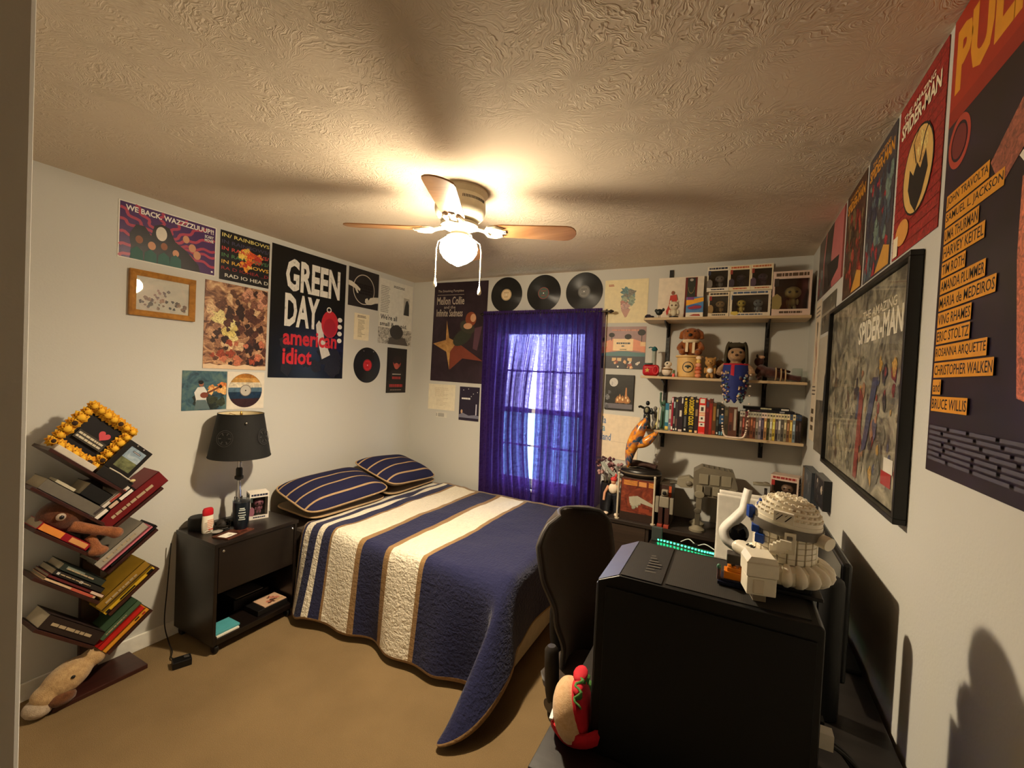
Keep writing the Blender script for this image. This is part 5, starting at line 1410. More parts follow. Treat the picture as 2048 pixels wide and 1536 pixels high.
# ------------------------------------------------------------------ office chair (faces the desk)
ch = thing('office_chair', 'dark mesh-back office chair pulled up to the desk', 'chair', (-.34, 1.58, 0), R(-20))
M_MESH = fur('chair_mesh', (46, 37, 30), (62, 51, 42), 300, .25); M_CH = C(20, 19, 19, .45); M_PIPE = C(70, 66, 64, .4)
def back_out(v):   # half width at height fraction
    return interp(v, [(0, .085), (.18, .10), (.45, .165), (.72, .222), (.86, .224), (.95, .185), (1, .09)])
def backp(u, v):
    z = .44 + .615 * v; y = (u * 2 - 1) * back_out(v)
    x = -.20 - .05 * v + .06 * (2 * u - 1) ** 2 * (.5 + .5 * v) + .035 * math.sin(v * PI * 1.2)
    return Vector((x, y, z + .0))
b = MB().grid(lambda u, v: backp(u, v), 20, 30, M_MESH); b.build('backrest', ch, thick=.02)
n = 30
ol = [backp(0, i / n) for i in range(n + 1)] + [backp(k / 10, 1) for k in range(1, 10)] + [backp(1, 1 - i / n) for i in range(n + 1)] + [backp(1 - k / 10, 0) for k in range(1, 10)]
MB().tube(ol, .008, M_PIPE, 8, True).build('back_frame', ch)
MB().tube(spline([(-.245, 0, .80), (-.285, 0, .62), (-.25, 0, .45), (-.1, 0, .40), (0, 0, .40)], 6), .022, M_CH, 10).build('spine', ch)
b = MB().grid(lambda u, v: (-.22 + .46 * v, (u - .5) * (.27 + .17 * min(1, v * 1.6)), .455 + .02 * math.cos((u - .5) * 5) - .03 * max(0, v - .8) * 4), 14, 14, M_MESH); b.build('seat', ch, thick=.06)
for sy in (-1, 1):
    b = MB().tube(spline([(-.02, sy * .12, .415), (-.04, sy * .2, .41), (-.075, sy * .232, .425), (-.08, sy * .235, .47)], 6), .017, M_CH, 10)
    ap = b.build('armrest_post', ch)
    MB().cyl((-.08, sy * .215, .475), (-.08, sy * .255, .475), .022, C(110, 100, 88, .4), n=18).build('armrest_hinge', ap)
    MB().tube([(-.08, sy * .237, .485), (-.082, sy * .238, .52), (-.088, sy * .238, .60), (-.092, sy * .238, .655), (-.093, sy * .238, .668)], [.019, .024, .025, .024, .014], C(40, 34, 29, .5), 14).build('armrest_pad', ch)
MB().cyl((0, 0, .09), (0, 0, .40), .028, M_CH).cyl((0, 0, .36), (0, 0, .42), .07, M_CH).build('gas_column', ch)
for k in range(5):
    a = 2 * PI * k / 5 + .3; c_, s_ = math.cos(a), math.sin(a)
    lg = MB().tube([(0, 0, .10), (.15 * c_, .15 * s_, .085), (.28 * c_, .28 * s_, .065)], [.03, .022, .015], M_CH, 8).build('leg', ch)
    MB().cyl((.28 * c_ - .02 * s_, .28 * s_ + .02 * c_, .026), (.28 * c_ + .02 * s_, .28 * s_ - .02 * c_, .026), .026, BLACK, n=14).cyl((.28 * c_, .28 * s_, .03), (.28 * c_, .28 * s_, .065), .008, M_CH, n=8).build('caster', lg)

# ------------------------------------------------------------------ low cabinet under the wall shelves
CX0, CX1, CY0, CY1, CZ = -.865, .39, 2.965, 3.29, .64
M_CAB = wood('black_brown_cabinet', (34, 27, 23), (50, 40, 34), 12, .4, (.06, 1, 1), .02)
cb = thing('cabinet', 'long low black-brown cabinet along the back wall under the shelves', 'cabinet', (-.237, 3.1275, 0))
ox, oy = -.237, 3.1275
b = MB().box(CX0 - ox, CX1 - ox, CY0 - .012 - oy, CY1 - oy, CZ - .025, CZ, M_CAB)
for x in (CX0, -.47, -.03, CX1 - .02): b.box(x - ox, x + .02 - ox, CY0 - oy, CY1 - oy, .04, CZ - .025, M_CAB)
b.box(CX0 + .02 - ox, CX1 - .02 - ox, CY1 - .01 - oy, CY1 - oy, .04, CZ - .025, M_CAB).box(CX0 + .02 - ox, CX1 - .02 - ox, CY0 + .01 - oy, CY1 - .01 - oy, .04, .06, M_CAB).box(CX0 + .02 - ox, CX1 - .02 - ox, CY0 + .03 - oy, CY1 - .01 - oy, .33, .345, M_CAB)
b.build('carcass', cb, bevel=.002)
MB().box(CX0 + .022 - ox, -.472 - ox, CY0 - .004 - oy, CY0 + .014 - oy, .35, CZ - .03, wood('cabinet_drawer_front', (44, 34, 28), (66, 52, 42), 20, .4, (.05, 1, 1), .04)).build('drawer', cb, bevel=.002)
for sx in (CX0 + .03, CX1 - .05):
    for sy in (CY0 + .03, CY1 - .05): MB().box(sx - ox, sx + .02 - ox, sy - oy, sy + .02 - oy, 0, .04, BLACK).build('foot', cb)

# ------------------------------------------------------------------ wall shelves on slotted uprights
M_SHELF = wood('pale_ash_shelf', (176, 150, 112), (206, 180, 142), 14, .5, (.06, 1, 1), .02)
SX0, SX1, SY0 = -.578, .386, 3.078
SHZ = dict(top=2.027, mid=1.628, low=1.262)
for nm, z in SHZ.items():
    lab = {'top': 'pale wooden wall shelf holding boxed figures, highest of three', 'mid': 'pale wooden wall shelf holding plush toys, middle of three', 'low': 'pale wooden wall shelf holding books and games, lowest of three'}[nm]
    tag(MB().box(SX0, SX1, SY0, YB - .02, z - .017, z - .0002, M_SHELF).build('wall_shelf', bevel=.0015), lab, 'shelf', 'wall shelves')
for x, lab in ((-.44, 'black slotted shelf upright nearer the window'), (.178, 'black slotted shelf upright nearer the right wall')):
    up = thing('shelf_upright', lab, 'shelf upright', (x, YB - .001, 1.12), 0, 'shelf uprights')
    b = MB().box(-.0125, .0125, -.012, 0, 0, 1.275, C(22, 20, 19, .4))
    for i in range(40): b.box(-.006, -.003, -.0125, -.0118, .03 + i * .03, .045 + i * .03, C(70, 66, 60)).box(.003, .006, -.0125, -.0118, .03 + i * .03, .045 + i * .03, C(70, 66, 60))
    b.build('channel', up)
    for z in SHZ.values():
        zz = z - 1.12 - .0175
        MB().prism([(-.004, -.012, zz), (-.004, -.205, zz), (-.004, -.205, zz - .01), (-.004, -.06, zz - .045), (-.004, -.03, zz - .085), (-.004, -.012, zz - .1)], (.008, 0, 0), C(20, 18, 18, .4)).build('bracket', up)

# books on the low wall shelf ---------------------------------------
z0 = SHZ['low']
def spine_book(label, x, w, h, d, col, items, yf=3.10, group='books on the lowest wall shelf', lean=0, cat='book', cap=None, z=None):
    root = thing('book' if cat == 'book' else 'game_case', label, cat, (x + w / 2, yf, z0 if z is None else z), 0, group)
    b = MB(); cm = C(*col, .45); c = .002
    b.box(-w / 2, -w / 2 + c, 0, d, 0, h, cm).box(w / 2 - c, w / 2, 0, d, 0, h, cm).box(-w / 2 + c, w / 2 - c, 0, c, 0, h, cm)
    f = Face(b, (-w / 2, 0, h), (w, 0, 0), (0, 0, -h), (0, -1, 0))
    if cap: f.rect(0, 0, 1, .2, C(*cap, .45)); f.lines(.15, .04, .85, .15, 1, C(90, 84, 76), .6, .3, int(x * 999) % 97)
    for it in items:
        if it[0] == 't': f.text(it[1], it[2], it[3], it[4], it[5], C(*it[6], .45), .03, vert=True)
        else: f.rect(it[0], it[1], it[2], it[3], C(*it[4], .45))
    b.build('cover', root)
    MB().box(-w / 2 + c, w / 2 - c, c, d - .003, .002, h - .003, C(226, 216, 196, .7) if cat == 'book' else C(30, 30, 32, .4)).build('pages' if cat == 'book' else 'tray', root)
    return root
Y_, W_c = (232, 200, 40), (226, 222, 210)
x = -.4
spine_book('slim blue book with a yellow foot, leftmost on the lowest wall shelf', -.405, .022, .185, .14, (40, 110, 140), [(.05, .25, .95, .7, (150, 190, 190)), (.05, .84, .95, .98, (226, 196, 90))])
spine_book('slim white and red book, second from the left on the lowest wall shelf', -.381, .014, .18, .14, (196, 186, 176), [(.1, .05, .9, .2, (90, 40, 36)), (.1, .55, .9, .7, (120, 70, 90)), (.1, .75, .9, .98, (110, 130, 150))])
spine_book('thin crimson book beside the slim white and red one', -.366, .011, .228, .15, (150, 24, 48), [(.1, .02, .9, .16, (226, 190, 196)), (.1, .86, .9, .96, W_c)])
spine_book('thin black book with pale blue marks beside the crimson one', -.354, .013, .225, .15, (30, 26, 28), [(.2, .12, .8, .3, (170, 190, 196)), (.2, .55, .8, .78, (150, 140, 130)), (.2, .92, .8, .97, W_c)])
spine_book('thin charcoal book between two black ones on the lowest wall shelf', -.340, .014, .224, .15, (58, 54, 54), [(.15, .05, .85, .11, (190, 180, 110)), (.2, .62, .8, .85, (110, 70, 66)), (.2, .9, .8, .96, W_c)])
spine_book('dark purple-black book with a pale block at mid spine', -.325, .032, .232, .16, (40, 26, 34), [(.7, .02, .95, .18, W_c), (.35, .38, .75, .56, (216, 206, 190)), (.2, .93, .9, .99, (200, 180, 170))])
spine_book('black book with small yellow lettering left of the DOOMSDAY CLOCK book', -.291, .027, .236, .165, (18, 16, 18), [('t', 'WATCHMEN', .2, .12, .85, .5, Y_), (.3, .04, .75, .09, Y_), (.3, .55, .7, .85, (90, 90, 92)), (.3, .9, .7, .95, W_c)])
spine_book('thick black book with big yellow DOOMSDAY CLOCK spine lettering', -.262, .040, .238, .165, (16, 18, 24), [('t', 'DOOMSDAY CLOCK', .12, .08, .9, .80, Y_), (.3, .01, .7, .055, (200, 170, 110)), (.25, .83, .85, .88, (96, 90, 60)), (.3, .92, .75, .98, (230, 190, 100))])
spine_book('slim dark book with orange specks right of the DOOMSDAY CLOCK book', -.220, .022, .226, .155, (50, 34, 34), [(.2, .03, .8, .1, (200, 170, 90)), (.2, .3, .8, .5, (150, 120, 90)), (.15, .92, .85, .99, (230, 190, 150))])
spine_book('red book with white picture panels on its spine', -.196, .040, .234, .16, (214, 44, 30), [(.15, .02, .85, .14, (226, 220, 206)), (.08, .2, .95, .40, (236, 228, 210)), (.08, .41, .95, .49, (232, 190, 150)), (.08, .5, .95, .66, (236, 228, 210)), (.08, .69, .95, .80, (236, 228, 210)), (.3, .25, .7, .36, (60, 50, 48)), (.35, .54, .65, .6, (60, 50, 48)), (.35, .72, .65, .76, (60, 50, 48)), (.05, .96, .95, 1, (230, 90, 90))])
spine_book('maroon book right of the red panelled one', -.154, .020, .224, .155, (104, 30, 30), [(.2, .05, .8, .2, (60, 70, 90)), (.2, .25, .8, .35, (150, 50, 44))])
spine_book('bright red and brown book next to the maroon one', -.133, .018, .232, .155, (140, 38, 26), [(.1, .0, .9, .12, (90, 46, 30)), (.2, .3, .8, .85, (170, 50, 36))])
spine_book('brown leather-like book with ochre lettering marks', -.114, .022, .205, .15, (92, 60, 34), [(.2, .1, .8, .55, (150, 110, 50)), (.15, .86, .85, .97, (160, 70, 40))])
spine_book('dark green-black book with a silver title', -.091, .016, .20, .15, (34, 36, 32), [(.2, .15, .8, .4, (130, 124, 116)), (.2, .5, .8, .7, (84, 88, 80)), (.25, .9, .75, .96, W_c)])
spine_book('black book with a light blue foot behind the necklace', -.074, .028, .19, .145, (22, 22, 26), [(.05, .3, .95, .6, (50, 84, 120)), (.1, .86, .35, .98, (120, 170, 190)), (.55, .86, .8, .98, (120, 170, 190))])
spine_book('olive brown book behind the necklace loop', -.045, .024, .186, .145, (72, 62, 44), [(.2, .1, .8, .3, (110, 96, 64)), (.2, .6, .8, .8, (50, 46, 40))])
spine_book('brown and red book with white lettering behind the necklace loop', -.020, .05, .188, .145, (92, 56, 42), [('t', 'PALE', .62, .06, .9, .75, W_c) if False else (.62, .06, .88, .78, (176, 164, 146)), (.1, .2, .45, .5, (130, 70, 50)), (.1, .6, .4, .8, (60, 40, 40))])
# game cases
gc = [((96, 80, 70), (206, 196, 180)), ((120, 60, 50), (200, 190, 170)), ((96, 70, 58), (110, 30, 40)), ((84, 52, 40), (176, 170, 150)), ((120, 70, 44), (180, 176, 156)), ((104, 60, 44), (190, 186, 166)), ((120, 110, 96), (176, 172, 150)), ((136, 124, 130), (180, 176, 160)), ((60, 50, 66), (232, 206, 190)), ((190, 140, 90), (236, 214, 196)), ((66, 64, 34), (222, 206, 170)), ((190, 180, 150), (232, 222, 180)), ((216, 190, 80), (236, 226, 176)), ((84, 72, 74), (236, 218, 180)), ((150, 146, 136), (238, 220, 180)), ((90, 84, 76), (232, 218, 176)), ((150, 140, 110), (214, 206, 160)), ((120, 86, 60), (236, 220, 180)), ((180, 140, 70), (70, 90, 120)), ((120, 136, 146), (232, 218, 172)), ((52, 38, 34), (50, 70, 100)), ((40, 28, 26), (48, 66, 96))]
gx = .044; gw = (.372 - gx) / len(gc)
cn = ['brown', 'reddish', 'dull red', 'dark brown', 'rust', 'brown-red', 'taupe', 'lilac grey', 'purple', 'tan', 'olive', 'pale', 'yellow', 'mauve', 'grey', 'dark grey', 'khaki', 'chestnut', 'ochre', 'pale blue', 'dark', 'near-black']
for i, (c_, cap) in enumerate(gc):
    rr = random.Random(i)
    spine_book('%s game case, %s from the left in the row of game cases' % (cn[i], ORD[i]), gx + i * gw + .0004, gw - .0008, .168, .135, c_, [(.2, rr.uniform(.25, .4), .8, rr.uniform(.5, .62), tuple(min(255, int(k * 1.5) + 20) for k in c_)), (.2, rr.uniform(.68, .75), .8, rr.uniform(.82, .95), tuple(int(k * .6) for k in c_))], group='game cases on the lowest wall shelf', cat='game case', cap=cap, yf=3.098)
b = MB().obox((.075, 3.10, z0 + .1695), (.26, 0, 0), (0, .13, 0), (0, 0, .014), C(30, 30, 36, .4)); f = Face(b, (.075, 3.10, z0 + .1835), (.26, 0, 0), (0, 0, -.014), (0, -1, 0)); f.rect(.7, .2, .8, .8, C(150, 150, 150)); f.rect(.1, .2, .3, .7, C(90, 50, 60))
tag(b.build('game_case'), 'dark game case lying flat on the standing game cases', 'game case')
b = MB().obox((.06, 3.105, z0 + .184), (.25, .004, 0), (0, .13, 0), (0, 0, .016), C(18, 18, 22, .4)); f = Face(b, (.06, 3.105, z0 + .2), (.25, .004, 0), (0, 0, -.016), (0, -1, 0))
f.lines(.38, .15, .62, .85, 1, C(190, 184, 150), .8, .0, 3); f.lines(.82, .15, .98, .85, 1, W_c and C(*W_c), .8, .0, 4)
tag(b.build('game_case'), 'black game case with pale lettering topmost of the flat pair', 'game case')

# boxed figures on the top shelf --------------------------------------
zt = SHZ['top'] + .0002
G = 'boxed toy figures on the top shelf'
wb = window_box
wb('figure_box', 'white window box with a green-grey figure, lower left of the stacked boxes', (-.115, 3.10, zt), 0, .122, .11, .160, (150, 120, 74), (222, 206, 176), (150, 50, 40), G)
wb('figure_box', 'wide white window box with a yellow and a grey figure, beside the big brown box', (.062, 3.10, zt), 0, .226, .11, .162, (214, 190, 90), (226, 214, 190), (90, 110, 130), G, (70, 90, 120), wide=True)
wb('figure_box', 'window box with a grey figure on the upper row, at the window end', (-.127, 3.10, zt + .1645), 0, .128, .11, .160, (120, 112, 104), (226, 216, 196), (40, 44, 70), G, (30, 34, 60))
wb('figure_box', 'window box with a yellow-eyed dark figure, middle of the upper row', (-.002, 3.10, zt + .1645), 0, .120, .11, .158, (60, 50, 60), (230, 214, 176), (150, 60, 44), G, (190, 90, 50))
wb('figure_box', 'window box with a dark purple figure, upper row end next to the big brown box', (.119, 3.10, zt + .1645), 0, .120, .11, .160, (84, 66, 80), (230, 216, 184), (150, 60, 44), G, (190, 110, 60))
wb('figure_box', 'large window box with a brown backing and a pale gold figure, at the right wall', (.281, 3.10, zt), 0, .20, .15, .270, (150, 132, 80), (222, 196, 180), (60, 50, 44), G, (90, 70, 50), inner=(92, 52, 36))
b = MB().box(-.312, -.206, 3.105, 3.125, zt, zt + .135, C(80, 130, 180, .4)); f = Face(b, (-.312, 3.105, zt + .135), (.106, 0, 0), (0, 0, -.135), (0, -1, 0))
f.poly([(0, .15), (1, .02), (1, .22), (0, .42)], C(240, 170, 40)); f.rect(.05, .0, .45, .14, C(120, 60, 130)); f.oval(.5, .5, .42, .14, C(60, 90, 150)); f.poly([(.1, .52), (.5, .42), (.9, .44), (.85, .56), (.2, .6)], C(150, 40, 60)); f.rect(0, .76, 1, 1, C(236, 226, 206)); f.poly([(.2, .92), (.45, .84), (.8, .84), (.85, .94)], C(170, 70, 50))
tag(b.build('toy_package'), 'blue and orange toy car package standing on the top shelf', 'toy package')
# white poster leaning behind, with a dark red band
b = MB().obox((-.52, 3.262, zt), (.30, 0, 0), (0, .018, .31), (0, -.003, .0001), C(236, 222, 200, .55)); f = Face(b, (-.52, 3.280, zt + .31), (.30, 0, 0), (0, -.018, -.31), (0, -1, 0), .0015); f.k = 3
f.rect(.60, .02, .86, 1, C(110, 34, 24)); f.rect(.65, .03, .82, .55, C(50, 52, 40)); f.ring(.735, .24, .07, .15, .12, C(150, 130, 80), 20, 0, PI); f.oval(.735, .08, .04, .03, C(190, 180, 170))
f.poly([(.28, .42), (.42, .40), (.46, .62), (.44, .75), (.30, .75), (.22, .88), (.20, .78), (.26, .64)], C(196, 60, 44)); f.oval(.335, .36, .035, .045, C(150, 90, 66))
tag(b.build('poster'), 'white poster leaning on the top shelf with a seated red figure and dark band', 'poster')
fg = thing('figurine', 'small white figurine on a black base in front of the leaning white poster', 'figurine', (-.388, 3.12, zt))
MB().cyl((0, 0, 0), (0, 0, .01), .03, BLACK).build('base', fg)
MB().ell((0, 0, .035), (.02, .016, .026), C(214, 200, 170, .5), 12).ell((0, -.002, .082), (.034, .026, .03), C(226, 212, 182, .5), 14).ell((-.022, 0, .108), (.009, .006, .014), C(220, 206, 176), 8).ell((.022, 0, .108), (.009, .006, .014), C(220, 206, 176), 8).ell((-.028, 0, .04), (.008, .008, .018), C(200, 186, 156), 8).ell((.028, 0, .04), (.008, .008, .018), C(200, 186, 156), 8).build('body', fg, remesh=.0025, smooth_it=2)
b = MB()
for s_ in (-1, 1): b.ell((s_ * .012, -.026, .082), .006, C(90, 70, 56), 8)
b.build('eyes', fg)
tc = thing('toy_car', 'tiny dark purple toy car at the left end of the top shelf', 'toy car', (-.545, 3.108, zt), R(8))
MB().prism([(-.032, -.012, .004), (.032, -.012, .004), (.03, -.012, .014), (.012, -.012, .016), (.002, -.012, .024), (-.018, -.012, .024), (-.03, -.012, .015)], (0, .024, 0), C(44, 32, 46, .3)).build('body', tc, bevel=.002)
for sx in (-.02, .02):
    for sy in (-.012, .012): MB().cyl((sx, sy - .003, .006), (sx, sy + .003, .006), .006, BLACK, n=12).build('wheel', tc)
fg = thing('figurine', 'small black bird-like figurine next to the toy car on the top shelf', 'figurine', (-.482, 3.11, zt))
MB().ell((0, 0, .04), (.024, .018, .022), C(24, 30, 30, .4), 12, Matrix.Rotation(R(-25), 3, 'Y')).ell((.026, 0, .056), (.01, .009, .012), C(24, 30, 30, .4), 10).ell((-.02, 0, .05), (.012, .01, .012), C(20, 26, 26), 10).build('body', fg, remesh=.0025, smooth_it=2)
MB().cyl((-.004, .004, 0), (-.004, .004, .025), .002, C(90, 70, 50), n=6).cyl((.006, -.004, 0), (.006, -.004, .025), .002, C(90, 70, 50), n=6).box(-.016, .018, -.008, .008, 0, .002, C(90, 70, 50)).build('legs', fg)
# ------------------------------------------------------------------ toys on the middle shelf
zm_ = SHZ['mid'] + .0002
rt = thing('toy_radio', 'shiny red rounded toy with a gold star at the left end of the middle shelf', 'toy', (-.517, 3.115, zm_))
RT = C(170, 20, 34, .25, coat=.3)
MB().box(-.055, .055, -.028, .028, .0, .078, RT).build('body', rt, bevel=.022, seg=4)
b = MB(); st = [(.018 * (1 if i % 2 == 0 else .45) * math.cos(PI / 2 + i * PI / 5), .018 * (1 if i % 2 == 0 else .45) * math.sin(PI / 2 + i * PI / 5)) for i in range(10)]
b.prism([(-.02 + px_, -.0285, .038 + pz) for px_, pz in st], (0, -.002, 0), BRASS).build('star', rt)
MB().tube([(.036 + .017 * math.cos(2 * PI * i / 20), -.028, .04 + .026 * math.sin(2 * PI * i / 20)) for i in range(20)], .005, C(190, 50, 56, .3), 8, True).build('handle', rt)
MB().cyl((-.02, 0, .078), (-.02, 0, .088), .03, C(70, 90, 84), n=18).build('cap', rt)
tw = thing('toy_tower', 'slim grey toy column with a teal top behind the red toy', 'toy', (-.512, 3.19, zm_))
MB().lathe([(0, 0), (.028, 0), (.03, .06), (.016, .07), (.015, .17), (.017, .175), (0, .175)], (0, 0, 0), C(150, 156, 144, .5), 20).build('column', tw)
MB().lathe([(.012, .175), (.022, .185), (.016, .2), (.006, .208), (0, .21)], (0, 0, 0), C(40, 96, 100, .4), 16).tube([(0, 0, .2), (-.03, 0, .204), (-.04, 0, .198)], .004, C(40, 96, 100, .4), 6).build('top', tw)
fg = thing('figurine', 'small white and gold round figurine next to the red toy on the middle shelf', 'figurine', (-.412, 3.12, zm_))
MB().ell((0, 0, .036), (.034, .03, .034), C(224, 206, 184, .4), 16).build('body', fg); MB().ell((.006, -.004, .084), (.024, .022, .02), C(228, 214, 190, .4), 14).build('head', fg)
MB().ell((.0, -.026, .088), (.005, .003, .005), INK, 8).ring if False else MB().ell((.002, -.024, .088), (.006, .004, .006), INK, 8).tube([(.034 * math.cos(a), .03 * math.sin(a), .05) for a in [2 * PI * i / 16 for i in range(16)]], .004, BRASS, 6, True).build('trim', fg)
MB().cyl((0, 0, 0), (0, 0, .006), .03, C(40, 38, 36)).build('base', fg)
tag(MB().lathe([(0, 0), (.009, 0), (.009, .018), (.007, .022), (0, .022)], (-.365, 3.095, zm_), C(226, 90, 80, .4), 14).lathe([(.008, .0221), (.008, .045), (0, .046)], (-.365, 3.095, zm_), C(90, 100, 60, .4), 14).build('lip_balm'), 'tiny pink and green stick in front of the tan canister', 'stick')
cn_ = thing('canister', 'tan canister with a black ring emblem under the brown plush dog', 'canister', (-.278, 3.165, zm_))
TAN = C(214, 172, 104, .5)
b = MB().lathe([(0, 0), (.068, 0), (.074, .006), (.077, .135), (.0, .135)], (0, 0, 0), TAN, 36); b.build('body', cn_)
MB().lathe([(.086, .135), (.088, .138), (.086, .146), (.05, .15), (0, .15)], (0, 0, 0), C(224, 182, 116, .5), 36).build('lid', cn_)
b = MB(); n = 28
for ro_, ri_ in ((.036, .031),):
    vs = []
    for i in range(n + 1):
        a = 2 * PI * i / n
        for r_ in (ro_, ri_):
            th = r_ * math.cos(a) / .0765; vs.append((.0768 * math.sin(th), -.0768 * math.cos(th), .068 + r_ * math.sin(a)))
    b.add(vs, [(2 * i, 2 * i + 1, 2 * i + 3, 2 * i + 2) for i in range(n)], INK)
for s_ in (-1, 1):
    b.add([(.0768 * math.sin(x_ / .0765) , -.0768 * math.cos(x_ / .0765) - .0004, z_) for x_, z_ in [(0, .056), (s_ * .01, .068), (s_ * .022, .066), (s_ * .016, .078), (0, .082)]], [(0, 1, 2, 3, 4)], C(40, 46, 30))
b.build('emblem', cn_)
pd = thing('plush_dog', 'brown plush dog with a pale scarf sitting on the tan canister', 'plush toy', (-.272, 3.165, zm_ + .1502))
M_DOG = fur('russet_plush', (128, 68, 28), (168, 98, 46))
b = MB().ell((0, 0, .055), (.05, .045, .058), M_DOG, 16).ell((0, -.01, .135), (.055, .048, .05), M_DOG, 16).ell((0, -.042, .125), (.032, .025, .024), M_DOG, 12)
for s_ in (-1, 1):
    b.ell((s_ * .048, -.03, .02), (.026, .04, .022), M_DOG, 12).tube([(s_ * .045, 0, .085), (s_ * .068, -.02, .06), (s_ * .07, -.04, .04)], [.02, .018, .02], M_DOG, 8)
    b.tube([(s_ * .03, .0, .175), (s_ * .058, .004, .15), (s_ * .068, .0, .11)], [.012, .018, .014], M_DOG, 8)
b.build('body', pd, remesh=.005, smooth_it=4)
MB().ell((-.002, -.066, .132), (.013, .01, .011), INK, 12).build('nose', pd)
b = MB()
for s_ in (-1, 1): b.ell((s_ * .022, -.05, .158), .005, INK, 8)
b.build('eyes', pd)
SC_ = C(226, 206, 170, .9)
MB().tube([(.045 * math.cos(a), -.004 + .043 * math.sin(a), .094) for a in [2 * PI * i / 18 for i in range(18)]], .012, SC_, 8, True).obox((-.03, -.052, .02), (.016, 0, 0), (0, -.006, 0), (0, .012, .075), SC_).obox((.012, -.052, .012), (.016, 0, 0), (0, -.006, 0), (0, .012, .08), SC_).build('scarf', pd)
b = MB()
for k, (r_, c_) in enumerate([(.02, (214, 130, 90)), (.022, (206, 120, 80)), (.021, (190, 90, 60)), (.018, (216, 150, 120)), (.015, (230, 190, 100)), (.018, (236, 206, 170))]):
    b.ell((-.214, 3.092, zm_ + .013 + k * .0235), (r_, r_ * .7, .014), C(*c_, .5), 12)
tag(b.build('stacked_toy'), 'little orange totem of stacked beads in front of the tan canister', 'toy')
fb = thing('figurine', 'small tan bear figurine with a white shirt right of the tan canister', 'figurine', (-.143, 3.11, zm_))
M_TB = C(176, 130, 70, .6)
b = MB().ell((0, 0, .05), (.024, .02, .03), M_TB, 12).ell((0, -.002, .104), (.034, .028, .032), M_TB, 14).ell((0, -.026, .098), (.014, .01, .011), M_TB, 10)
for s_ in (-1, 1): b.ell((s_ * .026, 0, .13), .01, M_TB, 8).ell((s_ * .03, 0, .05), (.009, .01, .022), M_TB, 8).ell((s_ * .013, -.004, .016), (.012, .016, .016), M_TB, 8)
b.build('body', fb, remesh=.003, smooth_it=2)
MB().ell((0, -.006, .05), (.02, .018, .02), WHITE, 12).build('shirt', fb); MB().ell((0, -.037, .1), (.004, .003, .003), INK, 6).ell((-.012, -.03, .112), .003, INK, 6).ell((.012, -.03, .112), .003, INK, 6).build('eyes', fb)
tag(MB().ell((-.095, 3.17, zm_ + .045), (.024, .03, .044), C(84, 54, 34, .7), 12).ell((-.09, 3.165, zm_ + .1), (.026, .022, .024), C(120, 84, 50, .7), 12).ell((-.1, 3.17, zm_ + .128), (.006, .008, .012), C(110, 100, 80), 8).build('figurine'), 'dark brown little figurine in the shadow behind the bear figurine', 'figurine')

# hooded teddy hanging its legs over the shelf edge
hb = thing('teddy_bear', 'teddy bear in a dark hood and blue cape sitting over the middle shelf edge', 'teddy bear', (.004, 3.105, zm_))
M_TED = fur('fawn_plush', (150, 112, 76), (190, 152, 112), 90); M_HOOD = C(62, 54, 36, .9, bump=.3)
b = MB().ell((0, 0, .06), (.055, .05, .062), M_TED, 14).ell((0, -.012, .155), (.056, .05, .046), M_TED, 16).ell((0, -.055, .142), (.03, .022, .022), M_TED, 12)
for s_ in (-1, 1): b.tube([(s_ * .05, -.01, .095), (s_ * .085, -.04, .06), (s_ * .09, -.06, .03)], [.022, .02, .022], M_TED, 8).tube([(s_ * .028, -.03, .02), (s_ * .034, -.065, .01), (s_ * .034, -.08, -.06)], [.024, .022, .024], M_TED, 8)
b.build('body', hb, remesh=.005, smooth_it=3)
MB().ell((.002, -.077, .15), (.01, .007, .008), C(70, 44, 30), 10).ell((-.022, -.055, .168), (.008, .005, .008), INK, 8).ell((.022, -.055, .168), (.008, .005, .008), INK, 8).build('face', hb)
def hood(u, v):
    a = R(-35) + R(250) * u; r_ = .068 - .008 * v
    ph = v * PI / 2
    return (r_ * math.cos(a) * (1 - .25 * v ** 3), -.006 + .9 * r_ * math.sin(a) * (1 - .25 * v ** 3), .09 + .135 * math.sin(ph) + .012 * math.sin(6 * a) * v)
b = MB().grid(hood, 26, 10, M_HOOD); b.ell((0, .002, .214), (.058, .05, .016), M_HOOD, 16); b.build('hood', hb, thick=.008)
M_CAPE = C(26, 40, 110, .7, bump=.2); M_CR = C(176, 28, 48, .5)
def cape(u, v):
    a = R(200) + R(140) * u; r_ = .062 + .03 * v * (1 - .75 * v)
    zz = .098 - .235 * v
    y = -.005 + r_ * 1.1 * math.sin(a) - .028 * min(1, v * 3)
    return (r_ * 1.2 * math.cos(a) * (1 - .35 * v * v), y, zz + .012 * math.sin(u * 21) * v)
b = MB().grid(cape, 30, 24, lambda u, v: M_CR if v < .06 or (abs(u - .42) < .05 and v < .35) else M_CAPE); b.build('cape', hb, thick=.004)
b = MB()
for i in range(90):
    u, v = (rnd.choice([rnd.uniform(0, .3), rnd.uniform(.62, 1)]), .2 + .8 * rnd.random()); p = Vector(cape(u, v)) + Vector((0, -.008, 0)); b.ell(p, rnd.uniform(.004, .010), C(*rnd.choice([(120, 150, 160), (60, 54, 52), (96, 40, 44), (80, 90, 96), (226, 196, 150), (90, 80, 76), (190, 150, 120), (150, 130, 120)]), .4), 7)
tag(b.build('charms', hb), kind='stuff')
tag(MB().lathe([(0, 0), (.0095, .0), (.0095, .004), (0, .005)], (.02, -.065, .09), CHROME, 12, (0, -1, 0)).build('pin', hb), 'chrome pin')
nk = MB(); n = 58
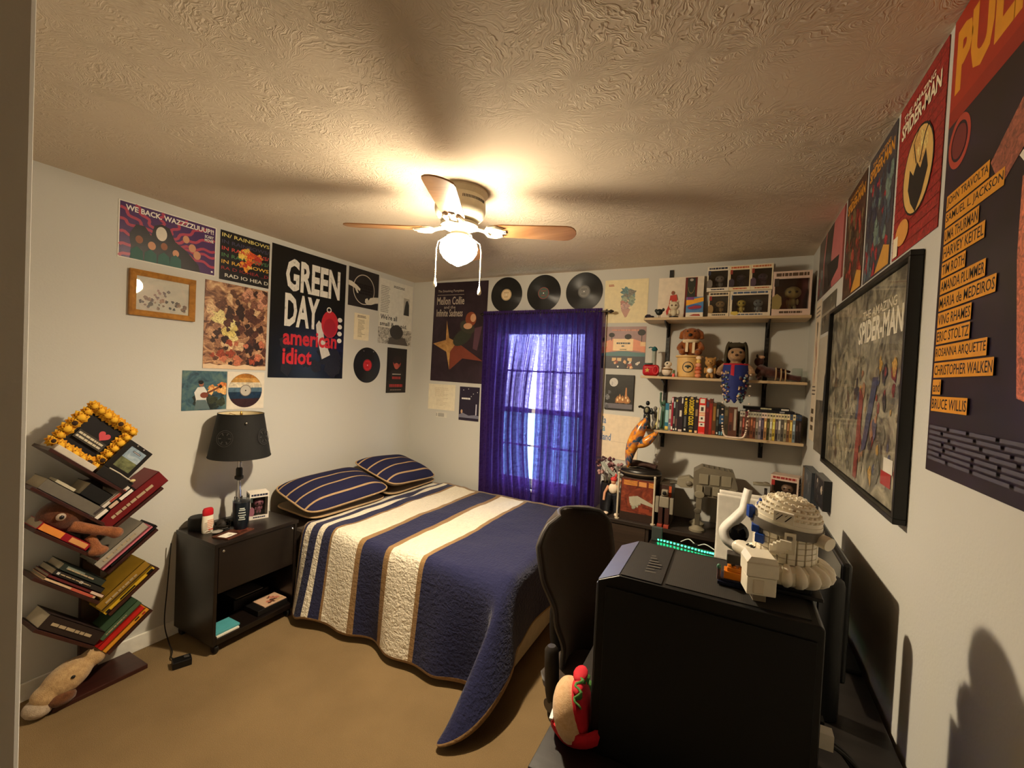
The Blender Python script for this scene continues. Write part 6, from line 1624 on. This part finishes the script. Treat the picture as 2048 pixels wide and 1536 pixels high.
for i in range(n):
    k = i / (n - 1); a = PI * k
    x_ = -.072 * math.cos(a); z_ = .05 - .392 * math.sin(a) ** .55 if 0 else .03 - .385 * (1 - abs(2 * k - 1) ** 5.5)
    nk.ell((.012 + x_, -.148 + .02 * abs(2 * k - 1) ** 8, z_), .0058, C(228, 206, 186, .3), 8)
tag(nk.build('bead_necklace', None, (.004, 3.105, zm_)), 'long white bead necklace looping down from the hooded teddy bear', 'necklace')

dl = thing('toy_doll', 'dark brown cloth doll lying on the middle shelf right of the hooded teddy', 'doll', (.19, 3.14, zm_))
M_DL = fur('dark_brown_cloth', (58, 32, 26), (88, 50, 40), 80)
b = MB().tube(spline([(-.06, .02, .075), (-.02, .0, .055), (.04, -.02, .045), (.1, -.03, .028), (.165, -.03, .016)], 5), [.03, .034, .036, .036, .034, .034, .034, .033, .032, .03, .028, .026, .024, .022, .02, .02, .018, .018, .018, .02, .022], M_DL, 10)
b.tube([(-.03, -.02, .055), (-.06, -.05, .02), (-.05, -.06, .01)], .016, M_DL, 8).tube([(.0, .0, .075), (.06, .01, .075), (.115, .015, .058)], [.012, .01, .009], M_DL, 8)
b.build('body', dl, remesh=.005, smooth_it=2)
MB().ell((-.055, .03, .12), (.028, .026, .03), M_DL, 12).ell((-.045, .02, .148), (.02, .016, .012), C(190, 150, 120, .7), 10).ell((-.068, .02, .155), (.006, .006, .012), INK, 8).build('head', dl)
b = MB()
for xx, zz in ((.035, .044), (.062, .039), (.085, .033)): b.tube([(xx + .006 * math.cos(a) * 0, -.022 + .037 * math.cos(a), max(.002, zz + .037 * math.sin(a))) for a in [2 * PI * i / 14 for i in range(14)]], .004, C(190, 160, 120, .8), 6, True)
b.build('stripes', dl)
MB().box(.20, .30, .06, .12, 0, .08, clear('clear_case', (.9, .95, .93), .05, .15)).build('x') if False else None
tag(MB().box(.322, .372, 3.19, 3.27, zm_, zm_ + .085, clear('clear_case', (.86, .9, .88), .05, .15)).build('display_case', bevel=.002), 'small clear empty case at the right end of the middle shelf', 'display case')

# figurines at the left end of the low shelf -----------------------------
zl_ = SHZ['low'] + .0002
kn = thing('figurine', 'black armoured figurine with a cape at the left end of the lowest wall shelf', 'figurine', (-.527, 3.115, zl_))
M_KN = C(24, 26, 26, .35)
b = MB().tube([(-.01, 0, 0), (-.012, 0, .05), (-.008, 0, .095)], [.012, .013, .016], M_KN, 10).tube([(.014, 0, 0), (.014, 0, .05), (.006, 0, .095)], [.012, .013, .016], M_KN, 10).ell((0, 0, .12), (.026, .018, .034), M_KN, 12).ell((.002, -.002, .175), (.014, .014, .017), M_KN, 12)
b.tube([(-.024, 0, .14), (-.045, -.01, .15), (-.055, -.02, .145)], .009, M_KN, 8).tube([(.024, 0, .14), (.04, -.008, .115), (.03, -.03, .105)], .009, M_KN, 8).ell((0, -.002, .002), (.035, .02, .004), M_KN, 12)
b.build('body', kn, remesh=.003, smooth_it=1)
MB().ell((0, -.018, .128), (.012, .004, .018), C(120, 116, 90, .4), 8).ell((.0, -.014, .07), (.008, .003, .02), C(140, 136, 100, .4), 8).ell((.0, -.016, .018), (.014, .007, .008), C(190, 180, 160, .4), 8).build('armour', kn)
gs = thing('figurine', 'smoky grey figurine between the black figurine and the green statue', 'figurine', (-.478, 3.15, zl_))
MB().ell((0, 0, .03), (.022, .02, .03), C(110, 104, 96, .5), 12).ell((0, 0, .085), (.022, .018, .04), C(126, 120, 112, .5), 12).ell((.0, 0, .14), (.014, .014, .016), C(120, 114, 106, .5), 10).build('body', gs, remesh=.003, smooth_it=2)
tag(MB().tube([(-.455, 3.10, zl_ + .004), (-.452, 3.115, zl_ + .15)], .005, C(206, 200, 160, .4), 8).tube([(-.476, 3.10, zl_ + .004), (-.449, 3.11, zl_ + .07)], .004, C(206, 190, 110, .4), 8).cyl((-.46, 3.105, zl_), (-.46, 3.105, zl_ + .005), .024, C(60, 58, 56), n=16).build('toy_stick'), 'pale crossed toy sticks on a round foot beside the grey figurine', 'toy')
gst = thing('figurine', 'green statue figurine with one raised arm left of the blue book', 'figurine', (-.425, 3.18, zl_))
M_GST = C(66, 96, 74, .5)
MB().tube([(0, 0, 0), (0, 0, .05), (0, 0, .12), (0, 0, .16)], [.026, .024, .02, .016], M_GST, 12).ell((0, 0, .185), (.014, .014, .017), M_GST, 10).tube([(-.016, 0, .155), (-.026, 0, .19), (-.026, 0, .235)], [.008, .007, .007], M_GST, 8).ell((-.026, 0, .245), (.009, .009, .011), M_GST, 8).box(-.022, .022, -.02, .02, 0, .03, M_GST).build('body', gst, remesh=.003, smooth_it=1)
tag(MB().lathe([(0, 0), (.02, 0), (.034, .012), (.036, .016), (.03, .013), (.018, .004), (0, .004)], (-.40, 3.098, zl_), clear('clear_dish', (.9, .92, .88), .05, .3), 24).build('glass_dish'), 'small clear glass dish on the shelf edge below the blue book', 'dish')

# ornaments hanging from the low shelf ------------------------------------
orn = thing('hanging_ornament', 'pointed yellow, orange and navy foil ornament hanging at the lowest shelf end', 'ornament', (-.545, 3.02, 1.0))
M_O1 = paint('foil_patchwork', [(.30, (30, 44, 66)), (.42, (60, 84, 110)), (.5, (200, 120, 40)), (.62, (222, 150, 54)), (.72, (226, 190, 40))], 15, 2, .8, .25)
b = MB(); P_ = spline([(-.075, 0, -.01), (-.062, -.005, .10), (-.03, -.008, .20), (.005, -.004, .28), (.035, 0, .345)], 6)
N_ = len(P_); b.tube(P_, [.004 + .040 * math.sin(PI * i / (N_ - 1)) ** .8 for i in range(N_)], M_O1, 14); b.build('lobe', orn)
b = MB(); P_ = spline([(-.05, -.002, .14), (.01, -.012, .165), (.06, -.014, .20), (.11, -.01, .255)], 6); N_ = len(P_); b.tube(P_, [.004 + .028 * math.sin(PI * i / (N_ - 1)) ** .8 for i in range(N_)], M_O1, 12); b.build('lobe', orn)
MB().tube([(.035, 0, .345), (.05, .03, .30), (.06, .06, .255)], .0015, BRASS, 6).build('hanger', orn)
pr = thing('glass_prism', 'small clear glass prism dangling on threads under the lowest wall shelf', 'ornament', (-.45, 3.09, 1.085))
b = MB().tube([(-.006, 0, .01), (-.012, .0, .159)], .0009, C(190, 180, 150), 6).tube([(.006, 0, .01), (.012, 0, .159)], .0009, C(190, 180, 150), 6); b.build('thread', pr)
MB().ell((0, 0, .002), (.008, .008, .01), C(230, 230, 226, .08), 8).build('bead', pr)
MB().lathe([(0, -.012), (.016, -.03), (.018, -.042), (.01, -.058), (0, -.066)], (0, 0, 0), clear('prism_glass', (.95, .95, .95), .02, .35), 8, smooth=False).build('pendant', pr)

# ------------------------------------------------------------------ things on the low cabinet
zc_ = CZ + .0002
vs_ = thing('vase', 'tall black vase of dried mauve flowers beside the curtain on the cabinet', 'vase', (-.785, 3.15, zc_))
MB().lathe([(0, 0), (.045, 0), (.048, .01), (.05, .16), (.046, .2), (.044, .2), (.046, .16), (.04, .02)], (0, 0, 0), C(22, 20, 22, .3), 28).build('body', vs_)
for i in range(15):
    a = rnd.uniform(0, 6.28); r_ = rnd.uniform(.03, .10); h_ = rnd.uniform(.24, .36)
    tip = Vector((r_ * math.cos(a), min(.09, r_ * math.sin(a)), h_)); b = MB().tube([(0, 0, .1), tip * .6 + Vector((0, 0, .08)), tip], .0018, C(90, 80, 56), 5)
    c_ = C(*rnd.choice([(90, 50, 56), (150, 110, 110), (196, 170, 160), (70, 40, 46), (170, 130, 126)]), .8)
    for k in range(7): b.ell(tip + Vector((rnd.uniform(-.018, .018), rnd.uniform(-.018, .018), rnd.uniform(-.014, .014))), rnd.uniform(.006, .013), c_, 7)
    b.build('flower_stem', vs_)
fg = thing('figurine', 'action figure in a white top and black trousers at the cabinet front edge', 'figurine', (-.715, 3.035, zc_))
b = MB()
for s_ in (-1, 1): b.tube([(s_ * .034, -.01, .02), (s_ * .028, 0, .09), (s_ * .016, 0, .15)], [.02, .021, .024], C(18, 20, 26, .7), 10)
b.build('trousers', fg, remesh=.004, smooth_it=2)
b = MB()
for s_ in (-1, 1): b.ell((s_ * .037, -.022, .013), (.018, .03, .013), C(226, 206, 184, .5), 10)
b.build('shoes', fg)
MB().ell((0, 0, .185), (.034, .024, .038), C(232, 214, 188, .6), 14).build('shirt', fg)
b = MB().tube([(-.034, 0, .20), (-.056, -.01, .15), (-.058, -.02, .1)], [.01, .009, .009], SKIN, 8).tube([(.034, 0, .2), (.05, -.01, .25)], [.01, .009], SKIN, 8).ell((0, 0, .235), (.018, .018, .022), SKIN, 12); b.build('skin', fg)
MB().ell((0, .002, .25), (.022, .022, .018), C(200, 60, 56, .6), 12).ell((.012, .01, .275), (.01, .01, .016), C(200, 60, 56, .6), 8).build('hair', fg)
MB().obox((-.005, .0, .27), (.016, .0, .012), (0, .004, 0), (-.095, 0, .085), C(170, 176, 166, .3, .5)).obox((.03, .0, .25), (.01, 0, .003), (0, .004, 0), (-.02, 0, .09), C(150, 150, 146, .3, .5)).build('blades', fg)

def slipcase(name, label, x0, x1, y0, y1, h, body, cat, fn):
    b = MB().box(x0, x1, y0, y1, zc_, zc_ + h, body); f = Face(b, (x0, y0, zc_ + h), (x1 - x0, 0, 0), (0, 0, -h), (0, -1, 0)); fn(f); 
    f2 = Face(b, (x0, y1, zc_ + h), (0, y0 - y1, 0), (0, 0, -h), (-1, 0, 0)); f2.rect(.02, .02, .98, .98, C(206, 190, 160, .6))
    return tag(b.build(name, bevel=.0015), label, cat)
M_RUST = paint('rust_cover_print', [(.3, (66, 26, 18)), (.55, (120, 52, 34)), (.75, (160, 84, 50))], 16, 4, 1.2)
def art1(f):
    f.rect(.02, .02, .98, .98, M_RUST)
    for i in range(4): f.rect(.08, .06 + .03 * i, .48, .075 + .03 * i, C(232, 160, 70)); f.rect(.8, .06 + .03 * i, .98, .075 + .03 * i, C(232, 160, 70))
    f.rect(.52, .06, .74, .17, C(206, 140, 80)); f.blobs(5, .3, .5, .55, .65, .08, .12, [C(150, 150, 130), C(120, 126, 106)], 4); f.poly([(.25, .45), (.5, .40), (.95, .55), (.95, .62), (.6, .56), (.4, .66), (.28, .6)], C(170, 164, 144)); f.rect(.55, .68, .85, .78, C(140, 60, 36)); f.rect(.02, .82, .98, .98, C(46, 30, 22))
slipcase('slipcase_box', 'rust red illustrated box standing on the cabinet beneath the black oval case', -.655, -.425, 3.0, 3.20, .285, C(60, 40, 30, .5), 'box', art1)
def post(x, y, label): tag(MB().cyl((x, y, zc_), (x, y, zc_ + .31), .0065, C(196, 184, 160, .4), n=10).cyl((x, y, zc_), (x, y, zc_ + .006), .016, C(196, 184, 160, .4), n=12).ell((x, y, zc_ + .313), .009, C(196, 184, 160, .4), 8).build('metal_post'), label, 'post')
post(-.668, 2.982, 'thin pale metal post at the window side of the rust red box'); post(-.430, 2.982, 'thin pale metal post between the rust red box and the orange box')
oc = thing('instrument_case', 'black oval hard case lying on the rust red box', 'case', (-.545, 3.10, zc_ + .2855))
MB().lathe([(0, 0), (.12, 0), (.135, .008), (.14, .02), (.14, .036), (.132, .05), (.115, .058), (0, .06)], (0, 0, 0), C(26, 22, 20, .35), 36).build('shell', oc); oc.scale = (1, .72, 1)
MB().lathe([(.1405, .024), (.1415, .026), (.1415, .031), (.1405, .033)], (0, 0, 0), C(110, 96, 80, .4), 36).build('zip', oc)
b = MB()
for k in range(9): b.tube(spline([(-.085 + rnd.uniform(-.01, .01), -.03 + .008 * k, .012 + .002 * k), (-.03, -.035 + .008 * k, .02 + .01 * math.sin(k)), (.03, -.03 + .008 * k, .018 + .008 * math.cos(k)), (.085 + rnd.uniform(-.01, .01), -.025 + .007 * k, .012)], 5), .0115, C(58, 36, 28, .8, bump=.3), 8)
tag(b.build('scarf', None, (-.535, 3.11, zc_ + .3465)), 'crumpled dark brown scarf on top of the black oval case', 'scarf')
def art2(f):
    f.rect(.02, .02, .98, .98, C(60, 40, 32)); f.rect(.78, .03, .98, .55, C(190, 84, 40)); f.blobs(4, .2, .7, .7, .9, .08, .14, [C(110, 60, 44), C(90, 50, 38)], 3)
slipcase('slipcase_box', 'dark box with an orange edge stripe beside the pale metal post on the cabinet', -.405, -.328, 3.03, 3.22, .27, C(70, 60, 48, .5), 'box', art2)
ro = thing('toy_robot', 'grey toy robot figure with a red foot in front of the orange striped box', 'toy robot', (-.365, 2.99, zc_))
M_RO = C(140, 132, 116, .4); M_ROD2 = C(60, 34, 28, .5)
MB().box(-.03, .03, -.02, .02, .13, .20, M_RO).box(-.02, .02, -.018, .018, .205, .245, M_RO).build('torso', ro, bevel=.005)
MB().lathe([(0, 0), (.012, 0), (.012, .012), (.006, .014), (0, .014)], (0, -.018, .226), INK, 14, (0, -1, 0)).build('eye', ro)
for s_ in (-1, 1):
    MB().box(s_ * .045 - .011, s_ * .045 + .011, -.012, .012, .09, .195, M_RO).build('arm', ro, bevel=.003)
    MB().box(s_ * .02 - .014, s_ * .02 + .014, -.016, .016, .02, .13, M_ROD2).box(s_ * .02 - .016, s_ * .02 + .016, -.035, .02, 0, .022, C(150, 60, 44, .5)).build('leg', ro, bevel=.003)

# four-legged grey walking-machine model (plain generic design)
wk = thing('toy_walker', 'grey brick-built four-legged walking machine model on the cabinet', 'toy model', (-.09, 3.12, zc_), R(4)); wk.scale = (1.38, 1.3, 1.1)
M_WG = C(112, 104, 88, .45); M_WG2 = C(84, 78, 66, .45); M_WG3 = C(136, 128, 108, .45)
b = MB().prism([(-.085, -.05, .27), (-.075, -.045, .20), (.085, -.045, .20), (.105, -.05, .27), (.085, -.04, .36), (-.05, -.04, .375), (-.085, -.045, .345)], (0, .10, 0), M_WG)
for i in range(5): b.box(-.07 + i * .035, -.043 + i * .035, -.054, -.045, .215, .265, M_WG2 if i % 2 else M_WG3)
for i in range(3): b.box(-.06 + i * .048, -.02 + i * .048, -.05, -.045, .275, .335, M_WG3)
for i in range(6):
    for j in range(3): b.cyl((-.045 + i * .022, -.024 + j * .024, .36), (-.045 + i * .022, -.024 + j * .024, .378 - i * .002), .0055, M_WG, n=8)
b.build('hull', wk, bevel=.003)
b = MB(Matrix.Translation((.042, 0, 0))).cyl((-.08, 0, .285), (-.125, 0, .275), .022, M_WG2, n=14).prism([(-.20, -.028, .25), (-.18, -.034, .235), (-.13, -.034, .24), (-.12, -.03, .285), (-.145, -.03, .305), (-.195, -.024, .285)], (0, .06, 0), M_WG3).cyl((-.2, -.02, .255), (-.23, -.02, .25), .006, M_WG2, n=8).cyl((-.2, .02, .255), (-.23, .02, .25), .006, M_WG2, n=8).ell((-.145, -.034, .265), (.016, .008, .016), M_WG, 10)
b.build('head', wk, bevel=.002)
for sx in (-.055, .075):
    for sy in (-.055, .045):
        b = MB().lathe([(0, 0), (.022, 0), (.022, .012), (0, .014)], (sx, sy, .215), M_WG3, 14, (0, -1, 0)).box(sx - .012, sx + .012, sy - .01, sy + .006, .12, .215, M_WG).lathe([(0, 0), (.016, 0), (.016, .012), (0, .014)], (sx - .004, sy, .118), M_WG2, 14, (0, -1, 0)).box(sx - .014, sx + .008, sy - .01, sy + .006, .03, .12, M_WG2)
        lg = b.build('leg', wk, bevel=.002)
        MB().lathe([(0, 0), (.034, 0), (.034, .012), (.022, .022), (.012, .034), (0, .034)], (sx - .004, sy, 0), M_WG3, 18).build('foot', lg)
tag(MB().ell((.215, 3.19, zc_ + .05), .05, C(150, 100, 64, .6), 16).build('ball'), 'brown ball at the back of the cabinet behind the white console', 'ball')
tag(MB().box(.17, .375, 3.02, 3.27, zc_, zc_ + .235, C(30, 26, 24, .5)).build('box', bevel=.004), 'dark box on the cabinet corner under the red and white figure box', 'box')
window_box('figure_box', 'white and red window box in the corner on the dark cabinet box', (.30, 3.06, zc_ + .2355), R(-14), .145, .10, .185, (150, 120, 96), (214, 190, 172), (160, 40, 34), None, (150, 40, 34))
sh_ = thing('toy_spaceship', 'small grey toy ship on a stand beside the red and white figure box', 'toy model', (.205, 3.04, zc_ + .2355))
MB().cyl((0, 0, 0), (0, 0, .1), .008, C(60, 54, 50), n=8).cyl((0, 0, 0), (0, 0, .006), .024, BLACK, n=14).build('stand', sh_)
MB().prism([(-.07, -.03, .115), (-.02, -.04, .118), (.02, -.025, .12), (.02, .02, .12), (-.02, .035, .118), (-.07, .02, .115), (-.04, 0, .112)], (0, 0, .012), M_WG3).ell((0, 0, .128), (.02, .016, .012), M_WG, 10).build('hull', sh_, bevel=.002)

# ------------------------------------------------------------------ white game console on the desk
gcs = thing('game_console', 'tall white game console with curved side plates standing at the end of the desk', 'game console', (.075, 2.40, DZ), R(86))
M_PL = C(222, 216, 204, .4); M_CORE = C(10, 10, 12, .12)
MB().box(-.030, .030, -.10, .115, .004, .30, M_CORE).build('core', gcs, bevel=.012, seg=3)
def plate(sg):
    def fn(u, v):
        y = -.115 + .23 * u; z = .002 + .325 * v
        x = .034 + .022 * max(0, 1 - u * 3.2) ** 1.6 * (.25 + 3.3 * (v - .5) ** 2) + .010 * (v - .5) ** 2 * 4
        return (sg * x, y + .02 * math.sin(v * PI) * (1 - u), z)
    return MB().grid(fn, 22, 26, M_PL).build('side_plate', gcs, thick=.006)
plate(-1); plate(1)
MB().lathe([(0, 0), (.06, 0), (.062, .004), (0, .004)], (0, .01, 0), M_CORE, 28).build('foot', gcs)
MB().cyl((.046, .045, .255), (.0475, .045, .255), .007, C(70, 68, 66), n=14).build('emblem', gcs)
hsx = thing('headset', 'white headset with a black ear cup leaning in front of the white console', 'headset', (.05, 2.20, DZ))
M_HS = C(230, 226, 218, .35)
P_ = spline([(.034, .07, .385), (.022, .03, .33), (.012, 0, .295), (-.01, -.005, .262), (-.046, -.01, .215), (-.052, -.012, .19), (-.04, -.012, .16), (-.008, -.01, .138), (.03, -.005, .122)], 7)
b = MB(); vs = []
for i, p in enumerate(P_):
    d = (P_[min(len(P_) - 1, i + 1)] - P_[max(0, i - 1)]).normalized(); w_ = .024 - .009 * abs(i / (len(P_) - 1) - .5)
    sd = Vector((d.z, 0, -d.x)); vs += [p - sd * w_ + Vector((0, .006, 0)), p + Vector((0, -.008, 0)), p + sd * w_ + Vector((0, .006, 0))]
b.add(vs, [f for i in range(len(P_) - 1) for f in ((3 * i, 3 * i + 1, 3 * i + 4, 3 * i + 3), (3 * i + 1, 3 * i + 2, 3 * i + 5, 3 * i + 4))], M_HS, True)
b.build('headband', hsx, thick=.006, sharp=170)
b = MB().ell((-.006, .012, .195), (.052, .03, .05), M_CORE, 24); b.build('ear_cushion', hsx)
b = MB().ell((.045, .05, .065), (.05, .03, .06), M_HS, 20).lathe([(0, 0), (.05, 0), (.052, .006), (0, .008)], (.045, .05, 0), M_HS, 26); b.build('ear_cup', hsx)

# ------------------------------------------------------------------ brick-built white bust on the computer
Z1 = DZ + .42 + .0026
bu = thing('toy_bust', 'white brick-built helmet bust with a grey band standing on the computer tower', 'toy model', (.117, 1.125, Z1))
M_WB = C(242, 234, 214, .35); M_WB2 = C(226, 214, 190, .4); M_GB = C(112, 106, 98, .4); M_BLU = C(28, 66, 150, .35)
b = MB().box(-.03, .05, -.035, .05, 0, .02, C(26, 24, 26, .4)).box(-.05, .07, -.045, .055, .0, .008, C(30, 28, 30, .4)).box(.0, .06, -.03, .03, .015, .03, C(60, 56, 54, .4)); b.build('stand', bu, bevel=.002)
b = MB().lathe([(0, .027), (.066, .027), (.079, .036), (.083, .048), (.079, .061), (.064, .068), (0, .068)], (0, 0, 0), M_WB, 48)
for k in range(20):
    a = 2 * PI * k / 20
    b.tube([((.062 + .0235 * math.sin(PI * q_ / 8)) * math.cos(a), (.062 + .0235 * math.sin(PI * q_ / 8)) * math.sin(a), .029 + .039 * q_ / 8) for q_ in range(9)], [.006 + .0045 * math.sin(PI * q_ / 8) for q_ in range(9)], M_WB, 10)
b.build('collar', bu)
b = MB().lathe([(0, .068), (.0555, .068), (.0575, .13), (0, .13)], (0, 0, 0), M_WB2, 36)
for k in range(22):
    a = 2 * PI * k / 22; c_, s_ = math.cos(a), math.sin(a)
    for q_ in range(5): b.obox((.057 * c_ + .0075 * s_, .057 * s_ - .0075 * c_, .0695 + .012 * q_), (-.0145 * s_, .0145 * c_, 0), (.0038 * c_, .0038 * s_, 0), (0, 0, .0112), M_WB)
b.build('ribbed_wall', bu, bevel=.0012)
T = Matrix.Translation((0, 0, .131)) @ Matrix.Rotation(R(7), 4, 'Y')
b = MB(T).lathe([(0, -.004), (.068, -.004), (.0695, .0), (.0695, .015), (.0, .015)], (0, 0, 0), M_GB, 44); b.build('grey_band', bu)
b = MB(T); NL = 6
for lay in range(NL):
    ph = lambda q: .066 * math.cos(math.asin(min(1, q / NL)))
    r_ = ph(lay + .35); z_ = .015 + lay * .0086; r2 = ph(min(NL - .02, lay + 1.35)) if lay < NL - 1 else 0
    b.lathe([(0, z_), (r_, z_), (r_, z_ + .0086), (0, z_ + .0086)], (0, 0, 0), M_WB, 40)
    rr_ = r_ - .004
    while rr_ > r2 - .001 and rr_ > .004:
        m_ = max(3, int(2 * PI * rr_ / .0125))
        for k in range(m_): a = 2 * PI * (k + .5 * (lay % 2)) / m_; b.cyl((rr_ * math.cos(a), rr_ * math.sin(a), z_ + .0084), (rr_ * math.cos(a), rr_ * math.sin(a), z_ + .0125), .0041, M_WB, n=8)
        rr_ -= .0118
b.build('studded_dome', bu)
ZS = Matrix.Diagonal((1, 1, .86, 1))
b = MB(ZS).obox((-.072, -.024, .168), (.012, .004, 0), (-.005, .02, 0), (0, 0, .03), M_BLU).obox((-.066, -.04, .14), (.014, -.006, 0), (0, .02, 0), (.0, 0, .018), M_BLU).obox((-.06, -.048, .118), (.016, -.008, 0), (.004, .014, 0), (0, 0, .022), M_BLU).obox((-.058, -.01, .2), (.012, .0, 0), (0, .016, 0), (.006, 0, .016), M_BLU)
b.build('blue_bricks', bu, bevel=.001)
b = MB(ZS).obox((-.03, -.074, .186), (.036, -.004, -.004), (.002, .012, 0), (0, 0, .026), M_WB)
f = Face(b, (-.03, -.0742, .212), (.036, -.004, -.004), (0, 0, -.026), (-.1, -1, 0), .0004)
for u in (.12, .55): f.poly([(u, .8), (u + .06, .8), (u + .36, .2), (u + .30, .2)], INK); f.poly([(u + .0, .35), (u + .04, .35), (u + .16, .15), (u + .12, .15)], INK)
b.build('printed_panel', bu, bevel=.001)
MB(ZS).cyl((.058, -.03, .145), (.074, -.045, .142), .016, M_WB, n=20).build('round_knob', bu, bevel=.001)
b = MB(ZS).cyl((-.085, -.03, .09), (-.03, -.085, .085), .0185, M_WB, n=22).ell((-.086, -.029, .09), (.017, .017, .017), M_WB, 12)
for k, u in enumerate((.28, .38, .43, .50)): p = Vector((-.085 + .055 * u, -.03 - .055 * u, .1)); b.obox(p + Vector((-.006, -.006, .0065)), (.0018, -.0018, 0), (.0045, .0045, .002), (0, 0, .0018), INK)
b.build('cylinder_arm', bu)
b = MB(ZS)
for k in range(4): b.obox((-.034 + .006 * k, -.070 - .002 * k, .106 + .006 * k), (.02, -.006, 0), (.003, .018, 0), (0, 0, .02), M_WB)
b.obox((-.008, -.072, .112), (.02, -.004, 0), (.002, .016, 0), (0, 0, .05), M_WB).obox((-.004, -.0745, .146), (.01, -.002, 0), (0, .004, 0), (0, 0, .008), M_GB)
b.build('cheek_blocks', bu, bevel=.001)
bx = thing('toy_pack', 'white brick-built box module with a rounded lid in front of the helmet bust', 'toy model', (.066, 1.03, Z1))
T = Matrix.Rotation(R(12), 4, 'Z')
MB(T).box(-.012, .012, -.014, .014, 0, .016, C(150, 136, 116, .4)).build('foot', bx, bevel=.001)
MB(T).box(-.027, .027, -.024, .024, .016, .052, M_WB).box(-.016, .004, -.027, -.023, .02, .048, M_WB2).build('lower_box', bx, bevel=.003)
MB(T).prism([(-.029, -.026, .054), (.029, -.026, .054), (.029, -.026, .082), (.022, -.026, .094), (-.022, -.026, .094), (-.029, -.026, .082)], (0, .052, 0), M_WB).box(-.030, .030, -.0275, -.026, .08, .083, M_WB2).build('upper_box', bx, bevel=.003)
ov = thing('toy_vehicle', 'small orange and navy brick vehicle beside the white box module on the computer', 'toy model', (.018, 1.075, Z1))
M_ORA = C(214, 124, 26, .35); M_NAV = C(22, 26, 48, .35)
b = MB().box(-.022, .028, -.02, .02, 0, .014, M_NAV).box(-.028, .022, -.024, .024, .002, .009, M_NAV)
b.build('hull', ov, bevel=.001)
b = MB().box(-.016, .024, -.016, .016, .014, .03, M_ORA).box(-.01, .02, -.012, .012, .03, .038, M_ORA)
for i in range(3): b.cyl((-.006 + .01 * i, -.004, .038), (-.006 + .01 * i, -.004, .0405), .0032, M_ORA, n=8)
b.build('cabin', ov, bevel=.001)
MB().box(-.012, .016, -.008, .022, .045, .066, C(66, 62, 58, .4)).box(-.003, .005, 0, .008, .038, .045, C(66, 62, 58, .4)).build('turret', ov, bevel=.002)
MB().ell((-.026, -.012, .036), (.005, .005, .006), C(70, 120, 96, .4), 8).cyl((-.026, -.012, .009), (-.026, -.012, .032), .004, C(96, 70, 70, .4), n=8).build('figure', ov)
